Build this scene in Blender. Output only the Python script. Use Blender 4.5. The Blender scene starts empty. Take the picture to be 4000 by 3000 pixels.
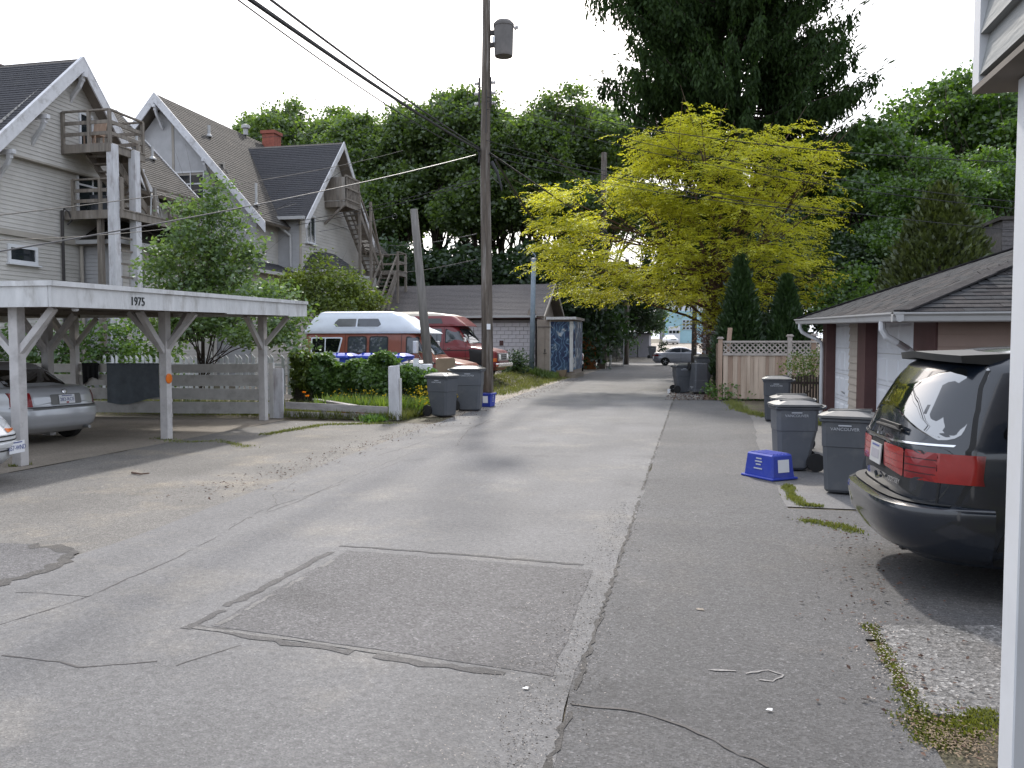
import bpy, bmesh, math, random
import numpy as np
from mathutils import Vector, Matrix

random.seed(7)
RNG = np.random.default_rng(11)
R = math.radians
scene = bpy.context.scene
col = scene.collection

# ------------------------------------------------------------------ camera
F_PX, CAM_H = 3235.0, 1.75                 # focal length in photo pixels, eye height in metres
PITCH = math.atan2(162, F_PX)
YAW = R(12.33)
CF = Vector((-math.sin(YAW) * math.cos(PITCH), math.cos(YAW) * math.cos(PITCH), -math.sin(PITCH)))
CR = Vector((math.cos(YAW), math.sin(YAW), 0))
CU = CR.cross(CF)
CAM = Vector((0, 0, CAM_H))
cam_data = bpy.data.cameras.new("camera")
cam = bpy.data.objects.new("camera", cam_data)
col.objects.link(cam)
cam.matrix_world = Matrix((CR, CU, -CF)).transposed().to_4x4()
cam.location = CAM
cam_data.sensor_width = 36
cam_data.lens = 36 * F_PX / 4000
cam_data.clip_start = 0.1
cam_data.clip_end = 3000
scene.camera = cam

# ------------------------------------------------------------------ sky, sun, exposure
SUN_EL, SUN_AZ = R(40), R(-13)             # azimuth from +Y (the lane), negative = towards -X
world = bpy.data.worlds.new("World")
scene.world = world
world.use_nodes = True
wn, wl = world.node_tree.nodes, world.node_tree.links
wn.clear()
sky = wn.new("ShaderNodeTexSky")
sky.sky_type = 'NISHITA'
sky.sun_disc = False
sky.sun_elevation = SUN_EL
sky.sun_rotation = SUN_AZ
sky.air_density = 1.0
sky.dust_density = 6.0
sky.ozone_density = 1.0
veil = wn.new("ShaderNodeMix"); veil.data_type = 'RGBA'     # thin white cloud over the whole sky
veil.inputs[0].default_value = 0.6
veil.inputs[7].default_value = (9.6, 10.3, 11.6, 1)
bg = wn.new("ShaderNodeBackground")
bg.inputs[1].default_value = 0.125
wo = wn.new("ShaderNodeOutputWorld")
wl.new(sky.outputs[0], veil.inputs[6])
wl.new(veil.outputs[2], bg.inputs[0])
wl.new(bg.outputs[0], wo.inputs[0])
sun_data = bpy.data.lights.new("sun", 'SUN')
sun_data.energy = 2.1
sun_data.angle = R(2.6)
sun_data.color = (1.0, 0.95, 0.88)
sun = bpy.data.objects.new("sun", sun_data)
col.objects.link(sun)
sun_dir = Vector((math.sin(SUN_AZ) * math.cos(SUN_EL), math.cos(SUN_AZ) * math.cos(SUN_EL), math.sin(SUN_EL)))
sun.rotation_euler = sun_dir.to_track_quat('Z', 'Y').to_euler()
sun.location = (0, 0, 60)
scene.view_settings.view_transform = 'Standard'
scene.view_settings.look = 'None'
scene.view_settings.exposure = 0.70
scene.view_settings.gamma = 1.0
scene.view_settings.use_curve_mapping = False
scene.render.engine = 'CYCLES'
scene.cycles.use_denoising = True
scene.cycles.max_bounces = 6
scene.cycles.transparent_max_bounces = 6
scene.cycles.diffuse_bounces = 4
scene.cycles.glossy_bounces = 3
scene.cycles.sample_clamp_indirect = 6.0
scene.cycles.caustics_reflective = False
scene.cycles.caustics_refractive = False

# ------------------------------------------------------------------ photo pixel (2212 wide preview) -> place
PS = 4000 / 2212
def pray(x, y):
    return CF * F_PX + CR * (x * PS - 2000) - CU * (y * PS - 1500)
def at_z(x, y, z=0.0):
    d = pray(x, y); return CAM + d * ((z - CAM_H) / d.z)
def at_y(x, y, Y):
    d = pray(x, y); return CAM + d * (Y / d.y)
def at_x(x, y, X):
    d = pray(x, y); return CAM + d * (X / d.x)
def at_d(x, y, dep):
    d = pray(x, y); return CAM + d * (dep / F_PX)

def sm(t):
    t = min(1.0, max(0.0, t)); return t * t * (3 - 2 * t)
def ground_z(x, y):
    z = 0.35 * sm((-x - 6.6) / 1.6) * sm((y - 26.5) / 4.5) * (1 - sm((y - 52) / 9))
    z += 0.026 * max(0.0, min(y, 170) - 74)
    return z

# ------------------------------------------------------------------ materials
def mat(name, c, rough=0.8, var=0.12, scale=3.0, bump=0.0, bscale=40.0, metal=0.0, spec=0.4, c2=None, stain=None,
        stain_scale=0.7, stain_amt=0.5, coat=0.0, stretch=(1, 1, 1), trans=0.0, objvar=0.0):
    m = bpy.data.materials.new(name); m.use_nodes = True
    n, l = m.node_tree.nodes, m.node_tree.links
    b = n["Principled BSDF"]
    b.inputs["Roughness"].default_value = rough
    b.inputs["Metallic"].default_value = metal
    b.inputs["Specular IOR Level"].default_value = spec
    if coat:
        b.inputs["Coat Weight"].default_value = coat; b.inputs["Coat Roughness"].default_value = 0.06
    tc = n.new("ShaderNodeTexCoord")
    mp = n.new("ShaderNodeMapping"); mp.inputs["Scale"].default_value = stretch
    l.new(tc.outputs["Object"], mp.inputs[0])
    no = n.new("ShaderNodeTexNoise"); no.inputs["Scale"].default_value = scale; no.inputs["Detail"].default_value = 6
    no.inputs["Roughness"].default_value = 0.62
    l.new(mp.outputs[0], no.inputs[0])
    mix = n.new("ShaderNodeMix"); mix.data_type = 'RGBA'
    lo = [v * (1 - var) for v in c]; hi = [min(1, v * (1 + var)) for v in c]
    if c2: lo, hi = list(c), list(c2)
    mix.inputs[6].default_value = (*lo, 1); mix.inputs[7].default_value = (*hi, 1)
    rp = n.new("ShaderNodeMapRange"); rp.inputs[1].default_value = 0.3; rp.inputs[2].default_value = 0.7
    l.new(no.outputs[0], rp.inputs[0]); l.new(rp.outputs[0], mix.inputs[0])
    out = mix.outputs[2]
    if stain:
        ns = n.new("ShaderNodeTexNoise"); ns.inputs["Scale"].default_value = stain_scale; ns.inputs["Detail"].default_value = 8
        ns.inputs["Roughness"].default_value = 0.68
        l.new(mp.outputs[0], ns.inputs[0])
        rs = n.new("ShaderNodeMapRange"); rs.inputs[1].default_value = 0.52; rs.inputs[2].default_value = 0.72
        rs.inputs[4].default_value = stain_amt
        l.new(ns.outputs[0], rs.inputs[0])
        mx = n.new("ShaderNodeMix"); mx.data_type = 'RGBA'
        mx.inputs[7].default_value = (*stain, 1)
        l.new(rs.outputs[0], mx.inputs[0]); l.new(out, mx.inputs[6]); out = mx.outputs[2]
    if objvar:      # each object its own shade of fading
        oi = n.new("ShaderNodeObjectInfo"); ro = n.new("ShaderNodeMapRange"); ro.inputs[3].default_value = 1 - objvar; ro.inputs[4].default_value = 1 + objvar
        l.new(oi.outputs["Random"], ro.inputs[0]); vs_ = n.new("ShaderNodeVectorMath"); vs_.operation = 'SCALE'
        l.new(out, vs_.inputs[0]); l.new(ro.outputs[0], vs_.inputs["Scale"]); out = vs_.outputs[0]
    l.new(out, b.inputs["Base Color"])
    if bump:
        nb = n.new("ShaderNodeTexNoise"); nb.inputs["Scale"].default_value = bscale; nb.inputs["Detail"].default_value = 4
        l.new(mp.outputs[0], nb.inputs[0])
        bp = n.new("ShaderNodeBump"); bp.inputs["Strength"].default_value = bump; bp.inputs["Distance"].default_value = 0.02
        l.new(nb.outputs[0], bp.inputs["Height"]); l.new(bp.outputs[0], b.inputs["Normal"])
    return m

def asphalt(name, c, speck=0.5, sscale=95.0, patchy=0.16, warm=(0.30, 0.27, 0.22), warm_amt=0.35, bump=0.5):
    """asphalt: worn aggregate specks over a binder, with broad patches and dusty areas"""
    m = bpy.data.materials.new(name); m.use_nodes = True
    n, l = m.node_tree.nodes, m.node_tree.links
    b = n["Principled BSDF"]; b.inputs["Roughness"].default_value = 0.80; b.inputs["Specular IOR Level"].default_value = 0.35
    g = n.new("ShaderNodeNewGeometry")
    big = n.new("ShaderNodeTexNoise"); big.inputs["Scale"].default_value = 0.55; big.inputs["Detail"].default_value = 7; big.inputs["Roughness"].default_value = 0.6
    l.new(g.outputs["Position"], big.inputs[0])
    m1 = n.new("ShaderNodeMix"); m1.data_type = 'RGBA'
    m1.inputs[6].default_value = (*[v * (1 - patchy) for v in c], 1); m1.inputs[7].default_value = (*[v * (1 + patchy) for v in c], 1)
    r1 = n.new("ShaderNodeMapRange"); r1.inputs[1].default_value = 0.3; r1.inputs[2].default_value = 0.7
    l.new(big.outputs[0], r1.inputs[0]); l.new(r1.outputs[0], m1.inputs[0])
    # dust
    du = n.new("ShaderNodeTexNoise"); du.inputs["Scale"].default_value = 0.9; du.inputs["Detail"].default_value = 9; du.inputs["Roughness"].default_value = 0.7
    off = n.new("ShaderNodeVectorMath"); off.operation = 'ADD'; off.inputs[1].default_value = (31, 17, 5)
    l.new(g.outputs["Position"], off.inputs[0]); l.new(off.outputs[0], du.inputs[0])
    r2 = n.new("ShaderNodeMapRange"); r2.inputs[1].default_value = 0.52; r2.inputs[2].default_value = 0.75; r2.inputs[4].default_value = warm_amt
    l.new(du.outputs[0], r2.inputs[0])
    m2 = n.new("ShaderNodeMix"); m2.data_type = 'RGBA'; m2.inputs[7].default_value = (*warm, 1)
    l.new(r2.outputs[0], m2.inputs[0]); l.new(m1.outputs[2], m2.inputs[6])
    # aggregate
    vo = n.new("ShaderNodeTexVoronoi"); vo.inputs["Scale"].default_value = sscale
    l.new(g.outputs["Position"], vo.inputs[0])
    sepc = n.new("ShaderNodeSeparateColor"); l.new(vo.outputs["Color"], sepc.inputs[0])
    r3 = n.new("ShaderNodeMapRange"); r3.inputs[1].default_value = 0.0; r3.inputs[2].default_value = 1.0
    r3.inputs[3].default_value = 1 - speck * 0.55; r3.inputs[4].default_value = 1 + speck * 0.55
    l.new(sepc.outputs[0], r3.inputs[0])
    r4 = n.new("ShaderNodeMapRange"); r4.inputs[1].default_value = 0.93; r4.inputs[2].default_value = 0.97; r4.inputs[4].default_value = speck * 1.2
    l.new(sepc.outputs[1], r4.inputs[0])
    ad = n.new("ShaderNodeMath"); ad.operation = 'ADD'; l.new(r3.outputs[0], ad.inputs[0]); l.new(r4.outputs[0], ad.inputs[1])
    fine = n.new("ShaderNodeTexNoise"); fine.inputs["Scale"].default_value = 22; fine.inputs["Detail"].default_value = 5
    l.new(g.outputs["Position"], fine.inputs[0])
    r5 = n.new("ShaderNodeMapRange"); r5.inputs[1].default_value = 0.3; r5.inputs[2].default_value = 0.7; r5.inputs[3].default_value = 0.85; r5.inputs[4].default_value = 1.15
    l.new(fine.outputs[0], r5.inputs[0])
    mu = n.new("ShaderNodeMath"); mu.operation = 'MULTIPLY'; l.new(ad.outputs[0], mu.inputs[0]); l.new(r5.outputs[0], mu.inputs[1])
    # wheel-polished streaks along the lane and scattered oily stains
    mps = n.new("ShaderNodeMapping"); mps.inputs["Scale"].default_value = (1.5, 0.06, 1); l.new(g.outputs["Position"], mps.inputs[0])
    stn = n.new("ShaderNodeTexNoise"); stn.inputs["Scale"].default_value = 1.0; stn.inputs["Detail"].default_value = 5; l.new(mps.outputs[0], stn.inputs[0])
    r6 = n.new("ShaderNodeMapRange"); r6.inputs[1].default_value = 0.3; r6.inputs[2].default_value = 0.7; r6.inputs[3].default_value = 0.90; r6.inputs[4].default_value = 1.08
    l.new(stn.outputs[0], r6.inputs[0])
    oil = n.new("ShaderNodeTexNoise"); oil.inputs["Scale"].default_value = 0.8; oil.inputs["Detail"].default_value = 4; oil.inputs["Roughness"].default_value = 0.75
    of2 = n.new("ShaderNodeVectorMath"); of2.operation = 'ADD'; of2.inputs[1].default_value = (-12, 43, 9); l.new(g.outputs["Position"], of2.inputs[0]); l.new(of2.outputs[0], oil.inputs[0])
    r7 = n.new("ShaderNodeMapRange"); r7.inputs[1].default_value = 0.58; r7.inputs[2].default_value = 0.72; r7.inputs[3].default_value = 1.0; r7.inputs[4].default_value = 0.74
    l.new(oil.outputs[0], r7.inputs[0])
    mq = n.new("ShaderNodeMath"); mq.operation = 'MULTIPLY'; l.new(r6.outputs[0], mq.inputs[0]); l.new(r7.outputs[0], mq.inputs[1])
    mr = n.new("ShaderNodeMath"); mr.operation = 'MULTIPLY'; l.new(mq.outputs[0], mr.inputs[0]); l.new(mu.outputs[0], mr.inputs[1]); mu = mr
    sc_ = n.new("ShaderNodeVectorMath"); sc_.operation = 'SCALE'
    l.new(m2.outputs[2], sc_.inputs[0]); l.new(mu.outputs[0], sc_.inputs["Scale"])
    l.new(sc_.outputs[0], b.inputs["Base Color"])
    bp = n.new("ShaderNodeBump"); bp.inputs["Strength"].default_value = bump; bp.inputs["Distance"].default_value = 0.006
    l.new(vo.outputs["Distance"], bp.inputs["Height"]); l.new(bp.outputs[0], b.inputs["Normal"])
    return m

def leaf_mat(name, c1, c2, trans=0.45, rough=0.5, gloss=0.06, tint=(1.15, 1.2, 0.6)):
    """thin leaf: diffuse + light coming through, tone differs from leaf to leaf"""
    m = bpy.data.materials.new(name); m.use_nodes = True
    n, l = m.node_tree.nodes, m.node_tree.links
    for x in list(n): n.remove(x)
    o = n.new("ShaderNodeOutputMaterial")
    g = n.new("ShaderNodeNewGeometry")
    tc = n.new("ShaderNodeTexCoord")
    no = n.new("ShaderNodeTexNoise"); no.inputs["Scale"].default_value = 0.9; no.inputs["Detail"].default_value = 2
    l.new(tc.outputs["Object"], no.inputs[0])
    av = n.new("ShaderNodeMath"); av.operation = 'ADD'
    h1 = n.new("ShaderNodeMath"); h1.operation = 'MULTIPLY'; h1.inputs[1].default_value = 0.6
    l.new(g.outputs["Random Per Island"], h1.inputs[0])
    r = n.new("ShaderNodeMapRange"); r.inputs[1].default_value = 0.35; r.inputs[2].default_value = 0.65; r.inputs[4].default_value = 0.45
    l.new(no.outputs[0], r.inputs[0])
    l.new(h1.outputs[0], av.inputs[0]); l.new(r.outputs[0], av.inputs[1])
    mx = n.new("ShaderNodeMix"); mx.data_type = 'RGBA'; mx.inputs[6].default_value = (*c1, 1); mx.inputs[7].default_value = (*c2, 1)
    l.new(av.outputs[0], mx.inputs[0])
    d = n.new("ShaderNodeBsdfDiffuse"); l.new(mx.outputs[2], d.inputs[0])
    t = n.new("ShaderNodeBsdfTranslucent")
    ti = n.new("ShaderNodeVectorMath"); ti.operation = 'MULTIPLY'; ti.inputs[1].default_value = tint
    l.new(mx.outputs[2], ti.inputs[0]); l.new(ti.outputs[0], t.inputs[0])
    s1 = n.new("ShaderNodeMixShader"); s1.inputs[0].default_value = trans
    l.new(d.outputs[0], s1.inputs[1]); l.new(t.outputs[0], s1.inputs[2])
    gl = n.new("ShaderNodeBsdfGlossy"); gl.inputs["Roughness"].default_value = rough; gl.inputs[0].default_value = (0.9, 0.95, 1, 1)
    s2 = n.new("ShaderNodeMixShader"); s2.inputs[0].default_value = gloss
    l.new(s1.outputs[0], s2.inputs[1]); l.new(gl.outputs[0], s2.inputs[2])
    l.new(s2.outputs[0], o.inputs[0])
    return m

def glass_mat(name, c=(0.02, 0.025, 0.03), rough=0.05, spec=0.8, ior=1.5):
    m = bpy.data.materials.new(name); m.use_nodes = True
    b = m.node_tree.nodes["Principled BSDF"]
    b.inputs["Base Color"].default_value = (*c, 1); b.inputs["Roughness"].default_value = rough
    b.inputs["Specular IOR Level"].default_value = spec; b.inputs["IOR"].default_value = ior
    return m

MT = {}
def setm(k, *a, **kw): MT[k] = mat(k, *a, **kw)
MT['lane'] = asphalt('lane_asphalt', (0.130, 0.128, 0.129), speck=0.38, sscale=115, bump=0.35)
MT['side'] = asphalt('side_asphalt', (0.080, 0.079, 0.081), speck=0.6, sscale=95, warm=(0.17, 0.15, 0.13), warm_amt=0.3)
MT['apron'] = asphalt('apron_asphalt', (0.130, 0.123, 0.114), speck=0.6, sscale=95, patchy=0.2, warm=(0.30, 0.25, 0.18), warm_amt=0.55)
MT['patch'] = asphalt('patch_asphalt', (0.094, 0.091, 0.093), speck=0.6, sscale=85, patchy=0.2, warm=(0.14, 0.135, 0.135), warm_amt=0.25)
MT['tar'] = asphalt('tar', (0.072, 0.069, 0.069), speck=0.4, warm=(0.16, 0.15, 0.14), warm_amt=0.5)
MT['tar_dark'] = asphalt('tar_dark', (0.055, 0.052, 0.050), speck=0.5, warm=(0.12, 0.10, 0.08), warm_amt=0.4)
MT['sealband'] = asphalt('sealband', (0.15, 0.145, 0.14), speck=0.3, warm=(0.08, 0.075, 0.07), warm_amt=0.6)
MT['gravel'] = asphalt('gravel', (0.24, 0.21, 0.175), speck=0.9, sscale=60, patchy=0.25, warm=(0.14, 0.11, 0.08), warm_amt=0.6)
MT['slab'] = asphalt('concrete_slab', (0.23, 0.20, 0.165), speck=0.3, patchy=0.22, warm=(0.12, 0.09, 0.06), warm_amt=0.5)
MT['pebble'] = asphalt('pebble_paving', (0.145, 0.142, 0.140), speck=1.0, sscale=62, warm=(0.12, 0.10, 0.085), warm_amt=0.4, bump=1.0)
MT['soil'] = asphalt('soil', (0.075, 0.062, 0.040), speck=0.6, sscale=30, patchy=0.4, warm=(0.10, 0.13, 0.04), warm_amt=0.8)
MT['litter'] = asphalt('leaf_litter', (0.125, 0.088, 0.068), speck=1.0, sscale=45, patchy=0.35, warm=(0.1, 0.08, 0.05), warm_amt=0.6)
MT['lawn'] = asphalt('lawn_soil', (0.075, 0.10, 0.03), speck=0.5, sscale=30, patchy=0.3, warm=(0.13, 0.11, 0.05), warm_amt=0.5)
setm('white_wood', (0.56, 0.56, 0.56), 0.75, var=0.14, scale=5, bump=0.25, bscale=30, stain=(0.20, 0.18, 0.15), stain_scale=2.6, stain_amt=0.75, stretch=(1, 1, .35))
setm('white_paint', (0.62, 0.63, 0.65), 0.55, var=0.06, scale=3, stain=(0.4, 0.38, 0.35), stain_scale=1.5, stain_amt=0.35)
setm('grey_paint', (0.52, 0.51, 0.49), 0.75, var=0.1, scale=6, bump=0.2, stain=(0.17, 0.15, 0.13), stain_scale=2.5, stain_amt=0.5)
setm('post_paint', (0.50, 0.48, 0.47), 0.75, var=0.1, scale=5, stain=(0.2, 0.18, 0.17), stain_scale=3, stain_amt=0.5)
setm('soffit', (0.20, 0.175, 0.15), 0.85, var=0.15, scale=4)
setm('old_wood', (0.20, 0.175, 0.15), 0.9, var=0.35, scale=9, bump=0.5, bscale=50, stain=(0.38, 0.36, 0.33), stain_scale=4, stain_amt=0.6, stretch=(1, 1, .12))
setm('pole_wood', (0.115, 0.095, 0.078), 0.92, var=0.4, scale=16, bump=1.0, bscale=60, stain=(0.42, 0.40, 0.38), stain_scale=7, stain_amt=0.75, stretch=(1, 1, .07))
setm('stub_wood', (0.15, 0.14, 0.13), 0.92, var=0.3, scale=16, bump=0.8, bscale=60, stain=(0.25, 0.24, 0.23), stain_scale=5, stain_amt=0.6, stretch=(1, 1, .08))
setm('post_worn', (0.55, 0.55, 0.57), 0.8, var=0.15, scale=7, bump=0.4, bscale=30, stain=(0.22, 0.17, 0.17), stain_scale=5, stain_amt=0.7, stretch=(1, 1, .3))
setm('rail_worn', (0.36, 0.34, 0.33), 0.9, var=0.3, scale=6, bump=0.5, stain=(0.13, 0.10, 0.09), stain_scale=3.0, stain_amt=0.9, stretch=(.4, 1, 1))
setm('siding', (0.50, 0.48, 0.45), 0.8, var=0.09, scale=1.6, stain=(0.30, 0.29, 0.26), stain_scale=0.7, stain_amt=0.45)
setm('siding_shade', (0.40, 0.40, 0.41), 0.8, var=0.10, scale=1.6, stain=(0.28, 0.27, 0.27), stain_scale=0.7, stain_amt=0.4)  # copy of the siding with cool shade put into its colour
setm('stucco', (0.46, 0.46, 0.47), 0.85, var=0.10, scale=2.5, bump=0.3, bscale=25, stain=(0.33, 0.32, 0.32), stain_scale=0.9, stain_amt=0.4)
setm('barge', (0.60, 0.60, 0.62), 0.65, var=0.08, scale=5, bump=0.2, stain=(0.22, 0.20, 0.18), stain_scale=2.6, stain_amt=0.7)
setm('roof_dark', (0.050, 0.050, 0.056), 0.9, var=0.35, scale=14, bump=0.6, bscale=60, stain=(0.075, 0.072, 0.07), stain_scale=1.2, stain_amt=0.4)
setm('roof_brown', (0.060, 0.055, 0.050), 0.9, var=0.35, scale=14, bump=0.6, bscale=60, stain=(0.12, 0.105, 0.09), stain_scale=1.2, stain_amt=0.5)
setm('roof_mauve', (0.115, 0.107, 0.108), 0.9, var=0.3, scale=12, bump=0.6, bscale=60, stain=(0.10, 0.095, 0.10), stain_scale=0.9, stain_amt=0.5)
setm('shingle', (0.040, 0.041, 0.044), 0.95, spec=.15, var=0.3, scale=9, bump=0.6, bscale=90, stain=(0.06, 0.057, 0.057), stain_scale=2.5, stain_amt=0.5)
setm('brick_red', (0.27, 0.085, 0.06), 0.85, var=0.25, scale=8, bump=0.4)
setm('trim_tan', (0.36, 0.33, 0.29), 0.8, var=0.1)
setm('gutter_grey', (0.42, 0.42, 0.42), 0.5, var=0.08, stain=(0.27, 0.26, 0.25), stain_scale=3, stain_amt=0.5)
setm('maroon', (0.085, 0.040, 0.038), 0.7, var=0.15)
setm('beige_siding', (0.38, 0.335, 0.29), 0.75, var=0.08)
setm('pink_siding', (0.32, 0.235, 0.20), 0.8, var=0.08)
setm('door_white', (0.66, 0.68, 0.72), 0.5, var=0.04)
setm('cedar', (0.34, 0.245, 0.185), 0.85, var=0.3, scale=5, bump=0.3, bscale=30, stain=(0.24, 0.15, 0.10), stain_scale=3, stain_amt=0.7, stretch=(1, 1, .1))
setm('cedar_pale', (0.42, 0.335, 0.265), 0.85, var=0.25, scale=5, bump=0.3, bscale=30, stain=(0.28, 0.19, 0.13), stain_scale=3, stain_amt=0.6, stretch=(1, 1, .1))
setm('cedar_grey', (0.36, 0.32, 0.29), 0.85, var=0.2, scale=6, bump=0.3)
setm('orange_wood', (0.34, 0.13, 0.045), 0.85, var=0.3, scale=5, stretch=(1, 1, .12))
setm('dark_wood', (0.045, 0.035, 0.028), 0.9, var=0.3, scale=8)
setm('bin_grey', (0.085, 0.092, 0.105), 0.55, var=0.08, scale=3, spec=0.45, stain=(0.15, 0.15, 0.15), stain_scale=4.2, stain_amt=0.55, objvar=0.22, bump=0.08, bscale=12)
setm('bin_lid', (0.115, 0.118, 0.122), 0.42, var=0.1, spec=0.55, objvar=0.25, stain=(.2, .19, .175), stain_scale=5, stain_amt=.5)
setm('bin_dark', (0.035, 0.042, 0.055), 0.5, var=0.1, spec=0.45)
setm('black_plastic', (0.014, 0.014, 0.015), 0.55, var=0.1)
setm('rubber', (0.018, 0.018, 0.018), 0.85, var=0.2)
setm('blue_plastic', (0.018, 0.042, 0.34), 0.45, var=0.12, spec=0.5, stain=(.06, .08, .30), stain_scale=6, stain_amt=.6)
setm('blue_lid', (0.02, 0.06, 0.42), 0.4, var=0.1, spec=0.5)
setm('label_white', (0.75, 0.76, 0.78), 0.5, var=0.03)
setm('print_white', (0.48, 0.50, 0.53), 0.6, var=0.02)
setm('print_black', (0.025, 0.03, 0.03), 0.6, var=0.05)
setm('print_navy', (0.09, 0.11, 0.26), 0.6, var=0.05)
setm('chrome', (0.75, 0.75, 0.76), 0.18, var=0.03, metal=1.0)
setm('steel', (0.42, 0.43, 0.44), 0.4, var=0.1, metal=0.8)
setm('alloy', (0.45, 0.45, 0.46), 0.35, var=0.05, metal=0.8)
setm('pipe_blue', (0.20, 0.25, 0.30), 0.6, var=0.2, scale=6, stain=(0.28, 0.29, 0.29), stain_scale=3, stain_amt=0.5)
setm('transformer', (0.145, 0.135, 0.13), 0.7, var=0.2, scale=3, stain=(0.19, 0.16, 0.15), stain_scale=1.5, stain_amt=0.5)
setm('porcelain', (0.55, 0.53, 0.52), 0.3, var=0.05)
setm('iron', (0.05, 0.045, 0.045), 0.7, var=0.2)
setm('cable', (0.02, 0.02, 0.022), 0.6, var=0.1)
setm('cable_pale', (0.06, 0.06, 0.065), 0.5, var=0.1)
setm('odyssey', (0.006, 0.0105, 0.019), 0.25, var=0.1, spec=0.5, coat=0.9, stain=(0.03, 0.032, 0.034), stain_scale=1.2, stain_amt=0.25)
setm('odyssey_dust', (0.028, 0.029, 0.030), 0.5, var=0.15, spec=0.4)
setm('silver', (0.46, 0.47, 0.49), 0.3, var=0.04, metal=0.25, coat=0.6)
setm('silver_dust', (0.17, 0.17, 0.165), 0.5, var=0.1)
setm('sedan_silver', (0.36, 0.37, 0.42), 0.3, var=0.03, metal=0.4, coat=0.6)
setm('white_car', (0.60, 0.61, 0.62), 0.35, var=0.03, coat=0.5)
setm('camper_white', (0.66, 0.70, 0.75), 0.4, var=0.05, stain=(0.45, 0.45, 0.44), stain_scale=2.0, stain_amt=0.35)
setm('van_rust', (0.22, 0.062, 0.036), 0.35, var=0.10, coat=0.3, stain=(0.16, 0.05, 0.035), stain_scale=1.2, stain_amt=0.5)
setm('van_red', (0.17, 0.022, 0.028), 0.35, var=0.10, coat=0.4)
setm('van_beige', (0.50, 0.45, 0.38), 0.5, var=0.06)
setm('tail_red', (0.24, 0.008, 0.012), 0.25, var=0.15, scale=20, spec=0.6, coat=0.4)
setm('tail_red_light', (0.32, 0.018, 0.016), 0.25, var=0.1, scale=20, spec=0.6, coat=0.4)
setm('amber', (0.55, 0.12, 0.01), 0.3, var=0.1, spec=0.6)
setm('headlight', (0.55, 0.56, 0.57), 0.15, var=0.08, scale=20, spec=0.8, coat=0.6)
setm('reflector', (0.70, 0.16, 0.01), 0.35, var=0.15)
setm('plate', (0.72, 0.73, 0.76), 0.45, var=0.02)
setm('blanket', (0.13, 0.15, 0.17), 0.95, var=0.15, scale=6, bump=0.3, bscale=80)
setm('black_cloth', (0.010, 0.010, 0.011), 0.95, var=0.2)
setm('cardboard', (0.20, 0.15, 0.10), 0.9, var=0.15)
setm('block_paint', (0.52, 0.50, 0.53), 0.8, var=0.07, scale=5, bump=0.3, bscale=40)
setm('mortar', (0.24, 0.23, 0.24), 0.9, var=0.1)
setm('tan_door', (0.30, 0.255, 0.22), 0.8, var=0.12, stain=(0.2, 0.16, 0.14), stain_scale=2, stain_amt=0.5)
setm('bark', (0.055, 0.043, 0.034), 0.95, var=0.35, scale=9, bump=0.8, bscale=30, stretch=(1, 1, .25))
setm('bark_red', (0.10, 0.06, 0.045), 0.95, var=0.35, scale=9, bump=0.8, bscale=30, stretch=(1, 1, .2))
setm('far_blue', (0.32, 0.50, 0.56), 0.8, var=0.06)
setm('far_grey', (0.30, 0.29, 0.32), 0.85, var=0.08)
setm('far_brick', (0.24, 0.085, 0.07), 0.85, var=0.1)
setm('far_white', (0.60, 0.62, 0.66), 0.7, var=0.05)
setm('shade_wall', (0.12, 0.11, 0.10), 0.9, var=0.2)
setm('green_box', (0.02, 0.16, 0.10), 0.5, var=0.1)
MT['glass'] = glass_mat('window_glass')
MT['car_glass'] = glass_mat('car_glass', (0.006, 0.008, 0.009), 0.02, 1.0, 2.4)
MT['tint_glass'] = glass_mat('tint_glass', (0.004, 0.005, 0.006), 0.02, 0.8)
MT['curtain_glass'] = glass_mat('curtain_glass', (0.13, 0.13, 0.135), 0.06, 0.7)
MT['hazy_glass'] = glass_mat('hazy_glass', (0.045, 0.052, 0.065), 0.04, 0.9)
MT['maple'] = leaf_mat('maple_leaf', (0.06, 0.11, 0.026), (0.17, 0.25, 0.06), 0.6)
MT['right_leaf'] = leaf_mat('right_leaf', (0.042, 0.10, 0.014), (0.14, 0.24, 0.034), 0.55)
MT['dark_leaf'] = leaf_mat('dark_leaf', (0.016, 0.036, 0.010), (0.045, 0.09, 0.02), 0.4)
MT['gold'] = leaf_mat('golden_leaf', (0.28, 0.31, 0.024), (0.74, 0.72, 0.08), 0.60, tint=(1.1, 1.08, 0.55))
MT['spruce'] = leaf_mat('spruce_needle', (0.020, 0.040, 0.012), (0.048, 0.085, 0.022), 0.3, gloss=0.01, tint=(1, 1.1, .8))
MT['cedar_leaf'] = leaf_mat('cedar_leaf', (0.016, 0.042, 0.010), (0.045, 0.09, 0.018), 0.3, tint=(1, 1.1, .7))
MT['cypress'] = leaf_mat('cypress_leaf', (0.034, 0.050, 0.010), (0.10, 0.125, 0.026), 0.35)
MT['fruit'] = leaf_mat('fruit_leaf', (0.06, 0.12, 0.03), (0.19, 0.28, 0.08), 0.5, gloss=0.07, rough=0.5)
MT['lime'] = leaf_mat('lime_leaf', (0.06, 0.10, 0.014), (0.18, 0.23, 0.035), 0.45, gloss=0.05)
MT['ivy'] = leaf_mat('ivy_leaf', (0.045, 0.105, 0.020), (0.15, 0.25, 0.05), 0.45, gloss=0.05)
MT['grass'] = leaf_mat('grass_blade', (0.08, 0.10, 0.015), (0.22, 0.23, 0.045), 0.4)
MT['weed'] = leaf_mat('weed_leaf', (0.07, 0.13, 0.022), (0.22, 0.30, 0.055), 0.5)
MT['flower'] = leaf_mat('yellow_petal', (0.55, 0.38, 0.01), (0.75, 0.58, 0.03), 0.3, gloss=0.02)
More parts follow.
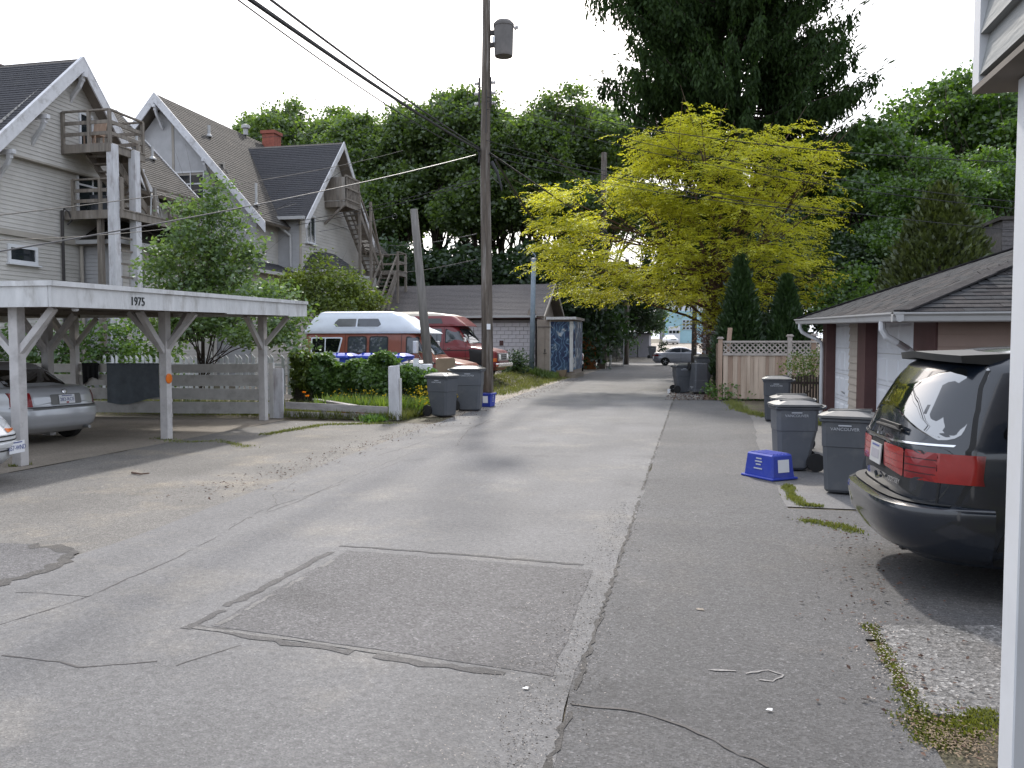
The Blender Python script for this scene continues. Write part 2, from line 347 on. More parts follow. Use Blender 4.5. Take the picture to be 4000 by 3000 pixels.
MT['poppy'] = leaf_mat('orange_petal', (0.75, 0.20, 0.01), (0.85, 0.30, 0.02), 0.3, gloss=0.02)
MT['russet'] = leaf_mat('russet_leaf', (0.10, 0.05, 0.03), (0.34, 0.15, 0.10), 0.45, gloss=0.12, rough=0.4)

# ------------------------------------------------------------------ mesh building
def link(o, parent=None):
    col.objects.link(o)
    if parent is not None: o.parent = parent
    return o
def wloc(o):
    """location of an (unrotated) parent chain"""
    v = Vector((0, 0, 0))
    while o is not None:
        v += o.location; o = o.parent
    return v
def tag(o, label=None, cat=None, group=None, kind=None):
    if label: o["label"] = label
    if cat: o["category"] = cat
    if group: o["group"] = group
    if kind: o["kind"] = kind
    return o
def thing(name, loc, label, cat, group=None):
    o = bpy.data.objects.new(name, None)
    o.empty_display_size = 0.3
    col.objects.link(o); o.location = loc
    return tag(o, label, cat, group)
def copy_tree(o, parent=None):
    c = o.copy(); col.objects.link(c)
    if parent is not None: c.parent = parent
    for ch in list(o.children): copy_tree(ch, c)
    return c

class MB:
    def __init__(self): self.v = []; self.f = []; self.m = []; self.cur = 0
    def add(self, vs, fs):
        b = len(self.v); self.v += [tuple(p) for p in vs]
        for f in fs: self.f.append([b + i for i in f]); self.m.append(self.cur)
        return self
    def hexa(self, p):   # 8 points: bottom 0-3 ccw, top 4-7
        return self.add(p, [(3, 2, 1, 0), (4, 5, 6, 7), (0, 1, 5, 4), (1, 2, 6, 5), (2, 3, 7, 6), (3, 0, 4, 7)])
    def bb(self, x0, x1, y0, y1, z0, z1):
        return self.hexa([(x0, y0, z0), (x1, y0, z0), (x1, y1, z0), (x0, y1, z0), (x0, y0, z1), (x1, y0, z1), (x1, y1, z1), (x0, y1, z1)])
    def box(self, c, s, rz=0.0):
        ca, sa = math.cos(rz), math.sin(rz); p = []
        for dz in (-.5, .5):
            for dx, dy in ((-.5, -.5), (.5, -.5), (.5, .5), (-.5, .5)):
                x, y = dx * s[0], dy * s[1]
                p.append((c[0] + x * ca - y * sa, c[1] + x * sa + y * ca, c[2] + dz * s[2]))
        return self.hexa(p)
    def beam(self, p, q, w, h, up=(0, 0, 1)):
        p, q = Vector(p), Vector(q); d = (q - p).normalized(); u = Vector(up)
        s = d.cross(u)
        if s.length < 1e-4: s = d.cross(Vector((1, 0, 0)))
        s.normalize(); u = s.cross(d).normalized()
        a, b = s * w / 2, u * h / 2
        return self.hexa([p - a - b, p + a - b, q + a - b, q - a - b, p - a + b, p + a + b, q + a + b, q - a + b])
    def tube(self, p, q, r0, r1=None, n=10, cap=True):
        r1 = r0 if r1 is None else r1
        p, q = Vector(p), Vector(q); d = (q - p).normalized()
        s = d.cross(Vector((0, 0, 1)))
        if s.length < 1e-3: s = Vector((1, 0, 0))
        s.normalize(); u = s.cross(d)
        vs = []
        for c, r in ((p, r0), (q, r1)):
            for i in range(n):
                a = 2 * math.pi * i / n; vs.append(c + s * math.cos(a) * r + u * math.sin(a) * r)
        fs = [(i, (i + 1) % n, n + (i + 1) % n, n + i) for i in range(n)]
        if cap: fs += [tuple(range(n - 1, -1, -1)), tuple(range(n, 2 * n))]
        return self.add(vs, fs)
    def path(self, pts, r, n=8, r1=None):
        pts = [Vector(p) for p in pts]; k = len(pts); vs = []; prev = None
        for i, p in enumerate(pts):
            d = (pts[min(i + 1, k - 1)] - pts[max(i - 1, 0)]).normalized()
            if prev is None:
                s = d.cross(Vector((0, 0, 1)))
                if s.length < 1e-3: s = Vector((1, 0, 0))
            else: s = prev - d * prev.dot(d)
            s.normalize(); prev = s; u = s.cross(d)
            rr = r if r1 is None else r + (r1 - r) * i / (k - 1)
            for j in range(n):
                a = 2 * math.pi * j / n; vs.append(p + s * math.cos(a) * rr + u * math.sin(a) * rr)
        fs = []
        for i in range(k - 1):
            for j in range(n):
                j2 = (j + 1) % n; fs.append((i * n + j, i * n + j2, (i + 1) * n + j2, (i + 1) * n + j))
        fs += [tuple(range(n - 1, -1, -1)), tuple(range((k - 1) * n, k * n))]
        return self.add(vs, fs)
    def prism(self, pts, ext):
        pts = [Vector(p) for p in pts]; e = Vector(ext); n = len(pts)
        return self.add(pts + [p + e for p in pts],
                        [tuple(range(n - 1, -1, -1)), tuple(range(n, 2 * n))] + [(i, (i + 1) % n, n + (i + 1) % n, n + i) for i in range(n)])
    def lathe(self, c, prof, n=16, axis=(0, 0, 1)):
        c = Vector(c); ax = Vector(axis).normalized()
        s = ax.cross(Vector((0, 1, 0)))
        if s.length < 1e-3: s = ax.cross(Vector((1, 0, 0)))
        s.normalize(); u = ax.cross(s); vs = []
        for r, h in prof:
            for j in range(n):
                a = 2 * math.pi * j / n; vs.append(c + ax * h + (s * math.cos(a) + u * math.sin(a)) * max(r, 1e-4))
        fs = []
        for i in range(len(prof) - 1):
            for j in range(n):
                j2 = (j + 1) % n; fs.append((i * n + j, i * n + j2, (i + 1) * n + j2, (i + 1) * n + j))
        fs += [tuple(range(n - 1, -1, -1)), tuple(range((len(prof) - 1) * n, len(prof) * n))]
        return self.add(vs, fs)
    def mesh(self, name, mats, off=Vector((0, 0, 0)), smooth=False, bevel=0.0, fixn=True):
        me = bpy.data.meshes.new(name)
        me.from_pydata([(x - off[0], y - off[1], z - off[2]) for x, y, z in self.v], [], self.f)
        if not isinstance(mats, (list, tuple)): mats = [mats]
        for mm in mats: me.materials.append(MT[mm] if isinstance(mm, str) else mm)
        if len(mats) > 1: me.polygons.foreach_set("material_index", self.m)
        if fixn or bevel:
            bm = bmesh.new(); bm.from_mesh(me)
            bmesh.ops.recalc_face_normals(bm, faces=bm.faces)
            if bevel:
                ed = [e for e in bm.edges if len(e.link_faces) == 2 and e.calc_face_angle(0) > 0.5]
                bmesh.ops.bevel(bm, geom=ed, offset=bevel, segments=1, affect='EDGES', clamp_overlap=True)
            bm.to_mesh(me); bm.free()
        if smooth:
            me.polygons.foreach_set("use_smooth", [True] * len(me.polygons))
        me.update()
        return me
    def out(self, name, mats, parent=None, smooth=False, bevel=0.0, world=True, fixn=True):
        off = wloc(parent) if (parent is not None and world) else Vector((0, 0, 0))
        return link(bpy.data.objects.new(name, self.mesh(name, mats, off, smooth, bevel, fixn)), parent)

def autosmooth(o, ang=35):
    """smooth shading with sharp edges above the angle"""
    me = o.data; bm = bmesh.new(); bm.from_mesh(me)
    for f in bm.faces: f.smooth = True
    for e in bm.edges:
        if len(e.link_faces) == 2 and e.calc_face_angle(0) > R(ang): e.smooth = False
    bm.to_mesh(me); bm.free(); return o

def text_mesh(name, s, size, m, parent, loc, xdir, updir, depth=0.002, squeeze=1.0, shear=0.0):
    """flat lettering standing at loc, running along xdir (local frame of the parent)"""
    cu = bpy.data.curves.new(name, 'FONT'); cu.body = s; cu.size = size; cu.align_x = 'CENTER'; cu.align_y = 'CENTER'
    cu.extrude = depth; cu.resolution_u = 3; cu.shear = shear
    tmp = bpy.data.objects.new("tmp", cu); col.objects.link(tmp)
    dg = bpy.context.evaluated_depsgraph_get()
    me = bpy.data.meshes.new_from_object(tmp.evaluated_get(dg))
    bpy.data.objects.remove(tmp); bpy.data.curves.remove(cu)
    x = Vector(xdir).normalized(); u = Vector(updir).normalized(); nn = x.cross(u)
    mtx = Matrix((x * squeeze, u, nn)).transposed().to_4x4(); mtx.translation = Vector(loc)
    me.transform(mtx)
    me.materials.clear(); me.materials.append(MT[m])
    o = bpy.data.objects.new(name, me); me.name = name
    return link(o, parent)

def lap(poly, up, n, course, lip=0.018, jitter=0.0):
    """cut a planar convex polygon into overlapping courses: list of MB-ready faces"""
    mb = MB(); P = [Vector(p) for p in poly]; up = Vector(up).normalized(); n = Vector(n).normalized()
    side = up.cross(n).normalized(); o = P[0]
    q = [((p - o).dot(side), (p - o).dot(up)) for p in P]
    lo, hi = min(b for a, b in q), max(b for a, b in q)
    def cut(h):
        xs = []
        for i in range(len(q)):
            (a0, b0), (a1, b1) = q[i], q[(i + 1) % len(q)]
            if abs(b1 - b0) < 1e-9:
                if abs(b0 - h) < 1e-6: xs += [a0, a1]
            elif min(b0, b1) - 1e-7 <= h <= max(b0, b1) + 1e-7: xs.append(a0 + (a1 - a0) * (h - b0) / (b1 - b0))
        return (min(xs), max(xs)) if xs else None
    h = lo; k = 0
    vals = sorted({round(b, 5) for a, b in q})
    while h < hi - 1e-4:
        h2 = min(hi, h + course)
        for vv in vals:
            if h + 1e-4 < vv < h2 - 1e-4: h2 = vv; break
        c0, c1 = cut(h + 1e-6), cut(h2 - 1e-6)
        if c0 and c1:
            j = random.uniform(0, jitter)
            a = o + side * c0[0] + up * h; b = o + side * c0[1] + up * h
            c = o + side * c1[1] + up * h2; d = o + side * c1[0] + up * h2
            e = n * (lip + j)
            mb.add([a, b, b + e, a + e, c, d], [(0, 1, 2, 3), (3, 2, 4, 5)])
        h = h2
    return mb
# ================================================================== THE SETTING: ground, lane, paving
def sheet(name, xs, y0, y1, ny, m, dz, kind="structure", wob=0.0, nx=6):
    """paving that follows the ground; xs = function y -> (x0, x1)"""
    vs, fs = [], []
    for j in range(ny + 1):
        y = y0 + (y1 - y0) * j / ny
        a, b = xs(y)
        a += random.uniform(-wob, wob); b += random.uniform(-wob, wob)
        for i in range(nx + 1):
            x = a + (b - a) * i / nx
            vs.append((x, y, ground_z(x, y) + dz))
    for j in range(ny):
        for i in range(nx):
            k = j * (nx + 1) + i
            fs.append((k, k + 1, k + nx + 2, k + nx + 1))
    mb = MB().add(vs, fs)
    o = mb.out(name, m, fixn=False)
    return tag(o, kind=kind)

# one sheet to the horizon, finer near the lane
gx = sorted(set([-1500, -700, -350, -180, -100, -60, -40] + [-30 + i * 0.8 for i in range(57)] + [20, 40, 80, 160, 350, 700, 1500]))
gy = sorted(set([-1500, -500, -150, -60, -20] + [-6 + i * 1.0 for i in range(90)] + [90, 110, 130, 150, 170, 200, 300, 600, 1500]))
gv = [(x, y, ground_z(x, y) - 0.012) for y in gy for x in gx]
W_ = len(gx)
gf = [(j * W_ + i, j * W_ + i + 1, (j + 1) * W_ + i + 1, (j + 1) * W_ + i) for j in range(len(gy) - 1) for i in range(W_ - 1)]
tag(MB().add(gv, gf).out('ground', 'soil', fixn=False), kind='structure')

def lane_left(y):
    if y < 17: return -4.62 - 0.8 * max(0, y) / 17
    if y < 34: return -5.42 - 0.4 * (y - 17) / 17
    return -5.82
SEAM = -0.57
lane = sheet('lane', lambda y: (lane_left(y), SEAM), -8, 66, 150, 'lane', 0.004, wob=0.035, nx=8)
side = sheet('lane_side_strip', lambda y: (SEAM, 1.02 if y < 12 else 1.02 + 0.3 * sm((y - 12) / 8)), -8, 26, 70, 'side', 0.002, wob=0.03)
tag(MB().bb(SEAM - .5, 0.9, 26, 31.5, -.02, 0.003).out('litter_patch', 'litter'), kind='structure')
sheet('lane_far_side', lambda y: (SEAM, 0.35), 26, 66, 20, 'lane', 0.0055, wob=0.05)
sheet('apron', lambda y: (-9.0 - 14 * (y < 8.9), lane_left(y) + 0.25), -8, 17.0, 46, 'apron', -0.002, wob=0.05, nx=10)
sheet('gravel_shoulder', lambda y: (-7.0 - 1.0 * sm((y - 33) / 6) + 2.0 * (1 - sm((y - 17) / 5)), lane_left(y) + 0.25), 17.0, 58, 44, 'gravel', 0.0, wob=0.1)
sheet('carport_slab', lambda y: (-16.5, -9.0), 8.9, 17.2, 8, 'slab', 0.0)
sheet('van_lot', lambda y: (-16.5, -7.6), 23.0, 40, 16, 'gravel', 0.003, wob=0.1)
sheet('garage_drive', lambda y: (0.95, 3.05), 9.2, 20.6, 12, 'lane', -0.001, wob=0.03)
sheet('van_drive', lambda y: (0.9, 9.0), 5.15, 9.1, 6, 'side', 0.0, wob=0.03)
# pebble-finish slab beside the lane, dark soil strip at its end
_pe = [at_z(1880, 1352), at_z(1990, 1540), at_z(2200, 1560), at_z(2400, 1352)]
tag(MB().prism([(p.x, p.y, -0.05) for p in _pe], (0, 0, 0.055)).out('pebble_slab', 'pebble'), kind='structure')
# cross street and the street climbing beyond it
sheet('cross_street', lambda y: (-60, 60), 60, 73, 4, 'lane', 0.010, nx=30)
sheet('far_street', lambda y: (-6.5, 1.8), 73, 138, 22, 'gravel', 0.012)

# repaired rectangle in the lane: darker fill, seal bands round it
def ribbon(name, pts, w, m, z, parent, wj=0.3, n=7, gap=0.0):
    """irregular flat band along a line on the ground"""
    P = [Vector((p[0], p[1], 0)) for p in pts]; fine = []
    for i in range(len(P) - 1):
        k = max(1, int((P[i + 1] - P[i]).length * n))
        for j in range(k): fine.append(P[i].lerp(P[i + 1], j / k))
    fine.append(P[-1]); vs, fs = [], []
    for i, p in enumerate(fine):
        d = (fine[min(i + 1, len(fine) - 1)] - fine[max(i - 1, 0)]).normalized(); s = Vector((-d.y, d.x, 0))
        a = w / 2 * (1 + random.uniform(-wj, wj)); b = w / 2 * (1 + random.uniform(-wj, wj))
        off = s * random.uniform(-wj, wj) * w * 0.5
        for q in (p + off - s * a, p + off + s * b): vs.append((q.x, q.y, ground_z(q.x, q.y) + z))
    on = True
    for i in range(len(fine) - 1):
        if random.random() < (gap if on else .45): on = not on
        if on: fs.append((2 * i, 2 * i + 1, 2 * i + 3, 2 * i + 2))
    return MB().add(vs, fs).out(name, m, parent, fixn=False)
pc = [at_z(*p) for p in ((752, 1190), (1280, 1233), (1195, 1462), (455, 1352))]
vs = []
for j in range(9):
    for i in range(9):
        a, b = pc[0].lerp(pc[1], i / 8), pc[3].lerp(pc[2], i / 8); q = a.lerp(b, j / 8)
        vs.append((q.x + random.uniform(-.012, .012), q.y + random.uniform(-.012, .012), 0.0064))
pf = MB().add(vs, [(j * 9 + i, j * 9 + i + 1, j * 9 + i + 10, j * 9 + i + 9) for j in range(8) for i in range(8)])
tag(pf.out('asphalt_patch', 'patch', lane, fixn=False), label="darker rectangular repair in the asphalt")
ribbon('seal_band', [at_z(400, 1360), at_z(740, 1180)], 0.06, 'tar', 0.0066, lane, wj=.6, n=14, gap=.05)
ribbon('seal_band', [at_z(470, 1352), at_z(765, 1188)], 0.035, 'sealband', 0.0078, lane, wj=.6, n=14, gap=.07)
ribbon('seal_band', [at_z(735, 1180), at_z(1060, 1204), at_z(1260, 1222)], 0.04, 'tar', 0.0070, lane, wj=.6, n=14, gap=.06)
ribbon('seal_band', [at_z(405, 1352), at_z(640, 1395), at_z(860, 1425), at_z(1150, 1468)], 0.06, 'tar', 0.0072, lane, wj=.6, n=14, gap=.06)
ribbon('seal_band', [at_z(420, 1357), at_z(640, 1385), at_z(860, 1418)], 0.03, 'sealband', 0.0078, lane)

def wander(pts, amp, n=14):
    P = [at_z(*p) for p in pts]; out = []
    for i in range(len(P) - 1):
        k = max(2, int((P[i + 1] - P[i]).length * n * 0.5))
        for j in range(k):
            q = P[i].lerp(P[i + 1], j / k); out.append((q.x + random.uniform(-amp, amp), q.y + random.uniform(-amp, amp)))
    out.append(tuple(P[-1])[:2]); return out
for pts, w, amp in (
    ([(0, 1352), (190, 1290), (380, 1206), (460, 1165), (560, 1105), (700, 1060), (860, 1000)], 0.010, 0.02),
    ([(0, 1418), (80, 1426), (170, 1442), (270, 1438), (340, 1430)], 0.012, 0.02),
    ([(40, 1280), (190, 1290)], 0.010, 0.03), ([(500, 1135), (640, 1085), (760, 1030), (900, 975)], 0.010, 0.03),
    ([(575, 1105), (600, 1090), (590, 1070), (640, 1040)], 0.009, 0.02), ([(380, 1440), (520, 1395)], 0.010, 0.02),
    ([(985, 965), (1010, 930), (1060, 905)], 0.02, 0.04), ([(820, 985), (960, 940), (1080, 905)], 0.02, 0.05),
    ([(1230, 1522), (1340, 1532), (1480, 1570), (1600, 1630), (1660, 1659)], 0.016, 0.02)):
    ribbon('crack', wander(pts, amp * .6), w * .8, 'iron', 0.0064, lane, wj=0.95, n=16, gap=.06)
# the seam between the two asphalts
ribbon('seam', [(SEAM, -2), (SEAM + .012, 6), (SEAM - .01, 12), (SEAM, 26)], 0.024, 'tar_dark', 0.0062, lane, wj=0.95, n=16, gap=.05)
# small dark repair at the far left edge of the picture
_q = [at_z(-60, 1172), at_z(70, 1177), at_z(160, 1196), at_z(120, 1226), at_z(-40, 1275), at_z(-160, 1260)]
tag(MB().add([(p.x, p.y, 0.0062) for p in _q], [tuple(range(6))]).out('asphalt_patch', 'patch', lane), label="dark rounded repair at the left road edge")
ribbon('seal_band', [(p.x, p.y) for p in (_q[1], _q[2], _q[3], _q[4])], 0.11, 'tar_dark', 0.0076, lane, wj=0.7, n=14)
# faint chalk marks
setm('chalk', (0.24, 0.23, 0.225), .9, var=.25, scale=40)
ribbon('chalk_mark', [at_z(1530, 1448), at_z(1590, 1452)], 0.014, 'chalk', 0.0066, side, wj=0.9, n=30)
ribbon('chalk_mark', [at_z(1610, 1456), at_z(1660, 1450), at_z(1695, 1460), at_z(1670, 1474), at_z(1640, 1470)], 0.013, 'chalk', 0.0066, side, wj=0.9, n=30)
ribbon('chalk_mark', [at_z(1505, 1318), at_z(1520, 1318)], 0.04, 'slab', 0.0066, side, wj=0.4, n=40)
# ================================================================== HOUSES ON THE LEFT
def roof_slab(parent, poly, up, m, course=0.15, th=0.12, name='roof', under='soffit'):
    P = [Vector(p) for p in poly]; up = Vector(up).normalized()
    n = (P[1] - P[0]).cross(P[2] - P[0]).normalized()
    if n.z < 0: n = -n
    mb = lap(P, up, n, course, lip=0.012, jitter=0.006)
    mb.cur = 1
    mb.add(P + [p - n * th for p in P], [tuple(range(len(P), 2 * len(P)))] + [(i, (i + 1) % len(P), len(P) + (i + 1) % len(P), len(P) + i) for i in range(len(P))])
    return mb.out(name, [m, under], parent, fixn=False)
def window(parent, c, w, h, face, split=0, pane='glass', frame='white_paint', name='window', hsplit=0, fw=0.07):
    """face: 'x' looks along +X, 'y' looks along -Y; c = centre on the wall"""
    mb = MB(); c = Vector(c)
    a = Vector((0, 1, 0)) if face == 'x' else Vector((1, 0, 0)); n = Vector((1, 0, 0)) if face == 'x' else Vector((0, -1, 0))
    def bar(u0, u1, z0, z1, d=0.05):
        p = [c + a * u0 + Vector((0, 0, z0)), c + a * u1 + Vector((0, 0, z0)), c + a * u1 + Vector((0, 0, z1)), c + a * u0 + Vector((0, 0, z1))]
        mb.prism([q - n * 0.03 for q in p], n * (d + 0.03))
    bar(-w / 2 - fw, -w / 2, -h / 2 - fw, h / 2 + fw); bar(w / 2, w / 2 + fw, -h / 2 - fw, h / 2 + fw)
    bar(-w / 2, w / 2, h / 2, h / 2 + fw, 0.055); bar(-w / 2, w / 2, -h / 2 - fw, -h / 2, 0.055)
    for i in range(split):
        u = -w / 2 + w * (i + 1) / (split + 1); bar(u - .022, u + .022, -h / 2, h / 2, 0.035)
    for i in range(hsplit):
        z = h / 2 - h * 0.36 * (i + 1); bar(-w / 2, w / 2, z - .03, z + .03, 0.038)
    o = mb.out(name, frame, parent)
    MB().prism([c + a * u + Vector((0, 0, z)) + n * 0.012 for u, z in ((-w / 2, -h / 2), (w / 2, -h / 2), (w / 2, h / 2), (-w / 2, h / 2))], -n * 0.02).out('pane', pane, o)
    MB().box(c + n * 0.06 + Vector((0, 0, -h / 2 - fw - .03)), (w + 0.3, 0.16, 0.05) if face == 'y' else (0.16, w + 0.3, 0.05)).out('sill', frame, o)
    return o
def barge(parent, p, q, th=0.05, depth=0.34, out=(1, 0, 0), m='barge', name='bargeboard'):
    p, q = Vector(p), Vector(q); mb = MB(); e = Vector(out) * th; dn = Vector((0, 0, -depth))
    mb.prism([p, q, q + dn, p + dn], e)
    return mb.out(name, m, parent)
def bracket(parent, p, out, m='barge', s=1.0):
    """curved knee brace with a stepped block under a bargeboard"""
    p = Vector(p); o = Vector(out); mb = MB()
    mb.beam(p - o * 0.65 * s, p + o * 0.12 * s, 0.14 * s, 0.14 * s)
    mb.beam(p - o * 0.15 * s + Vector((0, 0, -.14)) * s, p + o * 0.02 * s + Vector((0, 0, -.14)) * s, 0.12 * s, 0.13 * s)
    pts = [p - o * 0.02 * s + Vector((0, 0, -.1 * s)), p - o * 0.18 * s + Vector((0, 0, -.4 * s)), p - o * 0.42 * s + Vector((0, 0, -.65 * s)), p - o * 0.62 * s + Vector((0, 0, -.95 * s))]
    for a, b in zip(pts, pts[1:]): mb.beam(a, b, 0.10 * s, 0.13 * s)
    return mb.out('roof_bracket', m, parent)
def pipe_vent(parent, p, h=0.5, r=0.05):
    mb = MB().tube(p, Vector(p) + Vector((0, 0, h)), r, n=8)
    mb.lathe(p, [(0.14, -0.02), (0.14, 0.03), (r, 0.12)], 10)
    return mb.out('vent_pipe', 'gutter_grey', parent)

# ---------------------------------------------------------------- near house
h1 = thing('old_house', (-23, 24, 0), "tan clapboard house with dark roof and timber fire escape, leftmost in view", "house")
XW = -20.0
yl, yp, yr, ze, zp = 19.3, 23.56, 27.25, 6.75, 10.85
XO = -19.3
# wing gable wall (faces the lane): lower wall, flared upper gable
lap([(XW, 19.9, 0), (XW, 26.6, 0), (XW, 26.6, 7.35), (XW, 19.9, 7.35)], (0, 0, 1), (1, 0, 0), 0.13).out('wall', 'siding', h1, fixn=False)
lap([(XW + .22, 19.75, 7.35), (XW + .22, 26.75, 7.35), (XW + .22, 23.56, 10.78)], (0, 0, 1), (1, 0, 0), 0.13).out('gable_wall', 'siding', h1, fixn=False)
MB().prism([(XW, 19.75, 7.35), (XW, 26.75, 7.35), (XW + .24, 26.75, 7.35), (XW + .24, 19.75, 7.35)], (0, 0, -.06)).out('gable_soffit', 'trim_tan', h1)
# side wall that faces the camera, and the core that closes the volume
lap([(-28.0, 19.9, 0), (XW, 19.9, 0), (XW, 19.9, 7.0), (-28.0, 19.9, 7.0)], (0, 0, 1), (0, -1, 0), 0.13).out('side_wall', 'siding_shade', h1, fixn=False)
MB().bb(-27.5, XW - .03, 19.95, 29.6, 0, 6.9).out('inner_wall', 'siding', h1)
lap([(XW + .5, 29.7, 0), (-27.5, 29.7, 0), (-27.5, 29.7, 6.9), (XW + .5, 29.7, 6.9)], (0, 0, 1), (0, 1, 0), 0.13).out('far_wall', 'siding_shade', h1, fixn=False)
# wing roof: two slopes
roof_slab(h1, [(XO, yl - .1, ze - .1), (-27.4, yl - .1, ze - .1), (-27.4, yp, zp), (XO, yp, zp)], (0, yp - yl, zp - ze), 'roof_dark')
roof_slab(h1, [(XO, yr, ze + .1), (-27.4, yr, ze + .1), (-27.4, yp, zp), (XO, yp, zp)], (0, yp - yr, zp - ze), 'roof_dark')
barge(h1, (XO, yl - .1, ze - .08), (XO, yp, zp + .04), depth=0.42); barge(h1, (XO, yr, ze + .12), (XO, yp, zp + .04), depth=0.42)
MB().beam((XO, yl - .15, ze - .08), (XO, yp, zp + .07), 0.12, 0.05).beam((XO, yr + .05, ze + .1), (XO, yp, zp + .07), 0.12, 0.05).out('drip_edge', 'barge', h1)
for (y, z) in ((23.56, 10.35), (21.9, 8.6), (20.55, 7.25), (26.3, 7.85)): bracket(h1, (XO + .02, y, z), (1, 0, 0), s=0.9)
# main roof slope that shows beyond the wing, with its far rake
mp = [(-19.2, 26.0, 7.15), (-19.2, 30.3, 7.15), (-23.3, 30.3, 11.3), (-23.3, 23.0, 11.3)]
roof_slab(h1, mp, (-4.1, 0, 4.15), 'roof_brown')
roof_slab(h1, [(-27.6, 23.0, 7.0), (-27.6, 30.3, 7.0), (-23.3, 30.3, 11.3), (-23.3, 23.0, 11.3)], (4.3, 0, 4.3), 'roof_brown')
barge(h1, (-19.2, 30.32, 7.2), (-23.3, 30.32, 11.35), out=(0, 1, 0))
MB().prism([(-27.4, 29.7, 6.9), (-19.6, 29.7, 6.9), (-23.4, 29.7, 11.0)], (0, .05, 0)).out('far_gable', 'siding_shade', h1)
pipe_vent(h1, at_x(296, 322, -21.6) if False else Vector((-21.4, 29.0, 9.45)), 0.55); pipe_vent(h1, Vector((-21.0, 29.4, 9.0)), 0.5)
pipe_vent(h1, Vector((-20.6, 21.2, 8.7)), 0.4, 0.09)
# windows on the wing
window(h1, (XW + .01, 24.72, 6.8), 1.35, 1.5, 'x', split=1, hsplit=1)
window(h1, (XW + .23, 24.2, 8.75), 0.5, 1.0, 'x', split=0)
window(h1, (XW + .01, 21.62, 4.42), 0.95, 0.36, 'x', fw=0.10)
MB().tube((XW + .1, 23.2, 1.0), (XW + .1, 23.2, 6.0), 0.045).out('conduit', 'iron', h1)
MB().path([(XW + .1, 23.2, 5.9), (XW + .18, 23.2, 6.05), (XW + .3, 23.25, 5.95), (XW + .32, 23.35, 5.7), (XW + .2, 23.3, 5.55)], 0.03).out('service_head', 'iron', h1)
MB().tube((XW + .12, 24.0, 1.0), (XW + .12, 24.0, 5.1), 0.06).out('downspout', 'trim_tan', h1)
MB().bb(XW, XW + .10, 19.9, 26.6, 4.95, 5.12).out('belt_course', 'trim_tan', h1)
# enclosed porch with hip roof
pr = [(-19.97, 23.9), (-18.55, 30.2)]
lap([(-18.7, 24.2, 0), (-18.7, 30.0, 0), (-18.7, 30.0, 5.0), (-18.7, 24.2, 5.0)], (0, 0, 1), (1, 0, 0), 0.13).out('porch_wall', 'siding', h1, fixn=False)
lap([(-19.97, 24.2, 0), (-18.7, 24.2, 0), (-18.7, 24.2, 5.0), (-19.97, 24.2, 5.0)], (0, 0, 1), (0, -1, 0), 0.13).out('porch_wall', 'siding_shade', h1, fixn=False)
zc, za = 5.05, 6.05
roof_slab(h1, [(-19.97, 23.85, zc), (-18.35, 23.85, zc), (-19.6, 25.4, za), (-19.97, 25.4, za)], (0, 1.55, 1.0), 'roof_brown', name='porch_roof')
roof_slab(h1, [(-18.35, 23.85, zc), (-18.35, 30.3, zc), (-19.6, 29.6, za), (-19.6, 25.4, za)], (-1.25, 0, 1.0), 'roof_brown', name='porch_roof')
MB().beam((-19.97, 23.80, zc), (-18.28, 23.80, zc), 0.10, 0.13).beam((-18.28, 23.80, zc), (-18.28, 30.3, zc), 0.10, 0.13).out('gutter', 'gutter_grey', h1)
MB().bb(-18.71, -18.62, 24.14, 24.36, 0, 4.95).out('corner_board', 'barge', h1)
window(h1, (-18.69, 25.2, 3.6), 0.7, 1.5, 'x', pane='curtain_glass', frame='grey_paint')
window(h1, (-18.69, 28.6, 3.6), 1.2, 1.3, 'x', split=1, frame='grey_paint')

# fire escape of the near house
fe = thing('fire_escape', (-18.6, 24.5, 0), "weathered timber fire escape with two tall posts on the leftmost house", "fire escape")
def deck(parent, x0, x1, y0, y1, z, m='old_wood', along='y'):
    mb = MB(); mb.bb(x0, x1, y0, y0 + .06, z - .26, z - .03).bb(x0, x1, y1 - .06, y1, z - .26, z - .03).bb(x1 - .07, x1, y0 + .06, y1 - .06, z - .26, z - .03)
    o = mb.out('deck_frame', m, parent)
    n = max(3, int((y1 - y0) / 0.16))
    for i in range(n):
        a = y0 + (y1 - y0) * i / n; MB().bb(x0, x1 + .03, a + .008, a + (y1 - y0) / n - .008, z - .028, z + .012).out('deck_board', m, o)
    return o
def railing(parent, pts, z, h, nr=3, m='old_wood', pw=0.09):
    mb = MB()
    for p in pts: MB().bb(p[0] - pw / 2, p[0] + pw / 2, p[1] - pw / 2, p[1] + pw / 2, z - .25, z + h).out('rail_post', m, parent)
    for a, b in zip(pts, pts[1:]):
        for k in range(nr):
            zz = z + h * (k + 1) / nr - (0.02 if k < nr - 1 else 0)
            MB().beam((a[0], a[1], zz), (b[0], b[1], zz), 0.04 if k < nr - 1 else 0.10, 0.11 if k < nr - 1 else 0.05).out('rail', m, parent)
def stair(parent, p, q, w, n, m='old_wood', wd=(0, 1, 0)):
    p, q, wd = Vector(p), Vector(q), Vector(wd)
    for s in (-1, 1): MB().beam(p + wd * s * w / 2, q + wd * s * w / 2, 0.05, 0.24).out('stringer', m, parent)
    d = (q - p).normalized(); hd = Vector((d.x, d.y, 0)).normalized()
    for i in range(n):
        c = p.lerp(q, (i + .5) / n); MB().beam(c - wd * (w / 2 - .02), c + wd * (w / 2 - .02), 0.24, 0.04).out('tread', m, parent)
deck(fe, -19.75, -17.95, 23.05, 24.75, 8.02)
railing(fe, [(-19.7, 23.1), (-18.75, 23.1), (-18.0, 23.1), (-18.0, 24.7), (-19.7, 24.7)], 8.02, 1.05, 3)
deck(fe, -19.9, -17.75, 23.3, 28.2, 5.98)
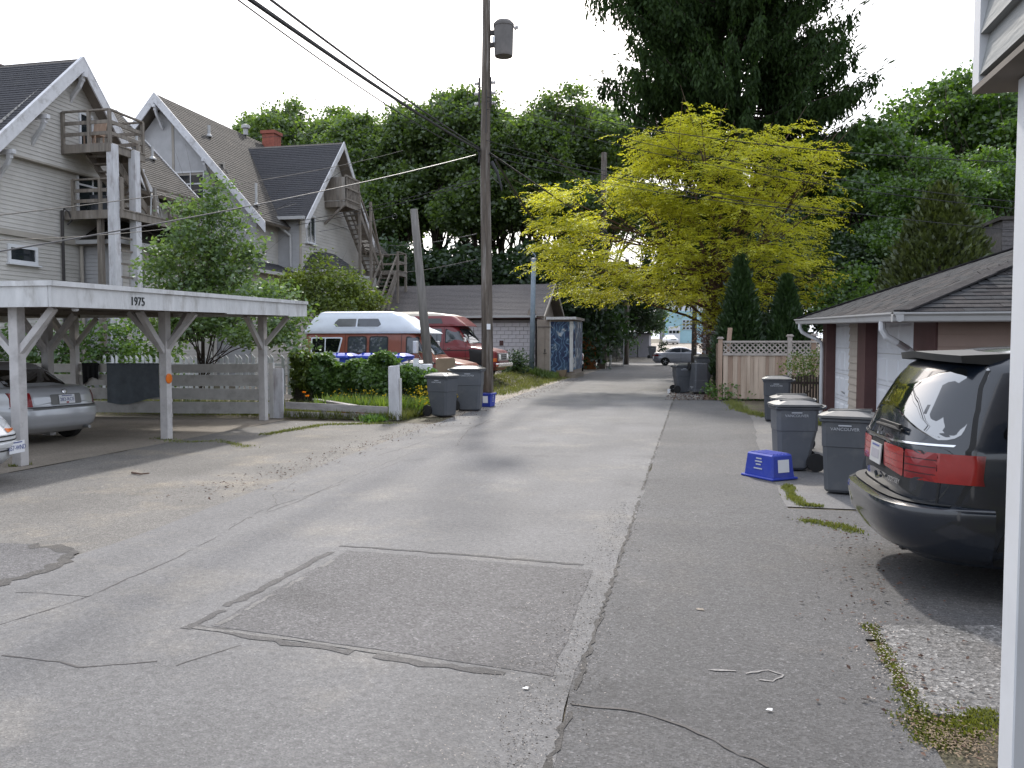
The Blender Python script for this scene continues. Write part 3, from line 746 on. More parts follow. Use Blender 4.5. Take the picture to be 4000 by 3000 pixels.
railing(fe, [(-19.6, 23.35), (-18.6, 23.35), (-17.8, 23.35)], 5.98, 1.0, 3); railing(fe, [(-17.8, 25.0), (-17.8, 26.6), (-17.8, 28.1), (-19.4, 28.1)], 5.98, 0.98, 2)
stair(fe, (-18.75, 23.5, 7.85), (-18.75, 25.6, 6.05), 0.8, 9, wd=(1, 0, 0))
for x, y in ((-18.0, 23.2), (-17.93, 24.15)):
    MB().bb(x - .13, x + .13, y - .13, y + .13, 0, 8.0).out('post', 'post_worn', fe, bevel=0.01)
MB().bb(-18.83, -18.67, 23.45, 23.6, 0, 6.0).out('post', 'old_wood', fe)
for k in range(7): MB().box((-17.99, 23.68, 2.6 + k * .42), (0.05, .75, 0.06)).out('ladder_rung', 'old_wood', fe)
MB().beam((-18.0, 24.3, 8.0), (-18.0, 25.3, 6.2), 0.09, 0.06).beam((-18.0, 24.45, 8.3), (-18.0, 24.45, 6.1), 0.09, 0.09).out('brace', 'old_wood', fe)
MB().path([(-17.9, 24.9, 6.05), (-17.9, 24.95, 6.75), (-17.9, 25.25, 6.75), (-17.9, 25.5, 6.05)], 0.025).path([(-17.9, 24.98, 6.35), (-17.9, 25.4, 6.3)], 0.02).out('chair_frame', 'steel', fe)
ch = thing('deck_chair', (-19.1, 23.75, 8.035), "brown wooden chair standing on the top fire escape landing", "chair")
_m = MB()
for dx, dy in ((-.2, -.2), (.2, -.2), (-.2, .2), (.2, .2)): MB().bb(-19.1 + dx - .02, -19.1 + dx + .02, 23.75 + dy - .02, 23.75 + dy + .02, 8.035, 8.46).out('leg', 'cedar', ch)
MB().bb(-19.33, -18.87, 23.52, 23.98, 8.46, 8.5).out('seat', 'cedar', ch)
MB().prism([(-19.33, 23.97, 8.5), (-18.87, 23.97, 8.5), (-18.87, 24.09, 9.0), (-19.33, 24.09, 9.0)], (0, .03, 0)).out('backrest', 'cedar', ch)
tb = thing('barrel', (-19.0, 23.8, 5.995), "dark green tub on the lower fire escape landing", "tub")
MB().lathe((-19.0, 23.8, 5.995), [(0.24, 0), (0.27, .25), (0.28, .5), (0.29, .52), (0.26, .53), (0.25, .3)], 14).out('tub', 'bin_dark', tb, smooth=False)

# ---------------------------------------------------------------- second house
h2 = thing('old_house', (-21, 38, 0), "grey gabled house with brick chimney and brown main roof behind the fruit tree", "house")
Y2 = 32.5
pk = Vector((-23.05, Y2, 12.6)); re_ = Vector((-17.95, Y2, 6.95)); le_ = Vector((-28.1, Y2, 6.95))
yw = Y2 + 0.6
MB().prism([(-27.4, yw, 0), (-18.6, yw, 0), (-18.6, yw, 7.3), (-23.05, yw, 12.2), (-27.4, yw, 7.3)], (0, 0.1, 0)).out('gable_wall', 'stucco', h2)
for x in (-24.6, -22.6, -20.9): MB().bb(x - .06, x + .06, yw - .025, yw, 9.3, 9.3 + (3.0 - abs(x + 23.05) * 1.1)).out('batten', 'trim_tan', h2)
MB().bb(-26.2, -19.9, yw - .03, yw, 9.12, 9.3).out('batten', 'trim_tan', h2)
lap([(-18.6, yw, 0), (-18.6, 47, 0), (-18.6, 47, 7.2), (-18.6, yw, 7.2)], (0, 0, 1), (1, 0, 0), 0.14).out('wall', 'siding', h2, fixn=False)
MB().bb(-27.3, -18.65, yw + .1, 46.9, 0, 7.2).out('inner_wall', 'stucco', h2)
roof_slab(h2, [(re_.x, Y2, re_.z), (re_.x, 47.6, re_.z), (pk.x, 47.6, pk.z), (pk.x, Y2, pk.z)], (pk.x - re_.x, 0, pk.z - re_.z), 'roof_brown', course=0.17)
roof_slab(h2, [(le_.x, Y2, le_.z), (le_.x, 47.6, le_.z), (pk.x, 47.6, pk.z), (pk.x, Y2, pk.z)], (pk.x - le_.x, 0, pk.z - le_.z), 'roof_brown', course=0.17)
barge(h2, re_ + Vector((.1, 0, -.06)), pk + Vector((0, 0, .05)), out=(0, -1, 0), depth=0.46); barge(h2, le_, pk + Vector((0, 0, .05)), out=(0, -1, 0), depth=0.46)
for (x, z) in ((-23.05, 12.05), (-20.7, 9.6), (-25.4, 9.6)): bracket(h2, (x, Y2 - .02, z), (0, -1, 0), s=0.9)
window(h2, (-21.75, yw - .01, 9.3 - .75), 1.25, 1.35, 'y', split=1, hsplit=1)
window(h2, (-20.35, yw - .01, 9.15), 0.42, 0.75, 'y', frame='trim_tan')
pipe_vent(h2, Vector((-21.7, 34.5, 11.15)), 0.5, 0.07); pipe_vent(h2, Vector((-18.6, 33.1, 7.7)), 0.95, 0.06)
# cross wing towards the lane
XG = -17.55; XO2 = -16.95
yl2, yp2, yr2, ze2, zp2 = 34.55, 38.65, 42.35, 7.35, 11.6
lap([(XG, 35.0, 0), (XG, 42.0, 0), (XG, 42.0, 7.6), (XG, 35.0, 7.6)], (0, 0, 1), (1, 0, 0), 0.15).out('wing_wall', 'siding', h2, fixn=False)
lap([(XG + .03, 35.0, 7.6), (XG + .03, 42.0, 7.6), (XG + .03, 38.65, 11.35)], (0, 0, 1), (1, 0, 0), 0.15).out('wing_gable', 'siding', h2, fixn=False)
lap([(-21.5, 35.0, 0), (XG, 35.0, 0), (XG, 35.0, 7.6), (-21.5, 35.0, 7.6)], (0, 0, 1), (0, -1, 0), 0.15).out('wing_side_wall', 'siding_shade', h2, fixn=False)
lap([(XG, 42.0, 0), (-21.5, 42.0, 0), (-21.5, 42.0, 7.6), (XG, 42.0, 7.6)], (0, 0, 1), (0, 1, 0), 0.15).out('wing_side_wall', 'siding_shade', h2, fixn=False)
roof_slab(h2, [(XO2, yl2, ze2), (-23.0, yl2, ze2), (-23.0, yp2, zp2), (XO2, yp2, zp2)], (0, yp2 - yl2, zp2 - ze2), 'roof_dark')
roof_slab(h2, [(XO2, yr2, ze2), (-23.0, yr2, ze2), (-23.0, yp2, zp2), (XO2, yp2, zp2)], (0, yp2 - yr2, zp2 - ze2), 'roof_dark')
barge(h2, (XO2, yl2 - .15, ze2 - .15), (XO2, yp2, zp2 + .04), depth=0.36); barge(h2, (XO2, yr2 + .15, ze2 - .15), (XO2, yp2, zp2 + .04), depth=0.36)
MB().beam((XO2 - .05, yl2 - .12, ze2 - .02), (-19.3, yl2 - .12, ze2 - .02), 0.13, 0.14).out('gutter', 'gutter_grey', h2)
MB().path([(-18.4, yl2 - .1, ze2 - .1), (-18.3, yl2, ze2 - .35), (-17.95, 34.9, ze2 - .75), (-17.95, 34.9, ze2 - 1.0), (-17.95, 34.9, 5.2)], 0.06).out('downspout', 'gutter_grey', h2)
MB().bb(XG, XG + .05, 34.97, 35.15, 0, 7.6).out('corner_board', 'trim_tan', h2)
window(h2, (XG + .01, 36.1, 7.05), 0.8, 1.2, 'x', split=1)
# chimney
cp = at_x(587, 312, -22.6)
ck = MB().bb(-22.95, -22.25, cp.y - .4, cp.y + .4, 11.0, 13.05); ck.bb(-23.02, -22.18, cp.y - .47, cp.y + .47, 13.05, 13.22)
ck.out('chimney', 'brick_red', h2)
MB().lathe((-23.0, cp.y - 2.0, 12.6), [(.12, 0), (.12, .30), (.22, .34), (.22, .5), (.05, .56)], 10).out('roof_ventilator', 'gutter_grey', h2)
# hip-roofed bay on the wing and low side addition
bz, bt = 5.0, 6.0
MB().bb(XG, XG + 1.15, 35.5, 39.0, 0, bz - .05).out('bay_wall', 'siding', h2)
roof_slab(h2, [(XG, 35.1, bz), (XG + 1.5, 35.1, bz), (XG + .55, 36.3, bt), (XG, 36.3, bt)], (0, 1.2, 1), 'roof_dark', name='bay_roof')
roof_slab(h2, [(XG + 1.5, 35.1, bz), (XG + 1.5, 39.4, bz), (XG + .55, 37.6, bt), (XG + .55, 36.3, bt)], (-.95, 0, 1), 'roof_dark', name='bay_roof')
roof_slab(h2, [(XG + 1.5, 39.4, bz), (XG, 39.4, bz), (XG, 37.6, bt), (XG + .55, 37.6, bt)], (0, -1.8, 1), 'roof_dark', name='bay_roof')
MB().beam((XG, 35.05, bz), (XG + 1.55, 35.05, bz), 0.1, 0.12).beam((XG + 1.55, 35.05, bz), (XG + 1.55, 39.4, bz), 0.1, 0.12).out('gutter', 'gutter_grey', h2)
lap([(-17.3, 30.2, 0), (-17.3, 34.95, 0), (-17.3, 34.95, 4.6), (-17.3, 30.2, 4.6)], (0, 0, 1), (1, 0, 0), 0.14).out('addition_wall', 'siding', h2, fixn=False)
lap([(-20.5, 30.2, 0), (-17.3, 30.2, 0), (-17.3, 30.2, 4.6), (-20.5, 30.2, 4.6)], (0, 0, 1), (0, -1, 0), 0.14).out('addition_wall', 'siding_shade', h2, fixn=False)
roof_slab(h2, [(-17.0, 29.9, 4.62), (-17.0, 34.95, 4.62), (-18.6, 34.95, 5.3), (-18.6, 29.9, 5.3)], (-1.6, 0, .68), 'roof_dark', name='addition_roof')
MB().beam((-16.95, 29.9, 4.62), (-16.95, 34.95, 4.62), 0.1, 0.13).out('gutter', 'gutter_grey', h2)
window(h2, (-17.29, 33.6, 3.6), 0.9, 1.1, 'x', split=1, frame='grey_paint')

fe2 = thing('fire_escape', (-16.6, 40.5, 0), "weathered timber stairs zigzagging down the second house's gable", "fire escape")
deck(fe2, XG + .05, XG + 1.2, 37.6, 39.1, 8.55)
bx = MB()
MB().bb(XG + 1.15, XG + 1.22, 37.55, 37.65, 8.3, 9.75).out('rail_post', 'old_wood', fe2); MB().bb(XG + 1.15, XG + 1.22, 39.05, 39.15, 8.3, 9.75).out('rail_post', 'old_wood', fe2)
for zz in (9.7, 9.15, 8.6): MB().bb(XG + 1.14, XG + 1.24, 37.5, 39.2, zz, zz + .09).out('rail', 'old_wood', fe2)
for k in range(9):
    for z0 in (8.7, 9.25):
        y = 37.7 + k * .15; MB().beam((XG + 1.19, y, z0), (XG + 1.19, y + .16, z0 + .45), 0.03, 0.06, up=(1, 0, 0)).out('slat', 'old_wood', fe2)
MB().bb(XG + .05, XG + 1.2, 37.55, 37.6, 8.6, 9.7).out('side_panel', 'old_wood', fe2)
MB().beam((XG + .05, 37.6, 7.5), (XG + 1.1, 37.6, 8.4), 0.1, 0.1).out('brace', 'old_wood', fe2)
stair(fe2, (XG + .7, 39.2, 8.45), (XG + .7, 42.2, 5.6), 0.8, 14, wd=(1, 0, 0))
for s in (.28, 1.12): MB().beam((XG + s, 39.1, 9.4), (XG + s, 42.2, 6.5), 0.07, 0.09).out('hand_rail', 'old_wood', fe2)
deck(fe2, XG + .1, XG + 2.1, 42.2, 43.6, 5.6)
railing(fe2, [(XG + 2.05, 42.25), (XG + 2.05, 43.55), (XG + .2, 43.55)], 5.6, 1.0, 2, 'old_wood')
stair(fe2, (XG + 1.6, 42.2, 5.5), (XG + 1.6, 39.2, 2.4), 0.8, 14, wd=(1, 0, 0))
for s in (1.2, 2.0): MB().beam((XG + s, 42.3, 6.4), (XG + s, 39.2, 3.3), 0.07, 0.1).out('hand_rail', 'old_wood', fe2)
for x, y, t in ((XG + 2.05, 42.25, 6.5), (XG + 2.05, 43.5, 6.5), (XG + 1.2, 40.6, 9.0), (XG + 1.2, 39.15, 9.0)): MB().bb(x - .06, x + .06, y - .06, y + .06, 0, t).out('post', 'old_wood', fe2)
MB().beam((XG + 1.2, 40.6, 8.9), (XG + 1.2, 42.3, 5.7), 0.08, 0.08).beam((XG + 2.0, 42.3, 5.4), (XG + 2.0, 40.9, 3.4), 0.1, 0.1).out('brace', 'old_wood', fe2)
# ================================================================== VEHICLES (built facing +x, rear at x=0, right side at -y)
class Shell:
    """body made of rounded horizontal slices; levels = (z, x_rear, x_front, half_width, p, q)"""
    def __init__(s, levels, nz=None):
        s.L = np.array(levels, float)
    def at(s, z): return [np.interp(z, s.L[:, 0], s.L[:, k]) for k in range(1, 6)]
    def rear(s, y, z):
        xr, xf, w, p, q = s.at(z); a = (xf - xr) / 2
        return (xr + xf) / 2 - a * max(0.0, 1 - min(1, abs(y) / w) ** q) ** (1 / p)
    def front(s, y, z):
        xr, xf, w, p, q = s.at(z); a = (xf - xr) / 2
        return (xr + xf) / 2 + a * max(0.0, 1 - min(1, abs(y) / w) ** q) ** (1 / p)
    def side(s, x, z):
        xr, xf, w, p, q = s.at(z); a = (xf - xr) / 2; t = abs(x - (xr + xf) / 2) / a
        return w * max(0.0, 1 - min(1, t) ** p) ** (1 / q)
    def ring(s, z, n=72):
        xr, xf, w, p, q = s.at(z); a = (xf - xr) / 2; c = (xr + xf) / 2; out = []
        for i in range(n):
            t = 2 * math.pi * (i + .5) / n; ct, st = math.cos(t), math.sin(t)
            # spread points by stretching the angle a little towards the corners
            out.append((c + a * math.copysign(abs(ct) ** (2 / p), ct), w * math.copysign(abs(st) ** (2 / q), st), z))
        return out
    def mesh(s, n=72, sub=3):
        mb = MB(); zs = []
        for i in range(len(s.L) - 1):
            for j in range(sub): zs.append(s.L[i, 0] + (s.L[i + 1, 0] - s.L[i, 0]) * j / sub)
        zs.append(s.L[-1, 0]); vs = []
        for z in zs: vs += s.ring(z, n)
        fs = [(k * n + i, k * n + (i + 1) % n, (k + 1) * n + (i + 1) % n, (k + 1) * n + i) for k in range(len(zs) - 1) for i in range(n)]
        fs += [tuple(range(n - 1, -1, -1)), tuple(range((len(zs) - 1) * n, len(zs) * n))]
        return mb.add(vs, fs)
def rpoly(pts, r=0.05, k=4):
    """round the corners of a polygon"""
    out = []; n = len(pts)
    for i in range(n):
        a, b, c = Vector(pts[i - 1]), Vector(pts[i]), Vector(pts[(i + 1) % n])
        ra = min(r, (a - b).length * .45, (c - b).length * .45)
        p, q = b + (a - b).normalized() * ra, b + (c - b).normalized() * ra
        for j in range(k + 1):
            t = j / k; out.append(tuple(p * (1 - t) ** 2 + b * 2 * t * (1 - t) + q * t * t))
    return out
def decal(pts, fn, name, m, parent, rings=5, r=0.05):
    """a panel (window, lamp, plate) lying on a curved body: pts in the face's plane, fn -> 3-D point"""
    P = rpoly(pts, r) if r else pts; n = len(P); c = Vector((sum(p[0] for p in P) / n, sum(p[1] for p in P) / n))
    vs = [fn(c.x, c.y)]; fs = []
    for k in range(1, rings + 1):
        for p in P:
            q = c.lerp(Vector(p[:2]), k / rings); vs.append(fn(q.x, q.y))
    for i in range(n): fs.append((0, 1 + i, 1 + (i + 1) % n))
    for k in range(rings - 1):
        for i in range(n):
            a, b = 1 + k * n + i, 1 + k * n + (i + 1) % n; fs.append((a, a + n, b + n, b))
    o = MB().add(vs, fs).out(name, m, parent, smooth=True, world=False); return o
def rearf(sh, off): return lambda y, z: (sh.rear(y, z) - off, y, z)
def frontf(sh, off): return lambda y, z: (sh.front(y, z) + off, y, z)
def sidef(sh, sgn, off): return lambda x, z: (x, sgn * (sh.side(x, z) + off), z)
def wheel(parent, x, y, r, w, sgn, rim='alloy', spokes=5):
    t = MB().lathe((x, y, r), [(r * .62, -w / 2), (r * .93, -w / 2), (r, -w / 2 + .03), (r, w / 2 - .03), (r * .93, w / 2), (r * .62, w / 2)], 24, axis=(0, 1, 0)).out('wheel', 'rubber', parent, smooth=False, world=False)
    m = MB().lathe((x, y + sgn * (w / 2 - .03), r), [(r * .63, -.02), (r * .63, .012), (r * .55, .015), (r * .53, -.015)], 20, axis=(0, sgn, 0))
    for k in range(spokes):
        a = 2 * math.pi * k / spokes
        m.beam((x, y + sgn * (w / 2 - .015), r), (x + math.cos(a) * r * .58, y + sgn * (w / 2 - .02), r + math.sin(a) * r * .58), 0.03, 0.07, up=(0, 1, 0))
    m.lathe((x, y + sgn * (w / 2 - .03), r), [(r * .18, 0), (r * .18, .03), (.02, .035)], 12, axis=(0, sgn, 0))
    m.out('rim', rim, t, world=False)
    return t
def arch(parent, sh, x, r, sgn, m='rubber'):
    pts = [(x + r * math.cos(a), max(0.24, r * .8 + r * math.sin(a))) for a in np.linspace(-.5, math.pi + .5, 22)]
    return decal(pts, sidef(sh, sgn, 0.004), 'wheel_arch', m, parent, r=0)
def seam_line(parent, pts, fn, w=0.012, m='black_plastic'):
    vs, fs = [], []
    P = [Vector(p) for p in pts]; fine = []
    for a, b in zip(P, P[1:]):
        for j in range(8): fine.append(a.lerp(b, j / 8))
    fine.append(P[-1])
    for i, p in enumerate(fine):
        d = (fine[min(i + 1, len(fine) - 1)] - fine[max(i - 1, 0)]).normalized(); s = Vector((-d.y, d.x)) * w / 2
        vs += [fn(*(p - s)), fn(*(p + s))]
    for i in range(len(fine) - 1): fs.append((2 * i, 2 * i + 1, 2 * i + 3, 2 * i + 2))
    return MB().add(vs, fs).out('panel_gap', m, parent, world=False)
def number_plate(parent, c, xdir, n, txt, w=0.31, h=0.155, sticker=False):
    c, x, n = Vector(c), Vector(xdir).normalized(), Vector(n).normalized(); u = Vector((0, 0, 1)); u = (u - n * u.dot(n)).normalized()
    p = [c - x * w / 2 - u * h / 2, c + x * w / 2 - u * h / 2, c + x * w / 2 + u * h / 2, c - x * w / 2 + u * h / 2]
    o = MB().prism(p, n * 0.008).out('number_plate', 'plate' if txt else 'gutter_grey', parent, world=False)  # plate without text is greyer: shade put into its colour
    if txt: text_mesh('plate_number', txt, 0.085, 'print_navy', o, c + n * 0.010 - u * .008, x, u, 0.001, squeeze=0.92)
    else: MB().prism([c + x * a + u * b + n * .009 for a, b in ((-.11, -.04), (.11, -.04), (.11, .03), (-.11, .03))], n * .001).out('worn_number', 'far_grey', o, world=False)
    MB().prism([c + x * a + u * b + n * .009 for a, b in ((-.1, .052), (.1, .052), (.1, .066), (-.1, .066))], n * .001).out('plate_header', 'print_navy', o, world=False)
    if sticker: MB().prism([c + x * a + u * b + n * .009 for a, b in ((-.02, -.07), (.03, -.07), (.03, -.045), (-.02, -.045))], n * .001).out('plate_sticker', 'tail_red_light', o, world=False)
    return o

# ---------------------------------------------------------------- dark green minivan, rear towards the lane
mv = thing('minivan', (0, 0, 0), "dark green minivan with red tail lights parked rear to the lane", "minivan")
VB = Shell([(.22, .25, 4.85, .82, 8, 4), (.34, .16, 4.98, .92, 8, 4), (.60, .13, 5.05, .955, 8, 4.2), (.85, .12, 5.04, .965, 8, 4.2), (1.02, .12, 4.75, .96, 8, 3.8),
            (1.08, .13, 4.35, .952, 7, 3.3), (1.25, .19, 3.98, .91, 6.5, 2.9), (1.45, .30, 3.55, .85, 6, 2.8), (1.58, .40, 3.20, .795, 5.5, 2.9), (1.66, .54, 2.95, .73, 5, 3.0), (1.71, .85, 2.6, .58, 4, 3), (1.735, 1.2, 2.2, .36, 3, 2.6)])
autosmooth(VB.mesh(96, 3).out('body', 'odyssey', mv, smooth=True, world=False), 40)
BU = Shell([(.24, .22, 4.7, .84, 8, 3.6), (.30, .08, 4.8, .93, 8, 3.6), (.42, .0, 4.9, .965, 8, 3.8), (.58, -.03, 4.95, .975, 8, 3.8), (.625, -.02, 4.95, .972, 8, 3.8), (.64, .02, 4.9, .965, 8, 3.8)])
# bumper: only the rear part of the ring
bm_ = MB(); zs = [.24, .27, .30, .36, .42, .50, .58, .61, .625, .64]; ys = [(-1 + 2 * i / 40) for i in range(41)]; vs = []
def bump_pt(t, z):
    xr, xf, w, p, q = BU.at(z)
    if abs(t) <= .72:
        y = t / .72 * w * .93; return (BU.rear(y, z), y, z)
    x0 = BU.rear(.93 * w, z); x = x0 + (abs(t) - .72) / .28 * (.62 - x0); return (x, math.copysign(BU.side(x, z), t), z)
for z in zs: vs += [bump_pt(t, z) for t in ys]
fs = [(k * 41 + i, k * 41 + i + 1, (k + 1) * 41 + i + 1, (k + 1) * 41 + i) for k in range(9) for i in range(40)]
base = len(vs); vs += [(VB.rear(vs[9 * 41 + i][1] * .97, .645) + .02 if abs(ys[i]) < .75 else vs[9 * 41 + i][0], vs[9 * 41 + i][1] * .97, .648) for i in range(41)]
fs += [(9 * 41 + i, 9 * 41 + i + 1, base + i + 1, base + i) for i in range(40)]
autosmooth(bm_.add(vs, fs).out('rear_bumper', 'odyssey', mv, smooth=True, world=False), 40)
_tp = MB(); _r = [bump_pt(t, .64) for t in ys[6:35]]
_tp.add([(x + .015, y, .652) for x, y, z in _r] + [(VB.rear(y * .97, .66) - .012, y * .97, .656) for x, y, z in _r], [(i, i + 1, i + 30, i + 29) for i in range(28)]).out('bumper_step', 'odyssey_dust', mv, smooth=True, world=False)
rf = rearf(VB, 0.004)
decal([(-.80, .66), (.80, .66), (.86, .84), (.85, 1.035), (-.85, 1.035), (-.86, .84)], rearf(VB, .003), 'tailgate', 'odyssey_dust', mv, r=.06, rings=7)
decal([(-.84, 1.085), (.84, 1.085), (.70, 1.60), (-.70, 1.60)], rearf(VB, .006), 'rear_window', 'car_glass', mv, r=.08, rings=8)
seam_line(mv, [(-.84, 1.055), (-.4, 1.04), (0, 1.035), (.4, 1.04), (.84, 1.055)], rearf(VB, .012), 0.014, 'chrome')
for s in (-1, 1):
    seam_line(mv, [(s * .86, .66), (s * .90, .85), (s * .88, 1.05), (s * .80, 1.3), (s * .70, 1.56)], rearf(VB, .009), .012)
    a = decal([(s * .19, .83), (s * .56, .80), (s * .56, 1.00), (s * .19, 1.005)], rearf(VB, .012), 'tail_light', 'tail_red_light', mv, r=.02)
    b = decal([(s * .575, .80), (s * .80, .80), (s * .80, 1.0), (s * .575, 1.0)], rearf(VB, .012), 'tail_light', 'tail_red', mv, r=.015, rings=6)
    vs, fs = [], []
    for j in range(6):
        z = .80 + .2 * j / 5
        for i in range(9):
            t = i / 8
            if t < .5:
                y = .81 + t * 2 * .10; vs.append((VB.rear(y, z) - .012, s * (y + .004), z))
            else:
                x0 = VB.rear(.91, z); x = x0 + (t - .5) * 2 * (.30 - abs(j - 2.5) ** 2 * .016 - x0); vs.append((x, s * (VB.side(x, z) + .012), z))
    for j in range(5):
        for i in range(8): k = j * 9 + i; fs.append((k, k + 1, k + 10, k + 9))
    MB().add(vs, fs).out('tail_light', 'tail_red_light', mv, smooth=True, world=False)
    for zz in (.85, .90, .95): seam_line(mv, [(s * .20, zz), (s * .55, zz)], rearf(VB, .015), .005, 'tail_red'); seam_line(mv, [(s * .58, zz), (s * .80, zz)], rearf(VB, .015), .005, 'black_plastic')
decal([(-.185, .80), (.185, .80), (.185, 1.01), (-.185, 1.01)], rearf(VB, .008), 'plate_recess', 'black_plastic', mv, r=.02)
number_plate(mv, (VB.rear(0, .90) - .02, 0, .90), (0, -1, 0), (-1, 0, .08), None)
text_mesh('badge_lettering', "ODYSSEY", 0.05, 'chrome', mv, (VB.rear(.42, .75) - .012, -.42, .752), (.12, -1, 0), (0.02, 0, 1), 0.002)
# raised H badge
_h = MB(); _x = VB.rear(0, 1.07) - .012
for yy in (-.032, .032): _h.prism([(_x, yy - .009, 1.045), (_x, yy + .009, 1.045), (_x + .02, yy * 1.25 + .009, 1.115), (_x + .02, yy * 1.25 - .009, 1.115)], (-.008, 0, 0))
_h.prism([(_x + .008, -.026, 1.073), (_x + .008, .026, 1.073), (_x + .012, .026, 1.088), (_x + .012, -.026, 1.088)], (-.008, 0, 0)); _h.out('badge', 'chrome', mv, world=False)
MB().path([(VB.rear(.02, .745) - .02, .02, .745), (VB.rear(0, .72) - .03, -.05, .715), (VB.rear(.1, .74) - .02, -.13, .735)], .012, 6).out('tailgate_handle', 'odyssey', mv, world=False)
MB().path([(VB.rear(.02, 1.13) - .03, .05, 1.125), (VB.rear(.3, 1.12) - .045, -.30, 1.135), (VB.rear(.52, 1.1) - .03, -.5, 1.12)], .014, 6).beam((VB.rear(0, 1.16) - .03, -.02, 1.15), (VB.rear(.45, 1.14) - .04, -.48, 1.145), .02, .03).out('wiper', 'black_plastic', mv, world=False)
sp = []
for t in np.linspace(-1, 1, 21):
    y = t * .70; b = .10 * abs(t) ** 3; sp.append((y, b))
vs = []
for y, b in sp: vs += [(.86 + b * .4, y * .93, 1.700 - .03 * abs(y)), (.36 + b, y, 1.685 - .035 * abs(y)), (.37 + b, y, 1.635 - .035 * abs(y)), (.70 + b * .4, y * .93, 1.59)]
fs = []
for i in range(20):
    for j in range(4): fs.append((i * 4 + j, i * 4 + (j + 1) % 4, i * 4 + 4 + (j + 1) % 4, i * 4 + 4 + j))
fs += [(0, 1, 2, 3), (83, 82, 81, 80)]
autosmooth(MB().add(vs, fs).out('spoiler', 'odyssey_dust', mv, world=False), 50)
for s in (-1, 1):
    decal([(.62, 1.10), (1.75, 1.08), (1.75, 1.56), (.98, 1.56)], sidef(VB, s, .005), 'side_window', 'tint_glass', mv, r=.12, rings=6)
    decal([(1.85, 1.08), (2.75, 1.07), (2.65, 1.55), (1.85, 1.56)], sidef(VB, s, .005), 'side_window', 'tint_glass', mv, r=.06)
    decal([(2.83, 1.07), (3.85, 1.07), (3.15, 1.54), (2.74, 1.55)], sidef(VB, s, .005), 'side_window', 'tint_glass', mv, r=.06)
    seam_line(mv, [(1.8, .35), (1.8, 1.6)], sidef(VB, s, .006)); seam_line(mv, [(2.78, .35), (2.78, 1.05)], sidef(VB, s, .006))
    seam_line(mv, [(.30, .66), (.32, .95)], sidef(VB, s, .006))
    for x in (1.05, 4.0): arch(mv, VB, x, .40, s); wheel(mv, x, s * .84, .335, .21, s)
decal([(-.72, 1.12), (.72, 1.12), (.60, 1.58), (-.60, 1.58)], frontf(VB, .006), 'windscreen', 'car_glass', mv, r=.06)
for s in (-1, 1): decal([(s * .5, .66), (s * .86, .66), (s * .84, .86), (s * .5, .84)], frontf(VB, .008), 'headlight', 'headlight', mv, r=.04)
MB().bb(.28, .42, -.08, .0, .16, .26).out('tow_hook', 'iron', mv, world=False)
mv.location = (1.30, 6.86, 0.0); mv.rotation_euler = (0, 0, R(2))

# ---------------------------------------------------------------- saloon cars
def saloon(name, label, paint, glass='car_glass', dust=None, rim='alloy', L=4.5, W=.855, group=None):
    t = thing(name, (0, 0, 0), label, "car", group)
    k = L / 4.5
    B = Shell([(.20, .22 * k, 4.30 * k, .76, 8, 4), (.32, .05, 4.45 * k, .83, 8, 4), (.50, .0, 4.5 * k, W, 8, 4.2), (.62, .02, 4.49 * k, W, 8, 4.2), (.66, .06, 4.45 * k, W - .01, 8, 4.2),
               (.82, .09, 4.30 * k, W - .015, 8, 4), (.91, .13, 3.85 * k, W - .035, 7, 4), (.965, .19, 3.45 * k, W - .06, 6, 3.6), (.99, .32, 3.30 * k, W - .10, 5, 3)])
    autosmooth(B.mesh(80, 3).out('body', paint, t, smooth=True, world=False), 40)
    Cb = Shell([(.93, .62 * k, 3.42 * k, W - .07, 6, 5), (1.05, .80 * k, 3.15 * k, W - .12, 6, 5), (1.28, 1.22 * k, 2.62 * k, W - .215, 6, 5), (1.36, 1.42 * k, 2.40 * k, W - .26, 5, 4), (1.40, 1.62 * k, 2.22 * k, W - .36, 4, 3), (1.41, 1.8 * k, 2.1 * k, W - .5, 3, 3)])
    autosmooth(Cb.mesh(64, 3).out('cabin', paint, t, smooth=True, world=False), 40)
    decal([(-.60, .985), (.60, .985), (.50, 1.30), (-.50, 1.30)], rearf(Cb, .006), 'rear_window', glass, t, r=.05)
    decal([(-.60, .99), (.60, .99), (.50, 1.30), (-.50, 1.30)], frontf(Cb, .006), 'windscreen', glass, t, r=.05)
    for s in (-1, 1):
        decal([(1.02 * k, 1.0), (2.0 * k, 1.0), (2.0 * k, 1.30), (1.36 * k, 1.30)], sidef(Cb, s, .006), 'side_window', glass, t, r=.05)
        decal([(2.06 * k, 1.0), (3.05 * k, 1.0), (2.50 * k, 1.30), (2.06 * k, 1.30)], sidef(Cb, s, .006), 'side_window', glass, t, r=.05)
        seam_line(t, [(2.03 * k, .4), (2.03 * k, .95)], sidef(B, s, .005)); seam_line(t, [(1.02 * k, .55), (1.06 * k, .95)], sidef(B, s, .005))
        for x in (.92 * k, 3.55 * k): arch(t, B, x, .35, s); wheel(t, x, s * (W - .10), .30, .18, s, rim)
    return t, B, Cb
sl, B, Cb = saloon('saloon_car', "silver saloon parked in the carport with its boot towards the lane", 'silver', L=4.5)
decal([(-.70, .665), (.70, .665), (.72, .90), (-.72, .90)], rearf(B, .004), 'boot_lid', 'silver', sl, r=.06)
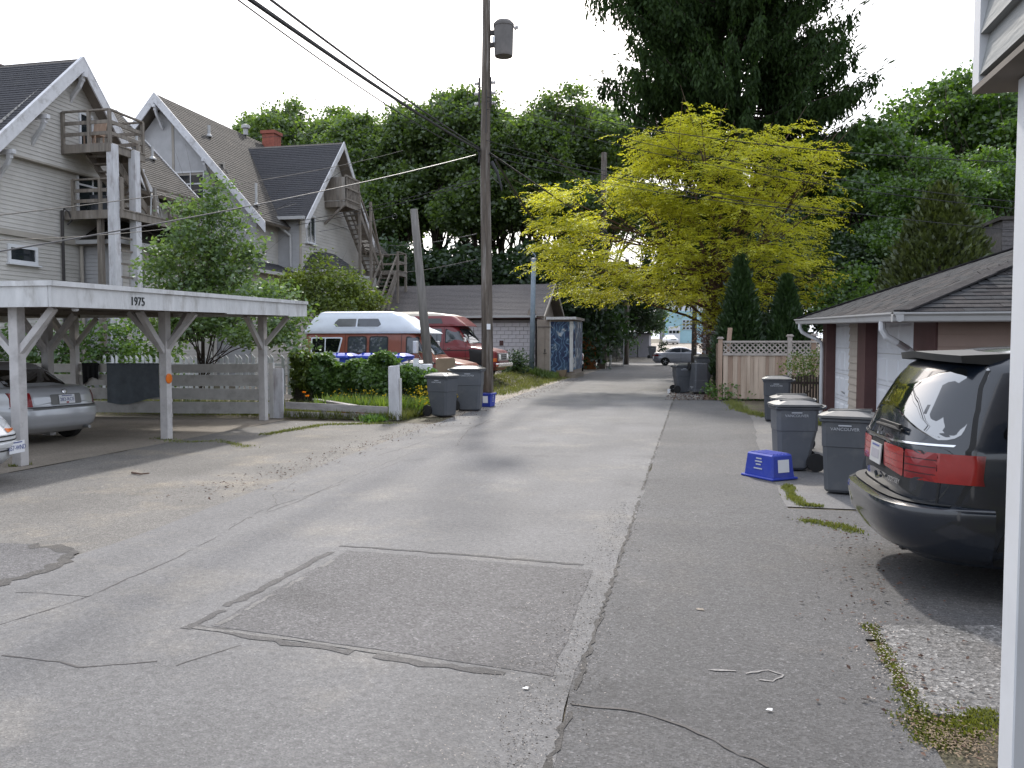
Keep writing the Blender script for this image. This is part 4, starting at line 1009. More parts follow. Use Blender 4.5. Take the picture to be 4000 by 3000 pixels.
for s in (-1, 1):
    vs, fs = [], []
    for j in range(6):
        z = .67 + .235 * j / 5
        for i in range(10):
            t = i / 9
            if t < .6: y = .60 + t / .6 * .19; vs.append((B.rear(y, z) - .010, s * y, z))
            else:
                x0 = B.rear(.79, z); x = x0 + (t - .6) / .4 * (.42 - (j / 5) * .12 - x0); vs.append((x, s * (B.side(x, z) + .010), z))
    for j in range(5):
        for i in range(9): k = j * 10 + i; fs.append((k, k + 1, k + 11, k + 10))
    MB().add(vs, fs).out('tail_light', 'tail_red', sl, smooth=True, world=False)
decal([(-.58, .70), (.58, .70), (.58, .86), (-.58, .86)], rearf(B, .009), 'boot_panel', 'silver', sl, r=.04)
decal([(-.30, .69), (.30, .69), (.30, .865), (-.30, .865)], rearf(B, .013), 'plate_recess', 'silver_dust', sl, r=.03)
number_plate(sl, (B.rear(0, .775) - .022, 0, .775), (0, -1, 0), (-1, 0, .12), "282-RCE", sticker=True)
MB().lathe((B.rear(0, .905) - .012, 0, .905), [(.045, 0), (.045, .008), (.03, .012)], 14, axis=(-1, 0, .3)).out('badge', 'chrome', sl, world=False)
decal([(-.72, .615), (.72, .615), (.75, .655), (-.75, .655)], rearf(B, .012), 'bumper_step', 'silver_dust', sl, r=.01)
seam_line(sl, [(-.80, .655), (0, .66), (.80, .655)], rearf(B, .014), .012)
MB().tube((.02, -.42, .26), (.4, -.42, .26), .03).out('exhaust', 'steel', sl, world=False)
sl.rotation_euler = (0, 0, R(180 - 9)); sl.location = (-10.55, 12.35, 0.0)

# white car whose nose just enters at the left
wc, B, Cb = saloon('saloon_car', "white car with amber indicator whose nose enters at the left edge", 'white_car', L=4.6)
for s in (-1, 1):
    decal([(s * .45, .70), (s * .80, .70), (s * .80, .815), (s * .45, .835)], frontf(B, .010), 'headlight', 'headlight', wc, r=.02)
    decal([(s * .45, .640), (s * .815, .640), (s * .81, .690), (s * .45, .690)], frontf(B, .012), 'indicator', 'amber', wc, r=.01)
for z in (.60, .545, .42):
    seam_line(wc, [(-.80, z), (0, z), (.80, z)], frontf(B, .010), .016, 'black_plastic')
decal([(-.78, .43), (.78, .43), (.80, .54), (-.80, .54)], frontf(B, .018), 'bumper_bar', 'white_car', wc, r=.02)
number_plate(wc, (B.front(.62, .44) + .05, .60, .44), (-.18, 1, 0), (1, .18, 0), "857-WND", w=.30, h=.15)
MB().prism([(B.front(.62, .44) + .03, .44, .355), (B.front(.8, .44) + .03, .77, .355), (B.front(.8, .44) + .03, .77, .525), (B.front(.62, .44) + .03, .44, .525)], (.012, 0, 0)).out('plate_frame', 'black_plastic', wc, world=False)
wc.rotation_euler = (0, 0, 0); wc.location = (-8.22 - 4.6, 8.17, 0)

# saloon crossing at the end of the lane
sx, B, Cb = saloon('saloon_car', "silver saloon crossing the far end of the lane", 'sedan_silver', glass='hazy_glass', L=4.75)
for s in (-1, 1): decal([(s * .55, .70), (s * .80, .70), (s * .79, .84), (s * .55, .84)], rearf(B, .008), 'tail_light', 'tail_red', sx, r=.02)
for s in (-1, 1): decal([(.02, .68), (.26, .68), (.20, .86), (.06, .86)], sidef(B, s, .008), 'tail_light', 'tail_red', sx, r=.02)
for s in (-1, 1): decal([(s * .45, .66), (s * .80, .66), (s * .78, .80), (s * .45, .80)], frontf(B, .008), 'headlight', 'headlight', sx, r=.02)
for yy in (-.35, .35):
    MB().lathe((2.0, yy, .98), [(.09, 0), (.12, .08), (.12, .18), (.08, .25)], 10).out('headrest', 'black_plastic', sx, world=False)
_s = at_y(1408, 785, 64.0); sx.location = (_s.x, 64.3, 0.012); sx.rotation_euler = (0, 0, R(3))
# parked car up the far street
fc, B, Cb = saloon('saloon_car', "pale car parked in front of the far blue workshop", 'white_car', L=4.4)
for s in (-1, 1): decal([(s * .45, .66), (s * .80, .66), (s * .78, .80), (s * .45, .80)], frontf(B, .008), 'headlight', 'headlight', fc, r=.02)
decal([(-.4, .62), (.4, .62), (.4, .76), (-.4, .76)], frontf(B, .006), 'grille', 'black_plastic', fc, r=.02)
_f = at_y(1438, 741, 131); fc.location = (_f.x + .2, 131, ground_z(_f.x, 131) + .012); fc.rotation_euler = (0, 0, R(-75))

# ---------------------------------------------------------------- camper vans in the lot, noses towards the lane
def van_body(t, paint, L=5.6):
    B = Shell([(.32, .05, L - .15, .90, 14, 8), (.45, .0, L - .03, .96, 14, 8), (.62, .0, L, .98, 14, 8), (1.0, .02, L - .02, .995, 14, 8), (1.08, .02, L - .10, .99, 13, 7), (1.16, .03, L - .42, .985, 12, 7),
               (1.27, .04, L - 1.05, .97, 14, 8), (1.40, .05, L - 1.18, .955, 14, 8), (1.98, .09, L - 1.62, .875, 14, 8), (2.06, .12, L - 1.70, .84, 12, 7), (2.10, .3, L - 1.9, .7, 8, 5)])
    autosmooth(B.mesh(96, 3).out('body', paint, t, smooth=True, world=False), 35)
    for s in (-1, 1):
        for x in (1.25, L - .95): arch(t, B, x, .43, s); wheel(t, x, s * .88, .35, .2, s, 'steel')
        for x in (1.5, 2.55, 3.35, 4.25): seam_line(t, [(x, .45), (x, 2.0)], sidef(B, s, .006), .014)
    for s in (-1, 1):
        for x in (2.42, L - 2.0): MB().bb(x, x + .14, s * .985 - .02, s * .985 + .02, 1.14, 1.18).out('door_handle', 'chrome', t, world=False)
        seam_line(t, [(.1, 1.10), (L - .5, 1.10)], sidef(B, s, .008), .03, 'black_plastic'); seam_line(t, [(.15, .80), (L - .2, .80)], sidef(B, s, .012), .035, 'chrome')
    decal([(-.74, 1.36), (.74, 1.36), (.68, 1.94), (-.68, 1.94)], frontf(B, .008), 'windscreen', 'hazy_glass', t, r=.06)
    g = decal([(-.72, .70), (.72, .70), (.72, .98), (-.72, .98)], frontf(B, .010), 'grille', 'steel', t, r=.03)
    for k in range(3):
        for y in (-.22, .0, .22): decal([(y - .10, .74 + k * .075), (y + .10, .74 + k * .075), (y + .10, .79 + k * .075), (y - .10, .79 + k * .075)], frontf(B, .016), 'grille_slot', 'black_plastic', g, r=0, rings=2)
    for s in (-1, 1):
        decal([(s * .42, .74), (s * .68, .74), (s * .68, .94), (s * .42, .94)], frontf(B, .016), 'headlight', 'headlight', t, r=.03)
        decal([(s * .80, .66), (s * .92, .66), (s * .92, .80), (s * .80, .80)], frontf(B, .012), 'indicator', 'amber', t, r=.02)
    MB().bb(L - .05, L + .10, -.95, .95, .45, .60).out('front_bumper', 'chrome', t, world=False, bevel=.03)
    MB().bb(-.12, .02, -.95, .95, .45, .60).out('rear_bumper', 'chrome', t, world=False, bevel=.03)
    return B
cv = thing('camper_van', (0, 0, 0), "rust red camper van with tall white roof behind the ivy hedge", "camper van")
L_ = 5.52
B = van_body(cv, 'van_rust', L_)
HT = Shell([(2.04, .03, L_ - 1.22, .915, 12, 7), (2.10, .02, L_ - 1.30, .93, 12, 7), (2.22, .10, L_ - 1.62, .92, 12, 7), (2.54, .34, L_ - 2.08, .80, 12, 7), (2.60, .40, L_ - 2.16, .765, 12, 7)])
autosmooth(HT.mesh(96, 3).out('high_roof', 'camper_white', cv, smooth=True, world=False), 30)
autosmooth(Shell([(2.60, .44, L_ - 2.25, .70, 12, 7), (2.70, .50, L_ - 2.45, .66, 12, 7), (2.74, .60, L_ - 2.65, .58, 8, 5)]).mesh(72, 2).out('roof_pan', 'camper_white', cv, smooth=True, world=False), 30)
for s in (-1, 1):
    w = decal([(1.13, 2.22), (2.66, 2.22), (2.76, 2.30), (2.62, 2.53), (1.22, 2.53), (1.08, 2.36)], sidef(HT, s, .010), 'roof_window', 'camper_white', cv, r=.05)
    decal([(1.19, 2.25), (1.86, 2.25), (1.86, 2.50), (1.26, 2.50), (1.14, 2.37)], sidef(HT, s, .018), 'pane', 'curtain_glass', w, r=.03)
    decal([(1.91, 2.25), (2.61, 2.25), (2.69, 2.32), (2.58, 2.50), (1.91, 2.50)], sidef(HT, s, .018), 'pane', 'hazy_glass', w, r=.03)
    w = decal([(.35, 1.40), (1.30, 1.40), (1.42, 1.92), (.35, 1.92)], sidef(B, s, .010), 'side_window', 'camper_white', cv, r=.06)
    decal([(.40, 1.44), (.82, 1.44), (.82, 1.88), (.40, 1.88)], sidef(B, s, .018), 'pane', 'tint_glass', w, r=.03)
    decal([(.86, 1.44), (1.26, 1.44), (1.36, 1.88), (.86, 1.88)], sidef(B, s, .018), 'pane', 'tint_glass', w, r=.03)
    for x0, x1 in ((1.58, 2.22), (2.30, 2.92)):
        w = decal([(x0, 1.40), (x1, 1.40), (x1, 1.95), (x0, 1.95)], sidef(B, s, .008), 'side_window', 'black_plastic', cv, r=.09)
        decal([(x0 + .04, 1.44), (x1 - .04, 1.44), (x1 - .04, 1.91), (x0 + .04, 1.91)], sidef(B, s, .014), 'pane', 'hazy_glass', w, r=.07)
    w = decal([(3.50, 1.38), (4.20, 1.38), (3.88, 1.94), (3.50, 1.94)], sidef(B, s, .008), 'side_window', 'black_plastic', cv, r=.05)
    decal([(3.54, 1.42), (4.12, 1.42), (3.84, 1.90), (3.54, 1.90)], sidef(B, s, .014), 'pane', 'hazy_glass', w, r=.04)
    MB().bb(3.86, 3.98, s * 1.28 - .12, s * 1.28 + .12, 1.42, 1.80).out('mirror', 'white_paint', cv, world=False, bevel=.02)
    MB().path([(4.1, s * .95, 1.1), (4.0, s * 1.22, 1.36), (3.95, s * 1.26, 1.45)], .018).path([(4.1, s * .97, 1.4), (3.95, s * 1.24, 1.5)], .018).out('mirror_arm', 'chrome', cv, world=False)
_a = at_y(640, 700, 24.4); cv.location = (-12.30, 25.35, 0.0); cv.rotation_euler = (0, 0, R(2.5))

rv = thing('camper_van', (0, 0, 0), "dark red camper van with beige roof beside the block garage", "camper van")
B = van_body(rv, 'van_red', 5.5)
HT = Shell([(2.04, .03, 4.20, .90, 12, 7), (2.12, .03, 4.12, .90, 12, 7), (2.40, .15, 3.75, .80, 12, 7), (2.44, .2, 3.68, .78, 12, 7)])
autosmooth(HT.mesh(96, 3).out('high_roof', 'van_red', rv, smooth=True, world=False), 30)
autosmooth(Shell([(2.44, .22, 3.64, .77, 12, 7), (2.52, .35, 3.30, .70, 12, 7), (2.56, .45, 2.9, .62, 12, 7), (2.62, .55, 2.4, .52, 10, 6)]).mesh(72, 2).out('roof_pan', 'van_beige', rv, smooth=True, world=False), 30)
for s in (-1, 1):
    decal([(2.3, 2.14), (3.3, 2.14), (3.2, 2.34), (2.3, 2.34)], sidef(HT, s, .010), 'roof_window', 'tint_glass', rv, r=.03)
    decal([(2.5, 1.40), (3.25, 1.40), (3.25, 1.94), (2.5, 1.94)], sidef(B, s, .010), 'side_window', 'hazy_glass', rv, r=.06)
    w = decal([(3.40, 1.38), (4.32, 1.38), (4.02, 1.93), (3.40, 1.93)], sidef(B, s, .008), 'side_window', 'black_plastic', rv, r=.05)
    decal([(3.44, 1.42), (4.25, 1.42), (3.98, 1.89), (3.44, 1.89)], sidef(B, s, .014), 'pane', 'hazy_glass', w, r=.04)
    MB().bb(4.25, 4.33, s * 1.15 - .09, s * 1.15 + .09, 1.42, 1.60).out('mirror', 'chrome', rv, world=False, bevel=.02)
    MB().path([(4.3, s * .95, 1.3), (4.3, s * 1.1, 1.45)], .015).out('mirror_arm', 'chrome', rv, world=False)
decal([(4.45, .62), (5.2, .62), (5.15, 1.10), (4.40, 1.16)], sidef(B, -1, .02), 'wing_panel', 'black_plastic', rv, r=.03)
rv.location = (-12.75, 32.1, 0.35); rv.rotation_euler = (0, 0, R(-4))

# pickup half hidden beside the mural shed
pk_ = thing('pickup_truck', (0, 0, 0), "dark pickup truck showing its red tail light behind the mural shed", "pickup")
B = Shell([(.45, .0, 5.2, .90, 14, 8), (.60, .0, 5.3, .95, 14, 8), (1.0, .0, 5.25, .97, 14, 8), (1.10, .02, 5.0, .95, 10, 6)])
autosmooth(B.mesh(72, 2).out('body', 'odyssey', pk_, smooth=True, world=False), 35)
Cb = Shell([(1.08, 1.8, 4.0, .90, 10, 6), (1.3, 1.9, 3.6, .82, 10, 6), (1.72, 2.1, 3.1, .70, 8, 5), (1.78, 2.3, 2.95, .55, 6, 4)])
autosmooth(Cb.mesh(64, 2).out('cabin', 'odyssey', pk_, smooth=True, world=False), 35)
for s in (-1, 1):
    decal([(s * .72, .72), (s * .92, .72), (s * .92, 1.06), (s * .72, 1.06)], rearf(B, .02), 'tail_light', 'tail_red', pk_, r=.03)
    for x in (1.1, 4.2): arch(pk_, B, x, .43, s); wheel(pk_, x, s * .86, .37, .22, s, 'steel')
decal([(-.66, .66), (.66, .66), (.66, 1.04), (-.66, 1.04)], rearf(B, .012), 'tailgate', 'bin_dark', pk_, r=.03)
MB().bb(-.18, .02, -.9, .9, .45, .62).out('rear_bumper', 'chrome', pk_, world=False, bevel=.03)
_p = at_y(1260, 770, 48); pk_.location = (_p.x - .95, 48.3, .02); pk_.rotation_euler = (0, 0, R(101))
# ================================================================== LEFT SIDE: carport, fences, bins, garage, shed
cp_ = thing('carport', (-12, 13.5, 0), "white flat-roofed timber carport numbered 1975 on the left", "carport")
def zt(y): return 2.555 + (y - 9.66) * .0108
Xf, Xb, Ya, Yb = -8.5, -16.2, 9.66, 17.28
MB().hexa([(Xb, Ya + .05, zt(Ya) - .14), (Xf - .05, Ya + .05, zt(Ya) - .14), (Xf - .05, Yb - .05, zt(Yb) - .14), (Xb, Yb - .05, zt(Yb) - .14),
           (Xb, Ya + .05, zt(Ya) - .012), (Xf - .05, Ya + .05, zt(Ya) - .012), (Xf - .05, Yb - .05, zt(Yb) - .012), (Xb, Yb - .05, zt(Yb) - .012)]).out('roof', 'soffit', cp_)
js = [Ya, 14.0, 16.42, Yb]
for a, b in zip(js, js[1:]):
    MB().hexa([(Xf - .045, a + .004, zt(a) - .32), (Xf, a + .004, zt(a) - .32), (Xf, b - .004, zt(b) - .30), (Xf - .045, b - .004, zt(b) - .30),
               (Xf - .045, a + .004, zt(a)), (Xf, a + .004, zt(a)), (Xf, b - .004, zt(b)), (Xf - .045, b - .004, zt(b))]).out('fascia_board', 'white_wood', cp_)
    MB().beam((Xf + .012, a, zt(a) + .0), (Xf + .012, b - .006, zt(b)), 0.05, 0.07).out('edge_trim', 'white_wood', cp_)
MB().bb(Xb, Xf - .05, Ya, Ya + .045, zt(Ya) - .32, zt(Ya)).out('fascia_board', 'white_wood', cp_); MB().bb(Xb, Xf + .03, Ya - .03, Ya + .02, zt(Ya) - .035, zt(Ya) + .035).out('edge_trim', 'white_wood', cp_)
MB().bb(Xb, Xf - .05, Yb - .045, Yb, zt(Yb) - .30, zt(Yb)).out('fascia_board', 'white_wood', cp_)
MB().bb(Xb - .045, Xb, Ya, Yb, zt(Ya) - .32, zt(Ya)).out('fascia_board', 'white_wood', cp_)
posts = [(-9.33, 9.95), (-9.33, 13.3), (-9.45, 17.0), (-11.9, 13.4), (-14.3, 16.95), (-14.6, 9.95)]
for x, y in posts:
    zt_ = zt(y) - .16
    MB().bb(x - .075, x + .075, y - .075, y + .075, 0, zt_ - .12).out('post', 'post_paint', cp_, bevel=.006)
    for s in (-1, 1):
        if (y < 10.2 and s < 0) or (y > 16.5 and s > 0): continue
        MB().beam((x, y + s * .05, zt_ - .85), (x, y + s * .70, zt_ - .14), 0.09, 0.10).out('knee_brace', 'post_paint', cp_)
    if (x, y) != posts[2]: MB().beam((x - .02, y, zt_ - .85), (x - .72, y, zt_ - .14), 0.08, 0.09).out('knee_brace', 'post_paint', cp_)
    MB().beam((x + .02, y, zt_ - .8), (x + .62, y, zt_ - .16), 0.08, 0.09).out('knee_brace', 'post_paint', cp_)
for x in (-9.33, -11.9, -14.4): MB().hexa([(x - .05, Ya + .06, zt(Ya) - .30), (x + .05, Ya + .06, zt(Ya) - .30), (x + .05, Yb - .06, zt(Yb) - .30), (x - .05, Yb - .06, zt(Yb) - .30),
        (x - .05, Ya + .06, zt(Ya) - .145), (x + .05, Ya + .06, zt(Ya) - .145), (x + .05, Yb - .06, zt(Yb) - .145), (x - .05, Yb - .06, zt(Yb) - .145)]).out('beam', 'soffit', cp_)
for y in np.arange(10.6, 17, 0.8): MB().bb(Xb + .1, Xf - .06, y - .025, y + .025, zt(y) - .24, zt(y) - .145).out('rafter', 'soffit', cp_)
_n = at_x(297, 652, Xf)
text_mesh('house_number', "1975", 0.19, 'print_black', cp_, _n - cp_.location + Vector((.006, 0, 0)), (0, 1, 0.01), (0, 0, 1), 0.006, squeeze=.92)
MB().lathe((-8.62, 10.25, 2.235), [(.045, 0), (.05, -.02), (.03, -.04)], 10).out('lamp', 'white_paint', cp_)

# plank fence across the back of the carport
pf_ = thing('plank_fence', (-11.8, 17.2, 0), "low white plank fence closing the far side of the carport", "fence")
fy = lambda x: 17.47 + 0.10 * (x + 9.45)
for seg, (xa, xb) in enumerate(((-9.56, -11.95), (-12.1, -14.25), (-14.4, -16.2))):
    for z0, h in ((.10, .27), (.42, .26), (.74, .26), (1.05, .20)):
        j = random.uniform(-.012, .012)
        MB().hexa([(xb, fy(xb) - .018, z0 + j), (xa, fy(xa) - .018, z0 - j), (xa, fy(xa) + .018, z0 - j), (xb, fy(xb) + .018, z0 + j), (xb, fy(xb) - .018, z0 + h + j), (xa, fy(xa) - .018, z0 + h - j), (xa, fy(xa) + .018, z0 + h - j), (xb, fy(xb) + .018, z0 + h + j)]).out('plank', 'grey_paint', pf_)
for x in (-9.52, -12.02, -14.3, -16.2): MB().bb(x - .05, x + .05, fy(x) + .02, fy(x) + .11, 0, 1.28).out('post', 'grey_paint', pf_)
MB().bb(-9.50, -9.24, 17.5, 17.56, 0, 1.16).out('end_board', 'post_worn', pf_)
MB().bb(-12.1, -11.98, fy(-12) - .07, fy(-12) - .02, .05, 1.5).out('gate_stile', 'grey_paint', pf_)
# cloths over the fence
def cloth(name, label, x0, x1, zb, m, seed, uneven=.1, front=.03):
    rnd = random.Random(seed); t = thing(name, ((x0 + x1) / 2, fy((x0 + x1) / 2), 1.2), label, "cloth"); nu, nv = 26, 16; vs = []
    for i in range(nu + 1):
        u = i / nu; x = x0 + (x1 - x0) * u; drop = zb + uneven * math.sin(u * 5 + seed) * .6 + uneven * u * .8
        for j in range(nv + 1):
            v = j / nv
            if v < .18: y = fy(x) + .05 - v / .18 * .10; z = 1.275 - (.18 - v) * .9
            else: y = fy(x) - front - .035 - .02 * math.sin(u * 21 + seed) * (v - .18) * 1.2; z = 1.275 - (1.275 - drop) * (v - .18) / .82
            vs.append((x, y, z))
    W = nv + 1
    MB().add(vs, [(i * W + j, i * W + j + 1, (i + 1) * W + j + 1, (i + 1) * W + j) for i in range(nu) for j in range(nv)]).out('fabric', m, t, smooth=True)
    return t
xa, xb = at_y(243, 800, 17.2).x, at_y(352, 800, 17.3).x
cloth('blanket', "grey blue blanket hung over the carport plank fence", xa, xb, .33, 'blanket', 3)
cloth('jacket', "black jacket hung over the carport plank fence", at_y(181, 800, 17.0).x, at_y(214, 800, 17.0).x, .80, 'black_cloth', 5, .12)
rf_ = thing('reflector', (-9.23, 13.28, 1.05), "orange reflector disc screwed to the front carport post", "reflector")
MB().lathe((-9.252, 13.28, 1.10), [(.09, 0), (.09, .012), (.06, .02), (.01, .022)], 16, axis=(1, 0, 0)).out('disc', 'reflector', rf_)

# white picket fence with ivy
pk2 = thing('picket_fence', (-11, 20.6, 0), "white picket fence partly buried in ivy behind the carport", "fence")
picket = MB().prism([(-.045, -.011, 0), (.045, -.011, 0), (.045, -.011, .98), (-.045, -.011, 1.08)], (0, .022, 0)).mesh('picket', 'white_paint')
_i = 0; x = -16.4
while x < -6.9:
    if random.random() > .10:
        o = link(bpy.data.objects.new('picket', picket), pk2); o.location = (x - pk2.location.x + random.uniform(-.01, .01), -.04, (.33 if x < -9.6 else .12) + random.uniform(-.03, .03)); o.rotation_euler = (0, random.uniform(-.04, .04), 0)
    x += .155
for z in (.55, 1.12): MB().bb(-16.5, -6.9, 20.6, 20.64, z, z + .07).out('rail', 'white_paint', pk2)
for x in (-16, -13.8, -11.6, -9.35, -7.1): MB().bb(x - .06, x + .06, 20.64, 20.76, 0, 1.33).out('post', 'white_paint', pk2)

wp = thing('fence_post', (-6.56, 17.62, 0), "peeling white square post standing alone beside the weeds", "post")
MB().hexa([(-6.68, 17.56, 0), (-6.43, 17.56, 0), (-6.43, 17.68, 0), (-6.68, 17.68, 0), (-6.69, 17.56, 1.21), (-6.45, 17.56, 1.24), (-6.45, 17.68, 1.24), (-6.69, 17.68, 1.22)]).out('post', 'post_worn', wp, bevel=.012)
MB().bb(-6.43, -6.40, 17.58, 17.66, 0.02, 0.95).out('batten', 'grey_paint', wp)
fr = thing('broken_fence', (-8, 17.8, 0), "collapsed weathered fence rails lying in the grass by the white post", "fence")
MB().beam((-9.22, 17.6, .30), (-6.72, 17.62, .22), .04, .16).out('rail', 'rail_worn', fr)
MB().beam((-9.22, 17.58, .10), (-6.75, 17.60, .07), .05, .12).out('rail', 'rail_worn', fr)
MB().beam((-9.3, 19.3, .32), (-7.55, 17.72, .30), .16, .035).out('rail', 'rail_worn', fr)
MB().beam((-7.9, 17.75, .16), (-7.2, 17.72, .14), .04, .05).out('rail_end', 'tail_red', fr)
for x in (-8.3, -7.6): MB().bb(x - .05, x + .05, 17.62, 17.72, 0, .3).out('stub', 'rail_worn', fr)

# ---------------------------------------------------------------- wheeled bins
def make_bin(label, D=.72, W=.58, H=1.06, body='bin_grey', lid='bin_lid', r=.14, text=True, textside=-1):
    """front at +x, wheels at the back (-x)"""
    t = thing('wheelie_bin', (0, 0, 0), label, "bin"); hb = H - .10
    d0, w0 = D * .40, W * .41; d1, w1 = D / 2 - .02, W / 2 - .02
    mb = MB()
    prof = [(.02, d0 - .02, w0 - .02), (.05, d0, w0), (hb * .62, d0 + (d1 - d0) * .6, w0 + (w1 - w0) * .6), (hb * .63, d0 + (d1 - d0) * .6 + .008, w0 + (w1 - w0) * .6 + .008), (hb, d1, w1)]
    vs = []
    for z, a, b in prof:
        c = .05
        bk = -a + (.10 * max(0, 1 - z / (hb * .35)))      # notch for the wheels at the back
        vs += [(bk + c, -b, z), (a - c, -b, z), (a, -b + c, z), (a, b - c, z), (a - c, b, z), (bk + c, b, z), (bk, b - c, z), (bk, -b + c, z)]
    fs = [(k * 8 + i, k * 8 + (i + 1) % 8, k * 8 + 8 + (i + 1) % 8, k * 8 + 8 + i) for k in range(len(prof) - 1) for i in range(8)] + [tuple(range(7, -1, -1)), tuple(range(len(vs) - 8, len(vs)))]
    mb.add(vs, fs).out('body', body, t, world=False)
    MB().bb(-D / 2, D / 2, -W / 2, W / 2, hb - .045, hb).out('rim', body, t, world=False, bevel=.012)
    lv = []
    for z, a, b in ((hb + .004, D / 2 + .02, W / 2 + .02), (hb + .03, D / 2 + .02, W / 2 + .02), (hb + .075, D / 2 - .10, W / 2 - .09), (hb + .088, D / 2 - .18, W / 2 - .15)):
        c = .06; lv += [(-a + c, -b, z), (a - c, -b, z), (a, -b + c, z), (a, b - c, z), (a - c, b, z), (-a + c, b, z), (-a, b - c, z), (-a, -b + c, z)]
    L = MB().add(lv, [(k * 8 + i, k * 8 + (i + 1) % 8, k * 8 + 8 + (i + 1) % 8, k * 8 + 8 + i) for k in range(3) for i in range(8)] + [tuple(range(7, -1, -1)), tuple(range(24, 32))]).out('lid', lid, t, world=False)
    for s in (-1, 1): MB().beam((-D / 2 + .06, s * W * .2, hb + .082), (D / 2 - .08, s * W * .2, hb + .074), .03, .03).out('lid_rib', lid, L, world=False)
    MB().path([(-D / 2 + .02, -W * .36, hb - .04), (-D / 2 - .07, -W * .36, hb - .01), (-D / 2 - .08, -W * .3, hb), (-D / 2 - .08, W * .3, hb), (-D / 2 - .07, W * .36, hb - .01), (-D / 2 + .02, W * .36, hb - .04)], .017, 8).out('handle', body, t, world=False)
    for s in (-1, 1):
        wv = MB().lathe((-d0 + .0, s * (w0 + .035), r), [(r * .5, -.025), (r, -.025), (r, .025), (r * .5, .025)], 20, axis=(0, s, 0)); wv.lathe((-d0, s * (w0 + .035), r), [(r * .55, -.012), (r * .55, .012), (.02, .014)], 14, axis=(0, s, 0))
        wo_ = wv.out('wheel', 'rubber', t, world=False)
        MB().lathe((-d0, s * (w0 + .035), r), [(.022, .012), (.022, .022), (.005, .024)], 8, axis=(0, s, 0)).out('hub', 'steel', wo_, world=False)
        if text:
            wtop = w0 + (w1 - w0) * .9
            text_mesh('print', "VANCOUVER", .052, 'print_white', t, (0.02, s * (wtop + .010), hb * .86), (-s, 0, 0), (0, s * .06, 1), .001, squeeze=1.0)
            MB().bb(-.05, .09, s * (wtop + .012) - .001, s * (wtop + .012) + .001, hb * .86 + .035, hb * .86 + .050).out('print', 'print_white', t, world=False)
    MB().tube((-d0, -w0 - .02, r), (-d0, w0 + .02, r), .012).out('axle', 'steel', t, world=False)
    return t
big = make_bin("grey wheelie bin touching the foot of the tall utility pole")
_b = at_z(1012, 889); big.location = (_b.x - .08, _b.y + .28, .002); big.rotation_euler = (0, 0, R(6)); big.scale = (1.12, 1.1, 1.10); big["group"] = "grey wheelie bins"
def bin_copy(src, label, loc, rz, scale=(1, 1, 1), rx=0):
    c = copy_tree(src); c["label"] = label; c["group"] = "grey wheelie bins"; c.location = loc; c.rotation_euler = (rx, 0, rz); c.scale = scale; return c
_b = at_z(955, 901); bin_copy(big, "grey wheelie bin left of the utility pole bin, nearest the white post", (_b.x - .06, _b.y + .22, .002), R(-20), (.90, .92, .985))
small = make_bin("grey wheelie bin with ribbed lid beside the upturned blue box", D=.60, W=.50, H=.98, r=.125)
small["group"] = "grey wheelie bins"
small.location = (1.37, 11.95, .002); small.rotation_euler = (0, 0, R(187))
bin_copy(small, "grey wheelie bin hard against the minivan's bumper", (1.78, 10.22, .002), R(165))
_b = at_z(1690, 912); bin_copy(big, "dark grey wheelie bin between the lattice fence and garage bins", (_b.x - .10, _b.y + .30, .002), R(176), (.85, .9, .96))
_b = at_z(1730, 925); bin_copy(small, "grey wheelie bin showing only its lid behind the ribbed lid bin", (at_y(1708, 849, 14.3).x, 14.3, .002), R(180), (1, 1, .93))
# three bins by the lattice fence corner: one upright, one upturned, one behind
_b = at_z(1468, 850); bin_copy(big, "shaded wheelie bin with lid at the lane edge by the lattice fence", (_b.x + .06, _b.y + .35, .002), R(20), (.82, .86, .98))
_b = at_z(1502, 852); bin_copy(big, "upturned wheelie bin with wheels in the air by the lattice fence", (_b.x + .12, _b.y + .30, 1.075), R(-70), (.92, .95, 1), rx=math.pi)
_b = at_z(1512, 845); bin_copy(big, "tall wheelie bin standing behind the upturned bin", (_b.x + .1, _b.y + 1.4, .002), R(-80), (1.0, 1.0, 1.25))
# blue recycling carts behind the hedge: only lids show
bc = make_bin("blue lidded recycling cart behind the ivy hedge, leftmost of three", body='blue_lid', lid='blue_lid', text=False)
bc["group"] = "blue recycling carts"
bc.location = (at_y(742, 765, 22.6).x, 22.7, .05); bc.scale = (1.15, 1.15, 1.33); bc.rotation_euler = (0, 0, R(95))
for xx, l_ in ((800, "blue lidded recycling cart behind the ivy hedge, middle of three"), (858, "blue lidded recycling cart behind the ivy hedge, rightmost of three")):
    c = copy_tree(bc); c["label"] = l_; c.location = (at_y(xx, 765, 22.6).x, 22.7, .05); c.rotation_euler = (0, 0, R(88))
_b = at_y(905, 770, 22.0); c = bin_copy(big, "pale grey bin lid showing over the hedge beside the leaning pole", (_b.x - .1, 22.2, 0), R(80), (1, 1.1, 1.2))

